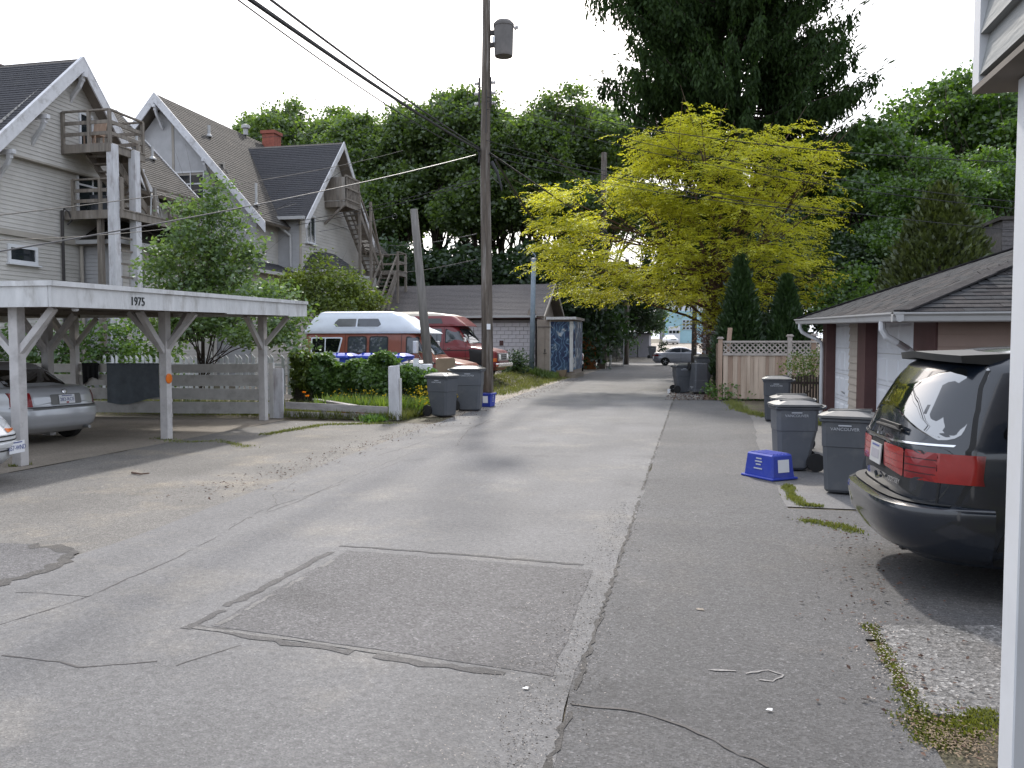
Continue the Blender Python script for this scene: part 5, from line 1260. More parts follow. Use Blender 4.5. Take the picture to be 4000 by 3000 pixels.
def blue_box(label, loc, rz, invert):
    t = thing('recycling_box', (0, 0, 0), label, "box", "blue recycling boxes"); a, b, c, d, h = .28, .20, .235, .165, .32
    z0, z1 = (0, h) if not invert else (h, 0)
    mb = MB(); mb.hexa([(-c, -d, z0), (c, -d, z0), (c, d, z0), (-c, d, z0), (-a + .01, -b + .01, z1), (a - .01, -b + .01, z1), (a - .01, b - .01, z1), (-a + .01, b - .01, z1)]); mb.out('box', 'blue_plastic', t, world=False, bevel=.018)
    MB().bb(-a - .015, a + .015, -b - .015, b + .015, (h - .035 if not invert else 0.001), (h if not invert else .03)).out('rim', 'blue_plastic', t, world=False, bevel=.008)
    if invert:
        for k in range(5): MB().bb(-.2, .2, -.13 + k * .06, -.10 + k * .06, h, h + .008).out('rib', 'blue_plastic', t, world=False)
    for s in (-1, 1):
        w = (b + d) / 2; zz = h * .52
        MB().hexa([(s * (c + a) / 2 + s * .006 - .003, -.09, zz - .07), (s * (c + a) / 2 + s * .006 + .003, -.09, zz - .07), (s * (c + a) / 2 + s * .006 + .003, .09, zz - .07), (s * (c + a) / 2 + s * .006 - .003, .09, zz - .07)] +
                  [(s * (c + (a - c) * (.25 if invert else .78)) + s * .004 - .003, y, zz + .09) if i % 3 == 0 else (s * (c + (a - c) * (.25 if invert else .78)) + s * .004 + .003, y, zz + .09) for i, y in enumerate((-.09, -.09, .09, .09))]).out('label_panel', 'label_white', t, world=False)
        tilt = (b - d) / h * (1 if not invert else -1)
        for k, (wd, zf) in enumerate(((.10, .80), (.13, .68), (.09, .56), (.15, .40))):
            z = h * zf; y = d + (b - d) * ((z / h) if not invert else 1 - z / h) + .003
            MB().bb(-wd / 2, wd / 2, s * y - .002, s * y + .002, z - .008, z + .008).out('print', 'print_white', t, world=False)
    t.location = loc; t.rotation_euler = (0, 0, rz); return t
_b = at_z(1650, 1036); blue_box("upturned blue recycling box in front of the small grey bins", (_b.x + .08, _b.y + .20, .003), R(-52), True).scale = (1.0, 1.0, 1.0)
_b = at_z(1050, 880); blue_box("blue recycling box at the foot of the tall utility pole", (_b.x - .02, _b.y + .3, .003), R(84), False).scale = (.8, .8, 1.15)

# things stacked behind the left bins
pn = thing('board', (-6.3, 21.4, 0), "brown plywood board leaning behind the left wheelie bins", "board")
_a, _b2 = at_y(941, 775, 21.3), at_y(983, 775, 21.3)
MB().prism(rpoly([(_a.x, 0.05), (_b2.x, 0.05), (_b2.x, 1.34), (_a.x, 1.32)], .08) and [(p[0], 21.3, p[1]) for p in rpoly([(_a.x, 0.05), (_b2.x, 0.05), (_b2.x, 1.34), (_a.x, 1.32)], .08)], (0, .03, 0)).out('panel', 'cardboard', pn)
bp_ = thing('box', (-6.9, 21.0, 0), "white carton standing at the foot of the leaning pole", "box")
_a, _b2 = at_y(914, 790, 21.0), at_y(932, 790, 21.0)
MB().bb(_a.x, _b2.x, 20.85, 21.1, .5, 1.18).out('carton', 'label_white', bp_, bevel=.01); MB().bb(_a.x - .02, _b2.x + .02, 20.83, 21.12, 0, .5).out('carton_base', 'cardboard', bp_)

# ---------------------------------------------------------------- block garage with mauve shingles
gz = .35
gg = thing('garage', (-11.5, 44, gz), "low garage of painted blocks with mauve shingle roof beyond the vans", "garage")
gx0, gx1, gy0, gy1 = -16.2, -7.75, 41.2, 47.2
MB().bb(gx0, gx1 - .05, gy0 + .02, gy1, gz - .1, gz + 2.55).out('wall_core', 'mortar', gg)
blk = MB().bb(-.193, .193, -.02, .02, -.093, .093).mesh('block', 'block_paint', bevel=.006)
row = 0; z = gz + .1
while z < gz + 2.5:
    x = gx0 + (.2 if row % 2 else .4)
    while x < gx1 - .2:
        o = link(bpy.data.objects.new('block', blk), gg); o.location = Vector((x, gy0, z)) - gg.location; x += .4
    z += .2; row += 1
eh = gz + 2.72; rh = gz + 4.55
roof_slab(gg, [(gx0 - .3, gy0 - .45, eh), (gx1 + .45, gy0 - .45, eh), (gx1 + .45, 44.2, rh), (gx0 - .3, 44.2, rh)], (0, 3.45, rh - eh), 'roof_mauve', course=.16)
roof_slab(gg, [(gx0 - .3, gy1 + .45, eh), (gx1 + .45, gy1 + .45, eh), (gx1 + .45, 44.2, rh), (gx0 - .3, 44.2, rh)], (0, -3.45, rh - eh), 'roof_mauve', course=.16)
MB().beam((gx0 - .3, gy0 - .50, eh - .02), (gx1 + .1, gy0 - .50, eh - .02), .10, .10).out('gutter', 'gutter_grey', gg)
MB().prism([(gx1 - .06, gy0 + .02, eh - .2), (gx1 - .06, gy1, eh - .2), (gx1 - .06, 44.2, rh - .15)], (.06, 0, 0)).out('gable', 'tan_door', gg)
barge(gg, (gx1 + .46, gy0 - .45, eh), (gx1 + .46, 44.2, rh + .03), depth=.2, m='trim_tan'); barge(gg, (gx1 + .46, gy1 + .45, eh), (gx1 + .46, 44.2, rh + .03), depth=.2, m='trim_tan')
MB().bb(gx0, gx1 + .3, gy0 - .42, gy0 - .06, eh - .12, eh - .06).out('soffit_board', 'maroon', gg)
MB().tube((gx1 - .25, gy0 - .10, gz), (gx1 - .25, gy0 - .10, eh), .045).out('downspout', 'white_paint', gg)
MB().bb(gx1 - 1.9, gx1 - 1.7, gy0 - .05, gy0 - .022, gz + 1.25, gz + 1.5).out('hatch', 'maroon', gg)
# storage shed with the painted panel
sh = thing('mural_shed', (-7.2, 41, .25), "narrow shed with tan doors and a blue abstract mural panel", "shed")
sx0, sx1, sx2, sy0, sy1, sz0, sz1 = at_y(1160, 740, 40.6).x, at_y(1188, 740, 40.6).x, at_y(1241, 740, 40.6).x, 40.6, 43.4, .22, 3.0
MB().bb(sx0, sx2, sy0, sy1, sz0, sz1 - .12).out('wall', 'tan_door', sh)
for i in range(2): MB().bb(sx0 + .05 + i * .37, sx0 + .40 + i * .37, sy0 - .05, sy0 - .005, sz0 + .05, sz1 - .55).out('door', 'tan_door', sh)
MB().box((sx0 + .41, sy0 - .06, 1.35), (.05, .03, .16)).box((sx0 + .41, sy0 - .065, 1.22), (.18, .02, .03)).out('latch', 'iron', sh)
MB().box((sx0 + .41, sy0 - .055, sz1 - .48), (.75, .03, .03)).out('door_head', 'iron', sh)
# mural: abstract blue swirls painted on a flat panel
mm = bpy.data.materials.new('mural'); mm.use_nodes = True; nn_, ll_ = mm.node_tree.nodes, mm.node_tree.links
_g = nn_.new("ShaderNodeNewGeometry"); _no = nn_.new("ShaderNodeTexNoise"); _no.inputs["Scale"].default_value = 1.3; _no.inputs["Detail"].default_value = 3; _no.inputs["Distortion"].default_value = 2.2
_w = nn_.new("ShaderNodeTexWave"); _w.inputs["Scale"].default_value = 1.4; _w.inputs["Distortion"].default_value = 14; _w.inputs["Detail"].default_value = 2; _w.inputs["Detail Scale"].default_value = 1.2
_r1 = nn_.new("ShaderNodeValToRGB"); _e = _r1.color_ramp.elements; _e[0].position = .36; _e[0].color = (.012, .022, .07, 1); _e[1].position = .66; _e[1].color = (.42, .42, .43, 1)
_x = _r1.color_ramp.elements.new(.5); _x.color = (.025, .05, .11, 1); _x = _r1.color_ramp.elements.new(.60); _x.color = (.05, .10, .16, 1)
_r2 = nn_.new("ShaderNodeValToRGB"); _r2.color_ramp.elements[0].position = .86; _r2.color_ramp.elements[1].position = .93; _r2.color_ramp.elements[1].color = (.45, .45, .45, 1)
_mx = nn_.new("ShaderNodeMix"); _mx.data_type = 'RGBA'; _mx.inputs[7].default_value = (.18, .32, .50, 1)
ll_.new(_g.outputs["Position"], _no.inputs[0]); ll_.new(_g.outputs["Position"], _w.inputs[0]); ll_.new(_no.outputs[0], _r1.inputs[0]); ll_.new(_w.outputs[0], _r2.inputs[0])
ll_.new(_r2.outputs[0], _mx.inputs[0]); ll_.new(_r1.outputs[0], _mx.inputs[6]); ll_.new(_mx.outputs[2], nn_["Principled BSDF"].inputs["Base Color"]); nn_["Principled BSDF"].inputs["Roughness"].default_value = .7
MT['mural'] = mm
MB().bb(sx1 + .04, sx2 - .24, sy0 - .06, sy0 - .01, sz0 + .06, sz1 - .22).out('mural_panel', 'mural', sh)
MB().bb(sx1, sx1 + .04, sy0 - .07, sy0 - .0, sz0, sz1 - .15).out('trim', 'white_wood', sh); MB().bb(sx2 - .23, sx2 - .06, sy0 - .08, sy0 - .0, sz0 + .1, sz1 - .2).out('pilaster', 'white_wood', sh)
MB().bb(sx2 - .05, sx2 + .02, sy0 - .06, sy1, sz0 + .2, sz1 - .2).out('side_panel', 'mural', sh)
MB().bb(sx1 - .15, sx2 + .12, sy0 - .25, sy1 + .1, sz1 - .13, sz1).out('roof', 'cedar_grey', sh)
MB().bb(sx1 - .15, sx2 + .12, sy0 - .28, sy0 - .255, sz1 - .12, sz1 + .01).out('fascia', 'white_wood', sh)
MB().bb(sx0 - .1, sx2 + .1, sy0 - .3, sy1, -.02, sz0).out('plinth', 'slab', sh)
cb = thing('carton', (-6.2, 40.0, 0), "crumpled brown carton leaning at the corner of the mural shed", "carton")
MB().prism([(-6.5, 40.1, .05), (-6.1, 40.0, .05), (-6.02, 40.0, .42), (-6.55, 40.1, .38)], (0, .25, 0)).out('carton', 'cardboard', cb)
# rusted blade/ladder hook at the gable
hk = thing('satellite_arm', (-7.9, 40.9, 3.1), "round old lamp reflector hanging at the garage gable corner", "lamp")
MB().lathe((-7.95, 40.95, 3.2), [(.02, 0), (.22, .05), (.24, .08), (.2, .06)], 16, axis=(.6, -1, 0)).out('reflector', 'tan_door', hk); MB().beam((-7.95, 41.2, 3.0), (-7.95, 40.9, 3.2), .04, .04).out('arm', 'iron', hk)
# ================================================================== RIGHT SIDE: garage, fence, upper building corner
rg = thing('garage', (5.5, 15, 0), "pink sided garage with white doors and hipped shingle roof on the right", "garage")
GY0, GY1, GX = 10.75, 19.55, 2.85
def gs(y): return .0187 * (y - 10.35)
zf = 2.03
# lane-side wall: jambs, siding strips and doors
segs = [('jamb', 19.0, 19.55), ('door', 16.55, 19.0), ('strip', 15.55, 16.55), ('jamb', 14.85, 15.55), ('door', 11.75, 14.85), ('jamb', 10.75, 11.75)]
MB().bb(GX + .30, 9.0, GY0 + .02, GY1 - .02, 0, 2.05).out('inner_wall', 'pink_siding', rg)
for kind, a, b in segs:
    top = zf + gs((a + b) / 2)
    if kind == 'jamb': MB().bb(GX - .03, GX + .30, a, b, 0, top).out('door_jamb', 'maroon', rg)
    elif kind == 'strip':
        MB().bb(GX + .03, GX + .30, a, b, 0, top).out('backing', 'maroon', rg)
        z = .08
        while z < top - .1:
            MB().hexa([(GX - .010, a + .05, z), (GX + .03, a + .05, z), (GX + .03, b - .05, z), (GX - .010, b - .05, z), (GX + .012, a + .05, z + .128), (GX + .03, a + .05, z + .128), (GX + .03, b - .05, z + .128), (GX + .012, b - .05, z + .128)]).out('siding_board', 'beige_siding', rg); z += .13
    else:
        d = MB().bb(GX + .16, GX + .20, a, b, .02, top).out('garage_door', 'door_white', rg)
        for i in range(4):
            z0 = .04 + i * (top - .04) / 4; h = (top - .04) / 4
            for j in range(4):
                y0 = a + .06 + j * (b - a - .12) / 4; w = (b - a - .12) / 4
                MB().hexa([(GX + .162, y0 + .04, z0 + .06), (GX + .162, y0 + w - .04, z0 + .06), (GX + .162, y0 + w - .04, z0 + h - .06), (GX + .162, y0 + .04, z0 + h - .06),
                           (GX + .145, y0 + .08, z0 + .10), (GX + .145, y0 + w - .08, z0 + .10), (GX + .145, y0 + w - .08, z0 + h - .10), (GX + .145, y0 + .08, z0 + h - .10)]).out('door_panel', 'door_white', d)
            if i: MB().bb(GX + .156, GX + .16, a, b, z0 - .006, z0 + .006).out('section_gap', 'gutter_grey', d)
        MB().path([(GX + .15, (a + b) / 2 - .05, .72), (GX + .10, (a + b) / 2 - .05, .76), (GX + .10, (a + b) / 2 + .05, .76), (GX + .15, (a + b) / 2 + .05, .72)], .012).out('door_handle', 'steel', d)
# wall facing the camera: lapped siding boards
z = .05
while z < 2.0:
    MB().hexa([(GX, GY0 - .022, z), (9.0, GY0 - .022, z), (9.0, GY0 + .01, z), (GX, GY0 + .01, z), (GX, GY0 - .006, z + .148), (9.0, GY0 - .006, z + .148), (9.0, GY0 + .01, z + .148), (GX, GY0 + .01, z + .148)]).out('siding_board', 'pink_siding', rg); z += .15
lap([(9.0, GY0, 0), (9.0, GY1, 0), (9.0, GY1, 2.05), (9.0, GY0, 2.05)], (0, 0, 1), (1, 0, 0), .15).out('rear_wall', 'pink_siding', rg, fixn=False)
lap([(9.0, GY1, 0), (GX, GY1, 0), (GX, GY1, 2.05), (9.0, GY1, 2.05)], (0, 0, 1), (0, 1, 0), .15).out('far_wall', 'pink_siding', rg, fixn=False)
ex0, ex1, ey0, ey1, ez, tp = 2.36, 9.28, 10.38, 19.95, 2.10, .366
def rz_(x, y): return ez + gs(y) + tp * min(x - ex0, ex1 - x, y - ey0, ey1 - y)
rx = (ex0 + ex1) / 2; hw = (ex1 - ex0) / 2
A, B_, C_, D_ = Vector((ex0, ey0, ez + gs(ey0))), Vector((ex1, ey0, ez + gs(ey0))), Vector((ex1, ey1, ez + gs(ey1))), Vector((ex0, ey1, ez + gs(ey1)))
E1, E2 = Vector((rx, ey0 + hw, rz_(rx, ey0 + hw))), Vector((rx, ey1 - hw, rz_(rx, ey1 - hw)))
dn = Vector((0, 0, -.03))
rb = MB().add([A + dn, B_ + dn, C_ + dn, D_ + dn, E1 + dn, E2 + dn], [(0, 1, 4), (1, 2, 5, 4), (2, 3, 5), (3, 0, 4, 5), (0, 3, 2, 1)]).out('roof', 'shingle', rg)
# shingles laid one by one: the nearest as single parts, the rest joined
shm = MB().hexa([(-.148, 0, 0), (.148, 0, 0), (.148, .21, -.012), (-.148, .21, -.012), (-.148, 0, .014), (.148, 0, .014), (.148, .21, .002), (-.148, .21, .002)])
shmesh = [shm.mesh('shingle', 'shingle')]
MT['shingle_b'] = mat('shingle_b', (0.034, 0.032, 0.034), .95, spec=.15, var=.3, scale=9, bump=.6, bscale=90); MT['shingle_c'] = mat('shingle_c', (0.055, 0.051, 0.051), .95, spec=.15, var=.3, scale=9, bump=.6, bscale=90)
shmesh += [shm.mesh('shingle', 'shingle_b'), shm.mesh('shingle', 'shingle_c')]
places = []
def lay(o, side, up, n, inside, length, depth):
    r = 0; v = -.03
    while v < depth:
        u = -.1 + (.15 if r % 2 else 0) + random.uniform(-.03, .03)
        while u < length:
            p = o + side * u + up * v
            if inside(p + up * .1): places.append((p + n * .004, side, up, n))
            u += .30
        v += .142; r += 1
upw = Vector((1, 0, tp)).normalized(); sidw = Vector((0, 1, .0187)).normalized(); nw = sidw.cross(upw); nw = nw if nw.z > 0 else -nw
lay(A, sidw, upw, nw, lambda p: p.x < rx and p.y - ey0 > (p.x - ex0) - .02 and ey1 - p.y > (p.x - ex0) - .02, ey1 - ey0 + .1, hw * 1.07)
upn = Vector((0, 1, tp + .0187)).normalized(); sidn = Vector((1, 0, 0)); nn2 = sidn.cross(upn)
lay(A, sidn, upn, nn2, lambda p: p.y < ey0 + hw and p.x - ex0 > (p.y - ey0) - .02 and ex1 - p.x > (p.y - ey0) - .02, ex1 - ex0 + .1, hw * 1.08)
def vis(pl):
    p = pl[0]; return (p.x < 4.4 + .25 * (p.y - 12)) * 100 - (p - CAM).length
places.sort(key=vis, reverse=True)
rest = MB()
for i, (p, s, u, n) in enumerate(places):
    if i < 300:
        o = link(bpy.data.objects.new('shingle', random.choice(shmesh)), rb)
        mtx = Matrix((s, u, s.cross(u))).transposed().to_4x4(); mtx.translation = p + n * random.uniform(0, .006) - wloc(rb); o.matrix_local = mtx @ Matrix.Rotation(random.uniform(-.02, .02), 4, 'Z')
    else:
        q = s.cross(u); k = n * random.uniform(0, .006)
        rest.hexa([p + k + s * a + u * b + q * c for a, b, c in ((-.148, 0, 0), (.148, 0, 0), (.148, .21, -.012), (-.148, .21, -.012), (-.148, 0, .014), (.148, 0, .014), (.148, .21, .002), (-.148, .21, .002))])
ro = rest.out('shingles_beyond', 'shingle', rb, fixn=False); ro["kind"] = "stuff"
for a, b in ((A, E1), (D_, E2), (B_, E1), (C_, E2)): MB().beam(a + Vector((0, 0, .02)), b + Vector((0, 0, .02)), .20, .022).out('hip_cap', 'shingle_b', rg)
MB().beam(E1 + Vector((0, 0, .02)), E2 + Vector((0, 0, .02)), .24, .022).out('ridge_cap', 'shingle_b', rg)
def gutter(a, b, outw):
    a, b, o = Vector(a), Vector(b), Vector(outw); mb = MB(); prof = [(0, .0), (0, -.10), (.05, -.115), (.075, -.10), (.085, -.045), (.115, -.02), (.115, 0.0), (.10, 0.0)]
    vs = [a + o * u + Vector((0, 0, v)) for u, v in prof] + [b + o * u + Vector((0, 0, v)) for u, v in prof]; n = len(prof)
    mb.add(vs, [(i, i + 1, n + i + 1, n + i) for i in range(n - 1)] + [tuple(range(n)), tuple(range(2 * n - 1, n - 1, -1))]); return mb.out('gutter', 'gutter_grey', rg)
gutter(A + Vector((-.0, -.11, .0)), D_, (-1, 0, 0)); gutter(A + Vector((-.115, 0, -.002)), B_ + Vector((0, 0, -.002)), (0, -1, 0))
MB().hexa([(ex0 - .0, ey0, ez - .11), (GX + .3, ey0, ez - .11), (GX + .3, ey1, ez + gs(ey1) - .11), (ex0, ey1, ez + gs(ey1) - .11), (ex0, ey0, ez - .09), (GX + .3, ey0, ez - .09), (GX + .3, ey1, ez + gs(ey1) - .09), (ex0, ey1, ez + gs(ey1) - .09)]).out('soffit', 'maroon', rg)
MB().bb(GX + .3, 9.2, ey0, GY0 + .1, ez - .11, ez - .09).out('soffit', 'maroon', rg)
for y0, y1 in ((19.35, 19.28), (11.15, 11.35)):
    s_ = gs(y0)
    MB().path([(ex0 - .05, y0, ez + s_ - .10), (ex0 - .05, y0, ez + s_ - .20), (ex0 - .0, y0, ez + s_ - .29), (ex0 + .12, y0, ez + s_ - .36), (GX - .2, y1, ez + s_ - .44), (GX - .10, y1, ez + s_ - .52), (GX - .08, y1, ez + s_ - .65), (GX - .08, y1, .12), (GX - .16, y1, .04)], .042, 8).out('downspout', 'white_paint', rg)

# cedar fence with lattice top
lf = thing('lattice_fence', (2.4, 25.8, 0), "cedar board fence with white lattice top across the yard on the right", "fence")
FY = 25.85
def pxX(x, Y=FY): return at_y(x, 760, Y).x
x0, x1, x2 = pxX(1556), pxX(1706), pxX(1800)
for (a, b) in ((x0 + .09, x1 - .07), (x1 + .07, x2)):
    x = a
    while x < b - .05:
        w = min(random.choice((.14, .17, .2, .1)), b - x)
        MB().bb(x, x + w - .004, FY - random.uniform(.0, .03), FY + .02, .06, 1.36).out('board', random.choice(('cedar_pale', 'cedar_pale', 'cedar_pale', 'cedar')), lf); x += w
    MB().bb(a - .02, b, FY - .045, FY + .045, 1.36, 1.43).out('rail', 'cedar_grey', lf); MB().bb(a - .02, b, FY - .06, FY + .06, 1.745, 1.805).out('cap_rail', 'cedar_grey', lf)
    x = a - .33
    while x < b:
        for s in (-1, 1):
            p, q = (x, 1.43), (x + .315, 1.745)
            if s < 0: p, q = (x, 1.745), (x + .315, 1.43)
            # clip to the panel
            (xa_, za_), (xb_, zb_) = p, q
            if xb_ <= a or xa_ >= b: continue
            if xa_ < a: za_ += (zb_ - za_) * (a - xa_) / (xb_ - xa_); xa_ = a
            if xb_ > b: zb_ = za_ + (zb_ - za_) * (b - xa_) / (xb_ - xa_); xb_ = b
            if xb_ - xa_ < .02: continue
            MB().beam((xa_, FY + .006 * s, za_), (xb_, FY + .006 * s, zb_), .012, .042).out('lattice_slat', 'cedar_grey', lf)
        x += .158
for x, h, m in ((x0, 1.86, 'cedar'), (x1, 1.93, 'cedar_grey'), (pxX(1756) + .02, 1.95, 'cedar')):
    MB().bb(x - .065, x + .065, FY - .03, FY + .10, 0, h).out('post', m, lf); c = MB().bb(x - .10, x + .10, FY - .065, FY + .135, h, h + .035); c.bb(x - .075, x + .075, FY - .04, FY + .11, h + .035, h + .065); c.out('post_cap', 'cedar_grey', lf)
y = FY + .15
while y < 33:
    MB().bb(x0 - .03, x0 + .02, y, y + .17, .06, 1.72).out('board', random.choice(('cedar', 'dark_wood')), lf); y += .18
lp = thing('leaning_plank', (x0 + .1, 25.6, 0), "rough brown plank leaning at the left end of the lattice fence", "plank")
MB().beam((x0 + .12, FY + .22, .02), (x0 + .30, FY + .5, 2.2), .13, .05).out('plank', 'cedar', lp)
# low dark paling fence
df = thing('paling_fence', (2.7, 21.6, 0), "low dark paling fence beside the garage, under the green bush", "fence")
for i in range(16):
    x = 2.05 + i * .068; MB().bb(x, x + .05, 20.9, 20.92, .03, .95 + random.uniform(-.03, .03)).out('paling', 'dark_wood', df)
for z in (.25, .75): MB().bb(2.03, 3.15, 20.92, 20.95, z, z + .06).out('rail', 'dark_wood', df)

# corner of the building beside the camera
cbd = thing('house', (3, 1, 0), "grey lap-sided upper storey on a white post at the right edge", "house")
CX, CY, CZ = 1.055, 3.52, 2.735
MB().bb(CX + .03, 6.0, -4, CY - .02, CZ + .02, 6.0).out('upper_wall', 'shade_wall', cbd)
MT['lap_grey'] = mat('lap_grey', (.23, .24, .24), .8, var=.12, scale=9, bump=.3, bscale=40, stain=(.33, .32, .30), stain_scale=2, stain_amt=.5, stretch=(1, .15, 1))
for i in range(20):
    z = CZ + .015 + i * .152
    MB().hexa([(CX - .018, -4, z), (CX + .03, -4, z), (CX + .03, CY - .06, z), (CX - .018, CY - .06, z), (CX + .016, -4, z + .165), (CX + .03, -4, z + .165), (CX + .03, CY - .06, z + .165), (CX + .016, CY - .06, z + .165)]).out('siding_board', 'lap_grey', cbd)
MB().bb(CX - .02, CX + .10, CY - .06, CY + .012, CZ - .01, 6.0).out('corner_board', 'white_paint', cbd)
MB().bb(CX - .02, 6.0, -4, CY + .01, CZ - .035, CZ - .012).out('soffit', 'soffit', cbd)
PX_, PY_ = 1.135, 3.36
MB().bb(PX_, PX_ + .15, PY_ - .14, PY_, 0.0, CZ - .036).out('post', 'white_paint', cbd, bevel=.005)
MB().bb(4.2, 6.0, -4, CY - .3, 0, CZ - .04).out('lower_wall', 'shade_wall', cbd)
# ================================================================== FAR END OF THE LANE
def fz(x, y): return ground_z(x, y)
bw = thing('workshop', (2, 140, fz(0, 140)), "pale blue workshop with roller door at the far end of the lane", "building")
wy = 138.5; wz = fz(0, wy)
def wx(x): return at_y(x, 720, wy).x
def wzz(y): return at_y(1470, y, wy).z
MB().bb(wx(1436), wx(1520), wy, wy + 10, wz - .5, wzz(672)).out('wall', 'far_blue', bw)
dr = MB().bb(wx(1442), wx(1471), wy - .08, wy, wz, wzz(703)).out('door_frame', 'far_blue', bw)
rd = MB().bb(wx(1444), wx(1469), wy - .14, wy - .085, wz, wzz(705)).out('roller_door', 'far_white', bw)
for i in range(3): MB().bb(wx(1445.5 + i * 7.7), wx(1451.7 + i * 7.7), wy - .18, wy - .14, wzz(720), wzz(714)).out('pane', 'glass', rd)
for i in range(3):
    for j in range(3):
        w_ = MB().bb(wx(1474 + i * 8), wx(1481 + i * 8), wy - .12, wy, wzz(712 - j * 7.5), wzz(706 - j * 7.5)).out('window', 'far_white', bw)
        MB().bb(wx(1475 + i * 8), wx(1480 + i * 8), wy - .15, wy - .12, wzz(711 - j * 7.5), wzz(707 - j * 7.5)).out('pane', 'hazy_glass', w_)
MB().bb(wx(1462), wx(1465), wy - .4, wy, wzz(683), wzz(681)).out('lamp', 'iron', bw)
MB().bb(wx(1436), wx(1520), wy + .2, wy + .3, wzz(672), wzz(660)).out('parapet', 'far_white', bw)
ap = thing('apartment_block', (0, 165, fz(0, 165)), "grey and brick apartment block rising behind the blue workshop", "building")
ay = 165; az_ = fz(0, ay)
def ax(x): return at_y(x, 700, ay).x
def azz(y): return at_y(1470, y, ay).z
MB().bb(ax(1425), ax(1472), ay, ay + 12, az_ - 1, azz(638)).out('wall', 'far_grey', ap); MB().bb(ax(1472), ax(1530), ay - 1, ay + 12, az_ - 1, azz(618)).out('brick_wall', 'far_brick', ap)
for i in range(3):
    for j in range(2):
        w_ = MB().bb(ax(1446 + i * 9), ax(1451 + i * 9), ay - .15 - (1.0 if i == 2 else 0), ay + .05, azz(662 - j * 13), azz(652 - j * 13)).out('window', 'far_white', ap)
        MB().bb(ax(1446.8 + i * 9), ax(1450.2 + i * 9), ay - .2 - (1.0 if i == 2 else 0), ay - .15 - (1.0 if i == 2 else 0), azz(661 - j * 13), azz(653 - j * 13)).out('pane', 'glass', w_)
for x in (1478, 1488): MB().bb(ax(x), ax(x + 6), ay - 1.15, ay - .98, azz(650), azz(637)).out('window', 'far_white', ap)
# shed, bin, palings on the left of the far end
fs_ = thing('shed', (-9, 84, fz(-9, 84)), "small grey shed beyond the far poles on the left", "shed")
sy = 84.; q0, q1 = at_y(1384, 740, sy), at_y(1402, 740, sy)
MB().bb(q0.x - 2, q1.x, sy, sy + 4, fz(-8, sy) - .2, at_y(1390, 722, sy).z).out('wall', 'far_grey', fs_); MB().bb(q0.x - 2.2, q1.x + .2, sy - .2, sy + 4, at_y(1390, 722, sy).z, at_y(1390, 719, sy).z).out('roof', 'roof_dark', fs_)
fbn = bin_copy(big, "dark wheelie bin before the far grey shed", (at_y(1409, 755, 82).x, 82, fz(-6, 82)), R(0), (1.1, 1.1, 1.15))
ff = thing('picket_fence', (-6, 92, fz(-6, 92)), "far pale picket fence beside the lane under the hedge", "fence")
for i in range(14):
    y = 84 + i * .9; MB().bb(-5.5, -5.42, y, y + .14, fz(-5.5, y), fz(-5.5, y) + 1.5).out('picket', 'white_paint', ff)
MB().beam((-5.4, 84, fz(-5, 84) + 1.2), (-5.4, 96, fz(-5, 96) + 1.2), .05, .08).out('rail', 'white_paint', ff)
# orange board fence
of = thing('board_fence', (-8, 55, fz(-8, 55)), "orange stained board fence beyond the mural shed", "fence")
oy = 54.0; o0, o1 = at_y(1247, 750, oy).x, at_y(1287, 750, oy).x
x = o0
while x < o1:
    MB().bb(x, x + .15, oy, oy + .03, fz(x, oy) - .05, fz(x, oy) + 2.05).out('board', 'orange_wood', of); x += .155
MB().beam((o0 - .4, oy - .03, fz(o0, oy) + 2.55), (o1 + .1, oy - .03, fz(o1, oy) + 2.1), .06, .06).out('cap_rail', 'orange_wood', of); MB().bb(o0, o1, oy + .03, oy + .09, fz(o0, oy) + .6, fz(o0, oy) + .7).out('rail', 'orange_wood', of)
# chain-link gate: frame and diamond mesh
cg = thing('chain_link_gate', (-8, 62, fz(-8, 62)), "grey chain link gate between the far utility poles", "gate")
cy = 61.; c0, c1 = at_y(1317, 750, cy).x, at_y(1347, 750, cy).x; cz0 = fz(c0, cy) + .1; cz1 = cz0 + 2.1
for z in (cz0, (cz0 + cz1) / 2, cz1): MB().tube((c0, cy, z), (c1, cy, z), .03, n=6).out('frame_rail', 'steel', cg)
for x in (c0, c1): MB().tube((x, cy, fz(x, cy)), (x, cy, cz1 + .1), .035, n=6).out('frame_post', 'steel', cg)
mb = MB(); n = 12
for i in range(n + 24):
    for s in (-1, 1):
        a = c0 + (c1 - c0) * (i - 12) / n; b = a + s * 2.1
        p, q = [a, cz0], [b, cz1]
        if s > 0:
            if p[0] < c0: p[1] += (c0 - p[0]); p[0] = c0
            if q[0] > c1: q[1] -= (q[0] - c1); q[0] = c1
        else:
            if p[0] > c1: p[1] += (p[0] - c1); p[0] = c1
            if q[0] < c0: q[1] -= (c0 - q[0]); q[0] = c0
        if q[1] - p[1] > .1: mb.beam((p[0], cy, p[1]), (q[0], cy, q[1]), .008, .008)
mb.out('wire_mesh', 'steel', cg)
# outside stair and white frame half hidden under the trees
st = thing('outdoor_stair', (-10, 66, fz(-10, 66)), "pale outdoor stair frame behind the chain link gate", "stair")
s0 = at_y(1318, 660, 66).x
for i in range(5): MB().bb(s0 + .1, s0 + 1.1, 66, 66.1, 2.2 + i * .7, 2.28 + i * .7).out('rail', 'far_white', st)
for x in (s0 + .05, s0 + 1.15): MB().bb(x, x + .07, 66, 66.1, 0, 5.6).out('post', 'far_white', st)
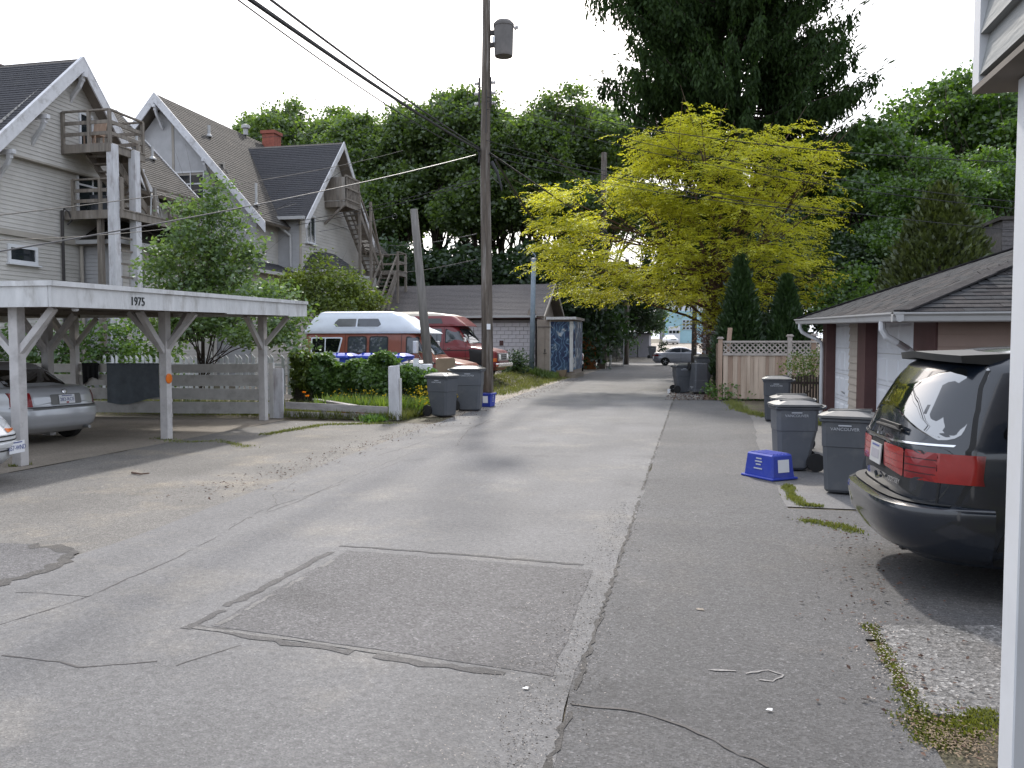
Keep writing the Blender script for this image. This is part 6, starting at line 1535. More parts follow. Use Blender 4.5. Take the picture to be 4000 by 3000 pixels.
# shaded apartment house behind the maple trunks
bb_ = thing('apartment_house', (-30, 86, 0), "dim brown apartment house hidden behind the maple trunks", "building")
by = 84.; b0, b1 = at_y(780, 600, by).x, at_y(1330, 600, by).x
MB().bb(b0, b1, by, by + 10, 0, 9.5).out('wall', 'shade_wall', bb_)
for i in range(9):
    for j in range(2):
        x = b0 + 1.2 + i * (b1 - b0 - 2) / 9
        w_ = MB().bb(x, x + 1.2, by - .12, by, 2.2 + j * 3.2, 3.8 + j * 3.2).out('window', 'cedar_grey', bb_); MB().bb(x + .1, x + 1.1, by - .16, by - .12, 2.3 + j * 3.2, 3.7 + j * 3.2).out('pane', 'glass', w_)
MB().bb(b0 - .5, b1 + .5, by - .6, by + 10.5, 9.5, 9.8).out('roof', 'roof_dark', bb_)
# brown house behind the right-hand trees
bh = thing('brown_house', (14, 33, 0), "brown shingled house end showing above the right garage roof", "house")
hx0, hx1 = at_y(2165, 500, 32).x, at_y(2330, 500, 32).x
lap([(hx0, 32, 0), (hx1, 32, 0), (hx1, 32, 6.0), (hx0, 32, 6.0)], (0, 0, 1), (0, -1, 0), .16).out('wall', 'roof_mauve', bh, fixn=False); MB().bb(hx0, hx1, 32.02, 40, 0, 6.0).out('inner_wall', 'roof_mauve', bh)
MB().bb(hx0 - .1, hx1, 31.9, 40.3, 6.0, 6.12).out('roof', 'roof_brown', bh)
# grey porch glimpsed behind the cedars
gp = thing('porch', (2.6, 44, 0), "dark porch corner half hidden behind the golden tree", "porch")
g0 = at_y(1522, 700, 44).x
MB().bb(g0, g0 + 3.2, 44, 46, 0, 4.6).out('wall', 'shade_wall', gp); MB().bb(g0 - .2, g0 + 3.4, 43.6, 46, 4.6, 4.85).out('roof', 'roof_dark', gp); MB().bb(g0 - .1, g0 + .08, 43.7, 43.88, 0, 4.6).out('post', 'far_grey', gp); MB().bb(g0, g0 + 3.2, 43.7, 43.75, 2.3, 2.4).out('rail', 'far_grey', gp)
# ================================================================== PLANTS
def leaf_mesh(name, c, d, L, W, m, fold=0.25, up=None):
    """one folded kite per leaf: c centre/base, d direction, L length, W width (numpy arrays)"""
    n = len(c); d = d / (np.linalg.norm(d, axis=1, keepdims=True) + 1e-9)
    r = RNG.normal(size=(n, 3)) if up is None else np.tile(np.array(up, float), (n, 1)) + RNG.normal(size=(n, 3)) * .35
    s = np.cross(d, r); s /= (np.linalg.norm(s, axis=1, keepdims=True) + 1e-9); nn = np.cross(s, d)
    L = np.broadcast_to(np.asarray(L, float), (n,))[:, None]; W = np.broadcast_to(np.asarray(W, float), (n,))[:, None]
    v = np.empty((n, 4, 3), np.float32)
    v[:, 0] = c; v[:, 1] = c + d * L * .45 + s * W * .5 + nn * W * fold; v[:, 2] = c + d * L; v[:, 3] = c + d * L * .45 - s * W * .5 + nn * W * fold
    me = bpy.data.meshes.new(name); me.vertices.add(n * 4); me.vertices.foreach_set("co", v.reshape(-1))
    me.loops.add(n * 4); me.loops.foreach_set("vertex_index", np.arange(n * 4, dtype=np.int32))
    me.polygons.add(n); me.polygons.foreach_set("loop_start", np.arange(0, n * 4, 4, dtype=np.int32)); me.polygons.foreach_set("loop_total", np.full(n, 4, np.int32))
    me.materials.append(MT[m]); me.update(calc_edges=True); me.validate()
    return me
def put(name, me, parent=None, loc=(0, 0, 0)):
    o = link(bpy.data.objects.new(name, me), parent); o.location = loc; return o
def unit(n):
    v = RNG.normal(size=(n, 3)); return v / np.linalg.norm(v, axis=1, keepdims=True)
def lobes_clusters(lobes, per_m2, shell=.55):
    """points spread through ellipsoid lobes, most of them towards the outside"""
    out = []
    for c, r in lobes:
        r = np.array(r); area = 4 * math.pi * ((r[0] * r[1]) ** 1.6 / 3 + (r[0] * r[2]) ** 1.6 / 3 + (r[1] * r[2]) ** 1.6 / 3) ** (1 / 1.6)
        n = max(4, int(area * per_m2)); u = unit(n); k = shell + (1 - shell) * RNG.random((n, 1)) ** .6
        out.append(np.array(c) + u * k * r)
    return np.concatenate(out)
def limbs(mb, base, tips, r0, seed=0, trunk_top=.55):
    """tapered trunk that forks towards the tips"""
    rnd = random.Random(seed); base = Vector(base); tips = [Vector(t) for t in tips]
    cen = sum(tips, Vector()) / len(tips); top = base.lerp(cen, trunk_top)
    pts = [base]; k = 6
    for i in range(1, k + 1):
        p = base.lerp(top, i / k) + Vector((rnd.uniform(-1, 1), rnd.uniform(-1, 1), 0)) * r0 * .5; pts.append(p)
    mb.path(pts, r0, 10, r0 * .55)
    for t in tips:
        s = pts[rnd.randint(max(1, k - 3), k)]; mid = s.lerp(t, .5) + Vector((rnd.uniform(-1, 1), rnd.uniform(-1, 1), rnd.uniform(0, 1))) * (t - s).length * .12
        mb.path([s, s.lerp(mid, .5) + Vector((rnd.uniform(-.2, .2), rnd.uniform(-.2, .2), .1)), mid, mid.lerp(t, .6), t], r0 * .38, 6, r0 * .06)
        for _ in range(3):
            e = t + Vector((rnd.uniform(-1, 1), rnd.uniform(-1, 1), rnd.uniform(-.3, 1))) * (t - s).length * .3; mb.path([mid, mid.lerp(e, .5) + Vector((0, 0, .15)), e], r0 * .15, 5, r0 * .03)
    return mb
def leafy(name, lobes, per_m2, leaves, L, W, m, spread=.35, shell=.55, flat=.6, droop=.35):
    cl = lobes_clusters(lobes, per_m2, shell); n = len(cl)
    c = np.repeat(cl, leaves, axis=0) + RNG.normal(size=(n * leaves, 3)) * np.array([spread, spread, spread * flat])
    d = unit(len(c)); d[:, 2] = d[:, 2] * .6 - droop
    l = L * RNG.uniform(.7, 1.3, len(c)); return leaf_mesh(name, c, d, l, W / L * l, m)

# ---------------------------------------------------------------- street maples behind the houses
def maple_variant(k):
    rnd = random.Random(40 + k); lobes = []
    for i in range(15):
        a = rnd.uniform(0, 6.28); rr = rnd.uniform(.5, 3.9); z = rnd.uniform(10.3, 17.5); rr *= 1.0 - .55 * max(0, (z - 14) / 4.5)
        s = rnd.uniform(1.2, 2.2); lobes.append(((rr * math.cos(a), rr * math.sin(a), z), (s * 1.15, s * 1.15, s * .8)))
    lobes += [((rnd.uniform(-1, 1), rnd.uniform(-1, 1), 18.2), (1.3, 1.3, 1.0)), ((0, 0, 15), (2.6, 2.6, 2.2))]
    me = leafy('crown', lobes, 1.35, 44, .27, .20, 'maple', spread=.36, shell=.6)
    tr = limbs(MB(), (0, 0, -.3), [l[0] for l in lobes], .34, k, .55).mesh('trunk', 'bark', smooth=True)
    return me, tr
variants = [maple_variant(k) for k in range(3)]
mp_ = [(560, 262, 82, 0), (640, 222, 78, 1), (705, 243, 74, 2), (775, 258, 68, 0), (850, 238, 66, 1), (945, 222, 66, 2), (1025, 208, 64, 0), (1165, 212, 62, 1), (1235, 214, 64, 2), (1292, 240, 72, 0), (1090, 262, 74, 2)]
mlab = ["leftmost maple crown rising behind the brown roofed house", "maple with a loose open top above the brick chimney", "maple between the chimney and the dark wing roof", "maple crown directly behind the dark wing gable peak",
        "rounded maple just right of the dark wing gable", "maple crown crossed by the bundled cables", "tall maple directly behind the utility pole", "dense rounded maple right of the utility pole", "maple whose crown meets the golden tree's left side",
        "maple partly behind the golden tree's upper left branches", "farther maple filling the gap behind the utility pole"]
for (x, ty, dep, k), lb in zip(mp_, mlab):
    g = at_d(x, 740, dep); top = at_d(x, ty, dep).z
    t = thing('maple_tree', (g.x, g.y, 0), lb, "tree", "street maples"); s = top / 19.0
    t.scale = (s * random.uniform(.92, 1.1), s * random.uniform(.92, 1.1), s); t.rotation_euler = (0, 0, random.uniform(0, 6.28))
    put('crown', variants[k][0], t); put('trunk', variants[k][1], t)
# understory trees in their shade
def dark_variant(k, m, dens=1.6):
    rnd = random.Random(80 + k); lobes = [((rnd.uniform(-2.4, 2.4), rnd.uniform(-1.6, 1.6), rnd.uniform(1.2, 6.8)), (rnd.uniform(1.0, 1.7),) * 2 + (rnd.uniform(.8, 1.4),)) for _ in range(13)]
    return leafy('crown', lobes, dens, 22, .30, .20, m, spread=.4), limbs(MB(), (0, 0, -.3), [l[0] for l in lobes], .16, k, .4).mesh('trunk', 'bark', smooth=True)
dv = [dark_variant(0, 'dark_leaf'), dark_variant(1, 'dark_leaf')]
ul = ["dark shrubby tree right of the second fire escape", "dark leafy tree behind the leaning stub pole", "shaded bushy tree behind the block garage's left end", "shaded leafy tree behind the garage roof and utility pole", "dark tree above the block garage ridge",
      "shaded tree behind the steel pipe pole", "dark tree over the mural shed", "dark tree between the far poles"]

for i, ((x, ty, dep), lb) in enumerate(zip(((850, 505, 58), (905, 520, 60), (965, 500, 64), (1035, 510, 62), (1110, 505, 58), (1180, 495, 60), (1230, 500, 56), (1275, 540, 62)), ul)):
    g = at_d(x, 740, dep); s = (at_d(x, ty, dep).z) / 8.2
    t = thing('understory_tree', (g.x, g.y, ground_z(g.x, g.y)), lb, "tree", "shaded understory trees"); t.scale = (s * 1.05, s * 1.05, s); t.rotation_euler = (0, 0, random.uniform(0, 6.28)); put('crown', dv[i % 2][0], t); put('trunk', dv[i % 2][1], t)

# ---------------------------------------------------------------- trees on the right, behind the garage
def right_variant(k):
    rnd = random.Random(120 + k); lobes = []
    for i in range(17):
        a = rnd.uniform(0, 6.28); z = rnd.uniform(4.0, 13.8); rr = rnd.uniform(.4, 3.9) * (1 - .5 * max(0, (z - 10) / 5)); s = rnd.uniform(1.1, 1.9); lobes.append(((rr * math.cos(a), rr * math.sin(a), z), (s * 1.1, s * 1.1, s * .8)))
    lobes.append(((0, 0, 14.6), (1.2, 1.2, .9)))
    return leafy('crown', lobes, 1.5, 42, .25, .18, 'right_leaf', spread=.34, shell=.6), limbs(MB(), (0, 0, -.3), [l[0] for l in lobes], .28, k, .45).mesh('trunk', 'bark', smooth=True)
rvs = [right_variant(0), right_variant(1)]
for i, ((x, ty, dep, k), lb) in enumerate(zip(((1890, 262, 42, 0), (1955, 215, 50, 1), (2050, 168, 47, 0), (2150, 182, 44, 1), (2240, 200, 42, 0), (1860, 350, 52, 1), (2010, 330, 36, 1), (2130, 330, 38, 0)),
        ("bright green tree just right of the dark spruce", "green tree behind the cypress, topping out beside the spruce", "tallest rounded green tree above the right garage", "green tree left of the white corner post", "green tree cut by the right picture edge", "dark green tree filling the gap right of the golden tree", "nearer green tree directly behind the cypress", "nearer green tree behind the brown house end"))):
    g = at_d(x, 740, dep); s = at_d(x, ty, dep).z / 15.3
    t = thing('leafy_tree', (g.x, g.y, 0), lb, "tree", "green trees behind the right garage"); t.scale = (s, s, s); t.rotation_euler = (0, 0, random.uniform(0, 6.28)); put('crown', rvs[k][0], t); put('trunk', rvs[k][1], t)

# ---------------------------------------------------------------- weeping spruce
def spruce():
    g = at_d(1582, 740, 47); t = thing('spruce_tree', (g.x, g.y, 0), "huge dark weeping spruce towering behind the golden tree", "tree")
    mb = MB().path([(0, 0, -.3), (.05, 0, 8), (0, .1, 18), (0, 0, 34)], .55, 12, .10); rnd = random.Random(5); cs, ds, Ls, Ws = [], [], [], []
    z = 6.0
    while z < 33:
        for k in range(rnd.randint(8, 10)):
            a = rnd.uniform(0, 6.28); Lb = rnd.uniform(4.6, 6.9) * (1.0 if z < 24 else max(.25, (35 - z) / 11)); zz = z + rnd.uniform(-.4, .4)
            if rnd.random() < .12: Lb *= 1.18
            pts = []
            for i in range(8):
                u = i / 7; pts.append(Vector((math.cos(a) * Lb * u, math.sin(a) * Lb * u, zz - 1.6 * u + 1.9 * u ** 3)))
            mb.path(pts, .07, 5, .012)
            n = int(84 * Lb / 5)
            for i in range(n):
                u = rnd.uniform(.18, 1.0) ** .8; j = min(6, int(u * 7)); p = pts[j].lerp(pts[j + 1], u * 7 - j)
                ln = rnd.uniform(.7, 1.7) * (1.15 - .55 * u); off = rnd.uniform(-.55, .55) * (1 - .5 * u); q = p + Vector((-math.sin(a) * off, math.cos(a) * off, -abs(off) * .3))
                m = max(3, int(ln / .13))
                for s in range(m):
                    r = q + Vector((rnd.gauss(0, .05), rnd.gauss(0, .05), -ln * s / m)); cs.append(r); ds.append((rnd.gauss(0, .45), rnd.gauss(0, .45), -1.0)); Ls.append(rnd.uniform(.24, .40)); Ws.append(rnd.uniform(.09, .16))
            # upturned tip
            for i in range(10): cs.append(pts[-1] + Vector((rnd.gauss(0, .2), rnd.gauss(0, .2), rnd.gauss(.1, .2)))); ds.append((math.cos(a), math.sin(a), .5)); Ls.append(.4); Ws.append(.09)
        z += .66
    la = math.atan2(-CR.y, -CR.x)                       # long limbs reaching out over the lane side
    for k in range(9):
        a = la + rnd.uniform(-.22, .22); Lb = rnd.uniform(6.6, 8.9); zz = rnd.uniform(20.0, 25.0); pts = [Vector((math.cos(a) * Lb * i / 9, math.sin(a) * Lb * i / 9, zz - 1.3 * i / 9 + 1.2 * (i / 9) ** 3)) for i in range(10)]; mb.path(pts, .08, 5, .012)
        for i in range(70):
            u = rnd.uniform(.5, 1.0); j = min(8, int(u * 9)); p = pts[j].lerp(pts[j + 1], u * 9 - j); ln = rnd.uniform(.8, 2.3); off = rnd.gauss(0, .3)
            for s in range(int(ln / .13)): cs.append(p + Vector((-math.sin(a) * off + rnd.gauss(0, .05), math.cos(a) * off + rnd.gauss(0, .05), -ln * s / int(ln / .13)))); ds.append((rnd.gauss(0, .4), rnd.gauss(0, .4), -1.0)); Ls.append(rnd.uniform(.24, .4)); Ws.append(rnd.uniform(.08, .14))
    put('crown', leaf_mesh('crown', np.array(cs), np.array(ds), np.array(Ls), np.array(Ws), 'spruce'), t); mb.out('trunk', 'bark', t, smooth=True, world=False); return t
spruce()

# ---------------------------------------------------------------- golden robinia over the lane
def golden():
    dep = 31.0; bx = at_d(1580, 740, 33.5); t = thing('golden_tree', (bx.x, bx.y, 0), "golden yellow feathery tree spreading over the lane", "tree"); rnd = random.Random(9)
    K = dep / (F_PX / PS)
    L2 = [(1215, 425, 58, 42), (1195, 500, 40, 40), (1270, 500, 62, 60), (1235, 575, 48, 40), (1300, 590, 66, 50), (1255, 620, 40, 24), (1340, 400, 66, 36), (1330, 640, 56, 26), (1420, 345, 76, 58), (1410, 440, 66, 40), (1395, 300, 42, 24), (1480, 300, 56, 50), (1515, 248, 20, 30), (1500, 265, 30, 36), (1395, 590, 60, 44), (1470, 560, 80, 60),
          (1480, 460, 90, 70), (1560, 380, 100, 76), (1590, 310, 70, 36), (1660, 350, 80, 56), (1600, 470, 110, 76), (1690, 450, 86, 70), (1740, 370, 60, 46), (1755, 480, 50, 60), (1800, 320, 44, 26), (1560, 560, 100, 64), (1660, 560, 90, 60), (1735, 570, 56, 48), (1450, 630, 60, 36), (1540, 630, 80, 40), (1640, 640, 76, 32), (1715, 640, 50, 30), (1805, 440, 30, 20), (1810, 600, 24, 18), (1548, 690, 24, 40), (1560, 655, 40, 40), (1700, 290, 40, 26)]
    tips, cs, ds, Ls, Ws = [], [], [], [], []; o = Vector((bx.x, bx.y, 0))
    for x, y, rx, ry in L2:
        if x > 1560: x = 1560 + (x - 1560) * .88
        if y < 380: y = 380 - (380 - y) * .92
        side = (x - 1560) / 400; dd = dep + rnd.uniform(-1.9, 1.9) * (1 - .5 * abs(side)) + (1.0 if x > 1500 else 0); c = at_d(x, y, dd) - o; tips.append(c)
        r = Vector((rx * K * .96, 1.35, ry * K * .90)); n = int(rx * ry * (.054 if x < 1540 else .034)) + 18
        subs = []
        for i in range(max(5, int(rx * ry / (260 if x < 1540 else 330)))):      # flat tiers of foliage with air between them
            u = Vector((rnd.gauss(0, 1), rnd.gauss(0, 1), rnd.gauss(0, 1))).normalized() * (rnd.uniform(.2, 1.0) ** .6 if rnd.random() < .85 else rnd.uniform(1.0, 1.3))
            subs.append(c + CR * (u.x * r.x) + Vector((0, 1, 0)) * (u.y * r.y) + Vector((0, 0, u.z * r.z)))
        for i in range(n):
            p = rnd.choice(subs) + Vector((rnd.gauss(0, .36), rnd.gauss(0, .36), rnd.gauss(0, .10)))
            out = Vector((p.x, p.y, 0)).normalized() if p.length > .1 else Vector((1, 0, 0))
            a = rnd.gauss(0, .9); dr = Vector((out.x * math.cos(a) - out.y * math.sin(a), out.x * math.sin(a) + out.y * math.cos(a), rnd.uniform(-.35, .45))).normalized(); sd = dr.cross(Vector((0, 0, 1))).normalized(); ln = rnd.uniform(.45, .9); m = int(ln / .055)
            for s in range(m):
                q = p + dr * ln * s / m + Vector((0, 0, -.22 * (s / m) ** 2)); k = 1 if s % 2 else -1
                cs.append(q); ds.append(tuple(sd * k * .8 + dr * .65 + Vector((rnd.gauss(0, .2), rnd.gauss(0, .2), rnd.uniform(-.7, .1))))); Ls.append(rnd.uniform(.10, .20)); Ws.append(rnd.uniform(.04, .07))
    put('crown', leaf_mesh('crown', np.array(cs), np.array(ds), np.array(Ls), np.array(Ws), 'gold', up=(0, 0, 1)), t)
    mb = MB(); limbs(mb, (0, 0, -.2), tips, .17, 3, .72); mb.out('trunk', 'bark_red', t, smooth=True, world=False)
golden()

# ---------------------------------------------------------------- columnar cedars, cypress, fruit trees, shrubs
def cone_tree(name, label, cat, x, ty, dep, wpx, m, n, base=0., L=.22, W=.07, pw=.75, group=None, stem='bark', grp_up=.9):
    g = at_d(x, 740, dep); h = at_d(x, ty, dep).z - base; w = wpx / 2 * dep / (F_PX / PS); t = thing(name, (g.x, g.y, base), label, cat, group)
    u = RNG.random(n) ** 1.0; z = h * u; rad = w * np.where(u < .15, .75 + u / .6, 1 - ((u - .15) / .85) ** (1 / pw)).clip(.03, 1) * (.55 + .45 * RNG.random(n) ** .5); a = RNG.random(n) * 6.283
    rad = rad * (1 + .13 * np.sin(a * 5 + z * 3) + .10 * np.sin(a * 9 - z * 7)) + np.where(RNG.random(n) < .06, RNG.random(n) * w * .22, 0); c = np.stack([rad * np.cos(a), rad * np.sin(a), z], 1); d = np.stack([np.cos(a) * .6, np.sin(a) * .6, np.full(n, grp_up)], 1) + RNG.normal(size=(n, 3)) * .3
    put('crown', leaf_mesh('crown', c, d, L * RNG.uniform(.7, 1.3, n), W, m), t); MB().path([(0, 0, -.1), (0, 0, h * .4), (.02, 0, h * .85)], .09, 8, .02).out('trunk', stem, t, world=False)
    return t
cone_tree('cedar_shrub', "taller columnar cedar behind the lattice fence", "shrub", 1598, 560, 29.0, 112, 'cedar_leaf', 14000, group="columnar cedars")
cone_tree('cedar_shrub', "shorter columnar cedar behind the lattice fence", "shrub", 1697, 602, 28.6, 108, 'cedar_leaf', 12000, group="columnar cedars")
cone_tree('cypress_shrub', "olive green cypress above the right garage roof", "shrub", 2025, 404, 27.0, 235, 'cypress', 19000, pw=.36, L=.2, W=.10)
def bush(name, label, lobes, per, lv, L, W, m, cat="shrub", group=None, base=None, stem=True, spread=.16, droop=.2):
    b = base if base is not None else (lobes[0][0][0], lobes[0][0][1], 0); t = thing(name, b, label, cat, group)
    lob = [((c[0] - b[0], c[1] - b[1], c[2] - b[2]), r) for c, r in lobes]; put('crown', leafy('crown', lob, per, lv, L, W, m, spread=spread, droop=droop), t)
    if stem: limbs(MB(), (0, 0, -.05), [l[0] for l in lob], .05 if lob[0][1][0] < 1.2 else .10, 1, .3).out('trunk', 'bark', t, smooth=True, world=False)
    return t
def pl(x, y, dep, rx, ry, ry2=None):
    c = at_d(x, y, dep); k = dep / (F_PX / PS); return ((c.x, c.y, c.z), (rx * k, (ry2 or rx) * k * .8, ry * k))
D = 22.5
f0 = at_d(425, 740, D); fl = [pl(420, 640, D, 75, 50), pl(360, 610, D, 45, 45), pl(490, 640, D, 60, 45), pl(430, 560, D, 62, 50), pl(500, 570, D, 50, 45), pl(470, 500, D, 42, 40), pl(400, 510, D - .5, 36, 40), pl(468, 430, D, 26, 38), pl(465, 405, D, 12, 22), pl(398, 450, D, 20, 36), pl(430, 470, D, 24, 30), pl(540, 540, D, 22, 30), pl(345, 560, D, 26, 36), pl(450, 700, D, 90, 24), pl(570, 640, D - 1, 60, 34), pl(620, 690, D - 1.5, 40, 30), pl(560, 720, D - 1.5, 70, 24), pl(640, 740, D - 2, 24, 20), pl(380, 705, D, 60, 24), pl(510, 480, D, 16, 30)]
bush('fruit_tree', "pale green fruit tree standing behind the carport roof", fl, 9.0, 26, .14, .075, 'fruit', "tree", base=(f0.x, f0.y, 0), spread=.2, droop=.1)
D = 31.
f0 = at_d(715, 740, D); fl = [pl(700, 630, D, 60, 34), pl(770, 640, D, 50, 30), pl(655, 640, D, 45, 30), pl(740, 610, D, 44, 26), pl(690, 585, D, 24, 30), pl(690, 555, D, 10, 16), pl(800, 650, D, 26, 22), pl(650, 600, D, 30, 26), pl(620, 630, D, 30, 30), pl(730, 660, D, 90, 20)]
bush('lime_tree', "low lime green tree above the white camper roof", fl, 7.0, 24, .16, .08, 'lime', "tree", base=(f0.x, f0.y, .3), spread=.22, droop=.1)
D = 24.
bush('hedge', "dark leafy hedge behind the carport's plank fence", [pl(20, 740, D, 60, 40), pl(90, 745, D, 60, 36), pl(160, 735, D, 60, 40), pl(230, 730, D, 60, 44), pl(300, 735, D, 60, 44), pl(350, 745, D, 50, 36), pl(70, 800, D, 90, 40), pl(200, 800, D, 90, 40), pl(320, 800, D, 90, 40), pl(-60, 740, D, 60, 44)], 4.0, 22, .13, .09, 'ivy', "hedge", spread=.2)
# ivy smothering the picket fence
def ivy_box(label, xa, xb, y0, y1, ztop, n, name='ivy_hedge', m='ivy', lump=.12):
    t = thing(name, ((xa + xb) / 2, y0, 0), label, "hedge"); x = RNG.uniform(xa, xb, n); u = RNG.random(n); zt_ = ztop + lump * np.sin(x * 3.1 + 1) + .08 * np.sin(x * 7.7); face = RNG.random(n)
    z = np.where(face < .65, zt_ * RNG.random(n), zt_ + RNG.normal(size=n) * .04); bul = .16 * np.sin(x * 4.3 + z * 3) + .10 * np.sin(z * 6); y = np.where(face < .65, y0 + bul + RNG.normal(size=n) * .05, RNG.uniform(y0, y1, n))
    c = np.stack([x - (xa + xb) / 2, y - y0, z], 1); d = np.stack([RNG.normal(size=n) * .6, -np.abs(RNG.normal(size=n)) * .7, -np.abs(RNG.normal(size=n)) * .8 + .1], 1)
    put('leaves', leaf_mesh('leaves', c, d, .13 * RNG.uniform(.6, 1.3, n), .10 * RNG.uniform(.7, 1.2, n), m), t)
    mb = MB()
    for i in range(14):
        xx = (i + .5) / 14 * (xb - xa) - (xb - xa) / 2; mb.path([(xx, .05, 0), (xx + .1, .02, ztop * .4), (xx - .05, .06, ztop * .85)], .012, 5)
    mb.out('stem', 'bark', t, world=False)
    MB().bb(-(xb - xa) / 2 + .1, (xb - xa) / 2 - .1, .14, .20, 0.02, ztop - .22).out('shade_backing', 'dark_wood', t, world=False); return t  # dark slab behind the leaves stands in for the hedge's shaded inside
def YX(x, Y): return at_y(x, 780, Y).x
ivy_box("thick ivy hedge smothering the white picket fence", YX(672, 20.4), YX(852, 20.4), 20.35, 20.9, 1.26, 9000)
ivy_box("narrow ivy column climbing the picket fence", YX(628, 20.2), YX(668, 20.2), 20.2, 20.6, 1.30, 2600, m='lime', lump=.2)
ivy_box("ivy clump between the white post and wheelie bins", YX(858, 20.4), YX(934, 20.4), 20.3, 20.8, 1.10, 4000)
# shrubs here and there
bush('laurel_bush', "dark bush in front of the block garage wall", [pl(1115, 775, 38.5, 26, 22), pl(1100, 790, 38.5, 22, 18), pl(1128, 790, 38.5, 22, 20)], 6, 22, .12, .07, 'dark_leaf', base=(at_d(1115, 740, 38.5).x, at_d(1115, 740, 38.5).y, .3), spread=.14)
bush('snowberry_bush', "green bush spilling over the low paling fence", [pl(1735, 785, 22.6, 40, 22), pl(1700, 800, 22.6, 18, 18), pl(1760, 775, 22.6, 26, 22), pl(1745, 815, 22.3, 30, 20)], 9, 24, .075, .045, 'lime', spread=.12, base=(at_d(1740, 740, 22.6).x, at_d(1740, 740, 22.6).y, 0))
bush('russet_shrub', "reddish shrub above the three bins at the fence corner", [pl(1528, 715, 32, 24, 20), pl(1515, 735, 32, 18, 18), pl(1540, 735, 32, 20, 20), pl(1528, 755, 32, 22, 16)], 7, 24, .09, .05, 'russet', spread=.12, base=(at_d(1528, 740, 32).x, at_d(1528, 740, 32).y, 0))
bush('fence_ivy', "leafy ground ivy along the lattice fence foot", [pl(x, y, 25.2, 22, 10) for x, y in ((1560, 850), (1590, 858), (1625, 856), (1660, 856), (1540, 838), (1580, 840), (1690, 850))], 12, 22, .09, .07, 'ivy', "ivy", stem=False, spread=.12)
bush('vine', "thin leafy vine climbing the cedar boards", [pl(1600, 822, 25.6, 8, 14), pl(1610, 800, 25.65, 5, 10), pl(1590, 835, 25.6, 12, 10)], 14, 12, .08, .06, 'ivy', "vine", stem=False, spread=.08)
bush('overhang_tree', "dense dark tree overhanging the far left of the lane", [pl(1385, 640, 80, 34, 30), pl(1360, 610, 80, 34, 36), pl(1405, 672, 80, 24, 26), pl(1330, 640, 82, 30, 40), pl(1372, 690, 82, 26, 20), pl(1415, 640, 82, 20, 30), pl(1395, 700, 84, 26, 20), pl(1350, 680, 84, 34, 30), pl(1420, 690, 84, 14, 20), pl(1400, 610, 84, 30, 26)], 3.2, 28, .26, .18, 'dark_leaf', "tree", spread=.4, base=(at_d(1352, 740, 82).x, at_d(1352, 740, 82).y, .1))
bush('gate_shrub', "low green shrub behind the chain link gate", [pl(1330, 735, 76, 22, 16), pl(1368, 745, 76, 14, 12)], 3, 22, .2, .13, 'right_leaf', "shrub", spread=.3)
bush('lane_hedge', "light green hedge leaning over the far left of the lane", [pl(1424, 665, 88, 10, 30), pl(1420, 700, 88, 12, 22), pl(1430, 640, 88, 7, 22)], 2.2, 22, .28, .18, 'right_leaf', "hedge", spread=.4)
bush('far_shrub', "round dark shrub at the far street corner", [pl(1432, 752, 76, 6, 10), pl(1432, 745, 76, 5, 8)], 3, 20, .2, .12, 'dark_leaf', spread=.2)
bush('yard_tree', "dark green tree behind the cedars and lattice fence", [pl(1660, 560, 36, 70, 60), pl(1740, 600, 36, 70, 60), pl(1820, 560, 37, 60, 60), pl(1640, 680, 36, 80, 50), pl(1740, 690, 36, 80, 50), pl(1830, 660, 36, 70, 50), pl(1880, 600, 36, 60, 50), pl(1700, 500, 37, 60, 50), pl(1560, 620, 38, 40, 60)], 2.4, 24, .2, .13, 'dark_leaf', "tree", spread=.34, base=(at_d(1720, 740, 37).x, at_d(1720, 740, 37).y, 0))
bush('yard_bush', "mid green leafy bush left of the cypress", [pl(1850, 610, 30, 46, 40), pl(1800, 640, 30, 40, 34), pl(1880, 650, 29, 50, 30), pl(1830, 680, 29, 50, 26)], 3.4, 24, .15, .10, 'right_leaf', "bush", spread=.26)

# ---------------------------------------------------------------- grass, weeds, flowers
def grass(name, pts_fn, n, h, label, lean=.35, m='grass', W=.012):
    p = [pts_fn() for _ in range(n)]; c = np.array([(x, y, ground_z(x, y) - .005) for x, y in p]); d = RNG.normal(size=(n, 3)) * lean; d[:, 2] = 1
    o = put(name, leaf_mesh(name, c, d, h * RNG.uniform(.4, 1.3, n), W * RNG.uniform(.7, 1.4, n), m)); return tag(o, label, "grass", kind="stuff")
def band(pts, w, z=0):
    P = [at_z(*p) for p in pts]; ln = [(b - a).length for a, b in zip(P, P[1:])]; tot = sum(ln)
    def f():
        r = random.uniform(0, tot)
        for a, b, l in zip(P, P[1:], ln):
            if r <= l: q = a.lerp(b, r / l); break
            r -= l
        else: q = P[-1]
        # clumpy
        k = .5 + .5 * math.sin(q.x * 9 + q.y * 7) * math.sin(q.y * 3.3)
        return q.x + random.gauss(0, w * (.3 + .7 * k)), q.y + random.gauss(0, w * (.3 + .7 * k))
    return f
def rect(x0, x1, y0, y1): return lambda: (random.uniform(x0, x1), random.uniform(y0, y1))
grass('joint_grass', band([(1880, 1352), (1915, 1410), (1950, 1480), (1985, 1540)], .035), 1500, .022, "grass growing in the joint beside the pebble slab")
grass('corner_grass', band([(1985, 1545), (2010, 1600), (2080, 1570), (2140, 1540)], .07), 2600, .024, "grass and moss at the corner of the pebble slab")
grass('slab_grass', band([(1700, 1050), (1712, 1075), (1735, 1092), (1775, 1095)], .05), 1800, .04, "grass tuft line at the edge of the garage drive")
grass('slab_grass', band([(1735, 1125), (1800, 1135), (1850, 1150)], .06), 700, .035, "thin grass beside the minivan's bumper")
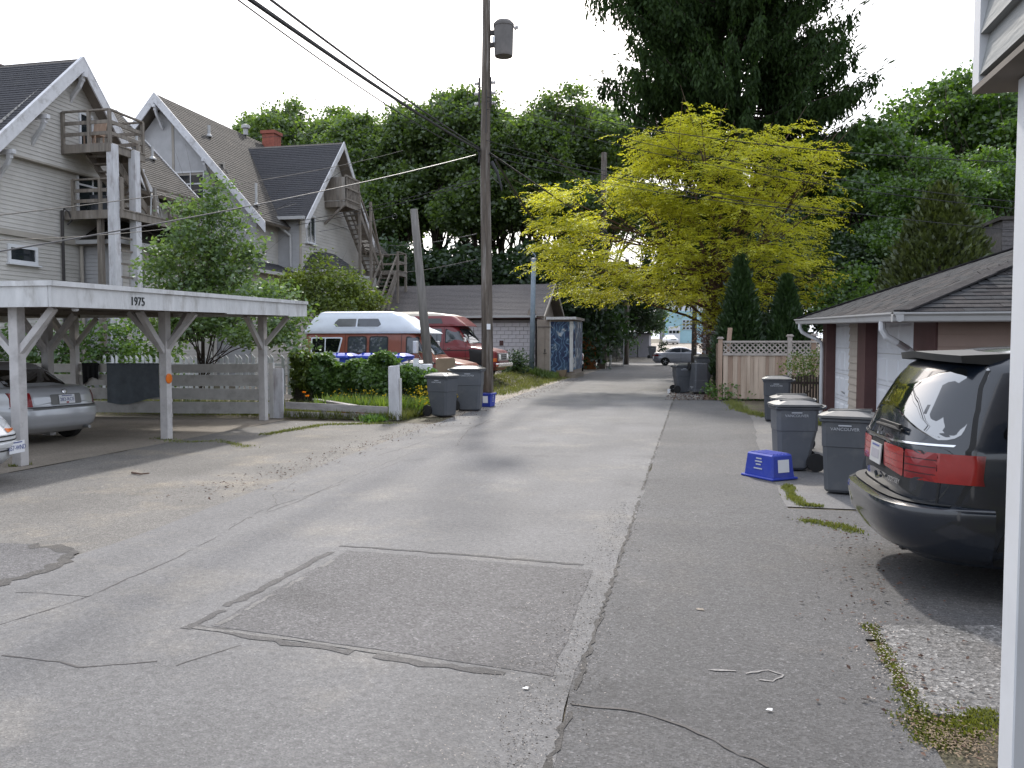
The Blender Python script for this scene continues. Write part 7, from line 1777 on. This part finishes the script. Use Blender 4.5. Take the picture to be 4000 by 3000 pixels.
grass('drive_grass', band([(1580, 868), (1600, 888), (1650, 900), (1680, 905)], .16), 2600, .10, "grass strip between the fence ivy and dark bin")
grass('fence_grass', band([(1770, 920), (1775, 905)], .1), 500, .14, "grass tuft at the garage downspout foot")
grass('shoulder_grass', lambda: (random.uniform(-8.2, -6.0) + random.gauss(0, .1), random.uniform(26.5, 44)), 9000, .13, "green grass shoulder left of the lane beyond the pole", W=.02)
grass('shed_weeds', lambda: (random.uniform(-9.0, -6.4), random.uniform(38.8, 40.6)), 3500, .32, "tall weeds in front of the mural shed", W=.035, m='weed')
grass('apron_moss', band([(340, 946), (400, 956), (470, 952), (540, 966)], .12), 900, .03, "mossy grass line at the carport slab edge")
grass('apron_moss', band([(570, 940), (640, 928), (700, 918), (850, 915)], .10), 1700, .05, "sparse grass along the apron edge")
grass('post_moss', band([(28, 1008), (60, 1004)], .06), 400, .05, "grass tuft at the near carport post")
grass('lawn_grass', rect(-9.3, -6.3, 17.5, 20.2), 15000, .22, "rough grass behind the collapsed fence rails", W=.016)
grass('lawn_grass', rect(-16, -9.3, 17.6, 20.4), 9000, .26, "rough grass behind the carport plank fence", W=.02)
grass('yard_weeds', rect(-9.0, -6.35, 18.6, 20.3), 5200, .42, "leafy weeds in front of the ivy hedge", m='weed', W=.045, lean=.5)
grass('roadside_weeds', band([(860, 890), (875, 880), (900, 866)], .16), 2400, .34, "leafy weeds between the white post and bins", m='weed', W=.045, lean=.5)
grass('plank_weeds', band([(800, 912), (835, 902), (868, 905)], .14), 1600, .16, "dark weeds around the white post foot", m='ivy', W=.05, lean=.6)
def flowers(label, x0, x1, y0, y1, z0, z1, n, m, s, name='flowers'):
    c = np.array([(random.uniform(x0, x1), random.uniform(y0, y1), random.uniform(z0, z1)) for _ in range(n)]); c = np.repeat(c, 4, axis=0); d = unit(n * 4); d[:, 2] = np.abs(d[:, 2]) * .5
    return tag(put(name, leaf_mesh(name, c, d, s, s * .9, m)), label, "flowers", kind="stuff")
flowers("small yellow flowers massed beside the bins", -6.6, -5.75, 18.7, 20.0, .25, .72, 260, 'flower', .028)
flowers("scattered yellow flowers in front of the hedge", -9.0, -6.6, 18.9, 20.0, .25, .6, 120, 'flower', .024)
for i, (x, y, h) in enumerate(((657, 848, .62), (664, 856, .5))):
    p = at_y(x, y, 18.6); t = thing('poppy', (p.x, 18.6, 0), ("taller" if i == 0 else "shorter") + " orange poppy in the rough grass by the carport", "flower", "orange poppies"); MB().path([(p.x, 18.6, 0), (p.x + .02, 18.6, p.z * .6), (p.x, 18.6, p.z)], .004, 5).out('stem', 'ivy', t)
    d = np.array([(math.cos(a), math.sin(a), .55) for a in np.linspace(0, 5.4, 7)]); put('petals', leaf_mesh('petals', np.tile(np.array([[0, 0, p.z]]), (7, 1)), d, .06, .055, 'poppy'), t)
# fallen leaves, twigs and grit on the asphalt
def grit(name, fn, n, s, m, label):
    p = [fn() for _ in range(n)]; c = np.array([(x, y, ground_z(x, y) + .016) for x, y in p]); d = RNG.normal(size=(n, 3)); d[:, 2] *= .12
    return tag(put(name, leaf_mesh(name, c, d, s * RNG.uniform(.5, 1.6, n), s * .6, m, up=(0, 0, 1))), label, "litter", kind="stuff")
grit('seam_grit', lambda: (SEAM + random.gauss(-.10, .10), random.uniform(2.6, 9)), 1600, .012, 'dark_wood', "dark grit gathered along the asphalt seam")
grit('seam_grit', lambda: (SEAM + random.gauss(-.25, .2), random.uniform(2.8, 5.5)), 700, .010, 'cedar_grey', "pale grit beside the asphalt seam")
grit('slab_pebbles', band([(1880, 1350), (1930, 1440), (1985, 1545)], .10), 500, .014, 'cedar_grey', "loose pebbles spilling from the pebble slab")
grit('slab_pebbles', band([(1990, 1560), (2060, 1620), (2140, 1600)], .12), 700, .016, 'cardboard', "brown crumbs of soil at the pebble slab corner")
grit('fallen_leaves', lambda: (random.uniform(-.8, 1.0), random.uniform(25.5, 31)), 900, .06, 'bark_red', "fallen brown leaves around the three bins")
grit('fallen_leaves', lambda: (lane_left(15) + random.gauss(-.1, .25), random.uniform(8, 40)), 1500, .035, 'bark_red', "brown leaf bits along the left lane edge")
grit('fallen_leaves', band([(1730, 1120), (1850, 1150), (2000, 1580), (2100, 1620)], .3), 300, .03, 'bark_red', "brown leaf bits near the pebble slab")
tw = thing('twig', (at_z(305, 1023).x, at_z(305, 1023).y, .01), "small brown stick lying on the apron before the carport", "stick")
MB().path([at_z(285, 1021, .015), at_z(305, 1024, .02), at_z(322, 1022, .015)], .014, 6, .008).out('stick', 'bark_red', tw)
cu_ = thing('paper_cup', (at_z(1445, 850).x, at_z(1445, 850).y, 0), "white paper cup on the ground by the shaded bins", "cup")
MB().lathe((cu_.location.x, cu_.location.y, .002), [(.04, 0), (.055, .14), (.06, .15), (.05, .15), (.045, .05)], 12).out('cup', 'label_white', cu_)
for nm, (x, y), lb in (('paper_scrap', (640, 917), "white paper scrap at the apron edge"), ('paper_scrap', (1662, 1538), "white paper scrap on the dark asphalt"), ('paper_scrap', (1136, 1491), "tiny white scrap near the asphalt seam")):
    p = at_z(x, y); t = thing(nm, (p.x, p.y, .012), lb, "litter"); MB().add([(p.x - .018, p.y - .008, .013), (p.x + .012, p.y - .01, .012), (p.x + .015, p.y + .008, .016), (p.x - .006, p.y + .01, .014)], [(0, 1, 2, 3)]).out('scrap', 'label_white', t)
# ================================================================== POLES AND WIRES
pb = at_z(1050, 868); up_ = thing('utility_pole', (pb.x, pb.y + .2, 0), "tall weathered utility pole carrying the transformer", "utility pole")
PX, PY = pb.x, pb.y + .2
def ptop(x, y): return at_y(x, y, PY)
top = ptop(1052, 0); pts = [(PX, PY, -.2), (PX - .02, PY, 3), (ptop(1048, 420).x, PY, 7), (ptop(1051, 150).x, PY, 10.5), (top.x, PY, 14.5)]
MB().path(pts, .185, 16, .105).out('pole', 'pole_wood', up_, smooth=True)
MB().beam((PX + .0, PY - .17, 7.85), (PX + .02, PY - .14, 9.1), .02, .02).out('conduit', 'iron', up_)
# transformer
tc_ = at_y(1088, 82, PY); tz0, tz1 = at_y(1088, 122, PY).z, at_y(1088, 50, PY).z; tr_ = thing('transformer', (tc_.x, PY, tz0), "grey cylindrical transformer bolted to the utility pole", "transformer")
r_ = .285
MB().lathe((tc_.x, PY, tz0), [(.02, -.03), (r_ * .9, 0), (r_ * .93, .05), (r_, tz1 - tz0 - .12), (r_ * 1.06, tz1 - tz0 - .10), (r_ * 1.06, tz1 - tz0 - .03), (r_ * .8, tz1 - tz0 + .05), (.05, tz1 - tz0 + .08)], 24).out('tank', 'transformer', tr_, smooth=False)
for z in (tz0 + .35, tz1 - .25): MB().beam((tc_.x - r_ + .02, PY, z), (PX + .05, PY, z), .10, .12).out('hanger_bracket', 'iron', tr_)
MB().lathe((tc_.x + r_ + .02, PY, tz1 - .18), [(.05, 0), (.07, .03), (.04, .06), (.07, .09), (.03, .14)], 10, axis=(1, 0, .4)).out('bushing', 'porcelain', tr_)
MB().bb(tc_.x - r_ * .99, tc_.x - r_ * .75, PY - r_ * .75, PY - r_ * .60, tz0 + .35, tz0 + .52).out('tag_plate', 'label_white', tr_)
for s in (-1, 1):
    bx0 = MB().beam((ptop(1048, 175).x + s * .17, PY - .02, at_y(1048, 232, PY).z), (ptop(1048, 175).x + s * .17, PY - .02, at_y(1048, 168, PY).z), .05, .05).out('insulator_rack', 'iron', up_)
    for k in range(3):
        z = at_y(1048, 180 + k * 22, PY).z; MB().lathe((ptop(1048, 175).x + s * .20, PY - .02, z), [(.03, 0), (.055, .03), (.035, .06), (.055, .09), (.03, .12)], 10, axis=(s, 0, 0)).out('insulator', 'porcelain', bx0)
# splice case and cable tangle at the strand height
z0 = at_y(1045, 330, PY).z
MB().path([at_y(1062, 350, PY - .15), at_y(1074, 372, PY - .2), at_y(1082, 400, PY - .2), at_y(1084, 412, PY - .2)], .06, 8, .02).out('cable_bundle', 'cable', up_)
MB().path([at_y(1030, 315, PY - .1), at_y(1036, 335, PY - .1), at_y(1034, 352, PY - .1)], .03, 6).out('cable_bundle', 'cable', up_)
MB().path([at_y(1060, 380, PY - .1), at_y(1076, 395, PY - .15), at_y(1086, 402, PY - .15)], .012, 6).out('cable_tail', 'cable_pale', up_)
MB().bb(PX + .02, PX + .13, PY - .19, PY - .17, at_y(1050, 712, PY).z, at_y(1050, 700, PY).z).out('notice', 'label_white', up_)

# leaning stub pole, steel pipe, far poles
lb_ = at_y(926, 800, 21.8); lt_ = at_y(894, 452, 21.8)
ls = thing('stub_pole', (lb_.x, 21.8, 0), "cut grey pole leaning left beside the camper van", "pole")
d_ = (lt_ - lb_) / (lt_.z - lb_.z); b0_ = lb_ - d_ * lb_.z
MB().path([b0_, b0_.lerp(lt_, .5), lt_], .14, 14, .10).out('pole', 'stub_wood', ls, smooth=True)
q = at_y(1149, 790, 39.5); q1_ = at_y(1153, 560, 39.5); pp = thing('steel_pole', (q.x, 39.5, .3), "blue grey steel pipe pole with crooked conduit tip", "pole")
MB().path([(q.x - .02, 39.5, .2), (q1_.x, 39.5, q1_.z)], .125, 12, .115).out('pipe', 'pipe_blue', pp, smooth=True)
MB().path([q1_, at_y(1157, 553, 39.5), at_y(1149, 543, 39.5), at_y(1147, 536, 39.5)], .03, 6).out('conduit_tip', 'pipe_blue', pp); MB().lathe(q1_, [(.13, -.03), (.13, .04), (.05, .06)], 10).out('cap', 'gutter_grey', pp)
def far_pole(x, ybase, Y, w, ty, lab, m='pole_wood'):
    b = at_y(x, ybase, Y); t = thing('utility_pole', (b.x, Y, ground_z(b.x, Y)), lab, "utility pole", "far utility poles"); zt2 = at_y(x, ty, Y).z
    MB().path([(b.x, Y, ground_z(b.x, Y) - .1), (b.x + .02, Y, zt2 * .5), (b.x + .05, Y, zt2)], w, 12, w * .65).out('pole', m, t, smooth=True); return t
far_pole(1301, 780, 58, .30, 330, "dark utility pole at the end of the orange fence")
far_pole(1352, 772, 66, .24, 560, "dark pole right of the chain link gate")
far_pole(1499, 755, 60, .20, 560, "weathered pole on the right before the crossing car", 'stub_wood')
gpq = at_y(1308, 780, 56); t = thing('steel_pole', (gpq.x, 56, 0), "thin pale guard pipe strapped by the dark far pole", "pole"); MB().tube((gpq.x - .25, 55.5, 0), (gpq.x - .25, 55.5, 4.6), .07).out('pipe', 'pipe_blue', t); MB().bb(gpq.x - .5, gpq.x + .05, 55.3, 55.75, 0, .35).out('base', 'slab', t)

def wire(label, a, b, sag, r, m='cable', n=26, group="overhead wires", name='overhead_wire'):
    a, b = Vector(a), Vector(b); t = thing(name, a, label, "wire", group); P = [a.lerp(b, i / n) + Vector((0, 0, -sag * 4 * (i / n) * (1 - i / n))) for i in range(n + 1)]
    MB().path(P, r, 5).out('cable', m, t); return t
S_ = at_y(1040, 326, PY); S_ = Vector((PX - .2, PY - .1, S_.z))
# bundled strand running back over the lane's left edge past the camera
def near(x, y, Y): return at_y(x, y, Y)
wire("thick lower cable bundle from the pole to the top of the picture", S_, near(548, -10, 9.0) + (near(548, -10, 9.0) - S_) * .25, .12, .030)
wire("second cable of the bundle above the thick lower one", S_ + Vector((0, 0, .06)), near(585, -10, 9.2) + (near(585, -10, 9.2) - S_) * .25, .10, .018)
wire("thin lashing wire along the cable bundle", S_ + Vector((-.1, 0, -.12)), near(560, 5, 9.1) + (near(560, 5, 9.1) - S_) * .2, .22, .010)
P2 = Vector((at_y(1301, 500, 58).x, 58, 6.6))
wire("heavy strand from the pole down the lane to the far pole", S_ + Vector((.3, 0, -.1)), at_y(1500, 640, 60), -.1, .028)
wire("heavy drooping cable below the strand towards the far pole", at_y(1070, 345, PY), at_y(1240, 590, 50), .25, .035)
wire("thin cable beside the drooping one", at_y(1082, 380, PY), at_y(1228, 560, 50), .2, .014)
wire("strand from the pole into the golden tree", S_ + Vector((.35, 0, 0)), at_y(1830, 470, 30), .15, .013, 'cable')
wire("lower strand from the pole into the golden tree", S_ + Vector((.35, 0, -.2)), at_y(1700, 450, 30), .2, .010, 'cable')
for i, (y0, x1, y1, lab) in enumerate(((206, 2230, 352, "topmost service wire crossing before the spruce"), (214, 2230, 440, "second service wire crossing before the spruce"), (232, 2230, 455, "third service wire crossing before the spruce"), (300, 2230, 500, "lowest service wire crossing the golden tree"))):
    wire(lab, at_y(1040, y0, PY - .05), at_y(x1, y1, 18.5), .35, .008 if i else .010, 'cable')
for x0, y0, x1, y1, X1, lab, m in ((1030, 334, -30, 548, -10.5, "pale service wire to the left edge above the carport", 'cable_pale'), (1035, 385, 640, 478, -17.5, "dark service wire to the second house", 'cable'), (1035, 392, 640, 486, -17.5, "second dark service wire to the second house", 'cable'), (1030, 505, 840, 530, -19, "thin wire under the trees left of the pole", 'cable_pale'), (1030, 560, 830, 590, -19, "lowest thin wire left of the pole", 'cable_pale')):
    wire(lab, at_y(x0, y0, PY), at_x(x1, y1, X1), .12, .013, m)
wire("dark wire from the left edge past the fire escape posts", at_x(-30, 468, -14), at_x(870, 325, -15), .25, .012)
wire("second dark wire behind the fire escape posts", at_x(-30, 520, -14.5), at_x(640, 440, -17), .3, .010)
wire("looped wire towards the second house's gable end", at_x(690, 500, -17.0), at_x(855, 465, -14.5), .05, .010, 'cable_pale')
cl_ = at_x(852, 467, -14.6); t = thing('wire_coil', cl_, "small coil of spare wire hanging left of the stub pole", "wire coil")
for k in range(3): MB().path([cl_ + Vector((math.cos(a) * .13, .02 * k, math.sin(a) * .13)) for a in np.linspace(0, 6.28, 16)], .008, 5).out('loop', 'cable_pale', t)
for (x0, y0), (x1, y1), lab in (((520, 300), (1035, 240), "faint wire over the dark wing roof"), ((540, 480), (800, 330), "faint wire in front of the dark wing roof")):
    wire(lab, at_y(x0, y0, 26), at_y(x1, y1, 24), .1, .006)
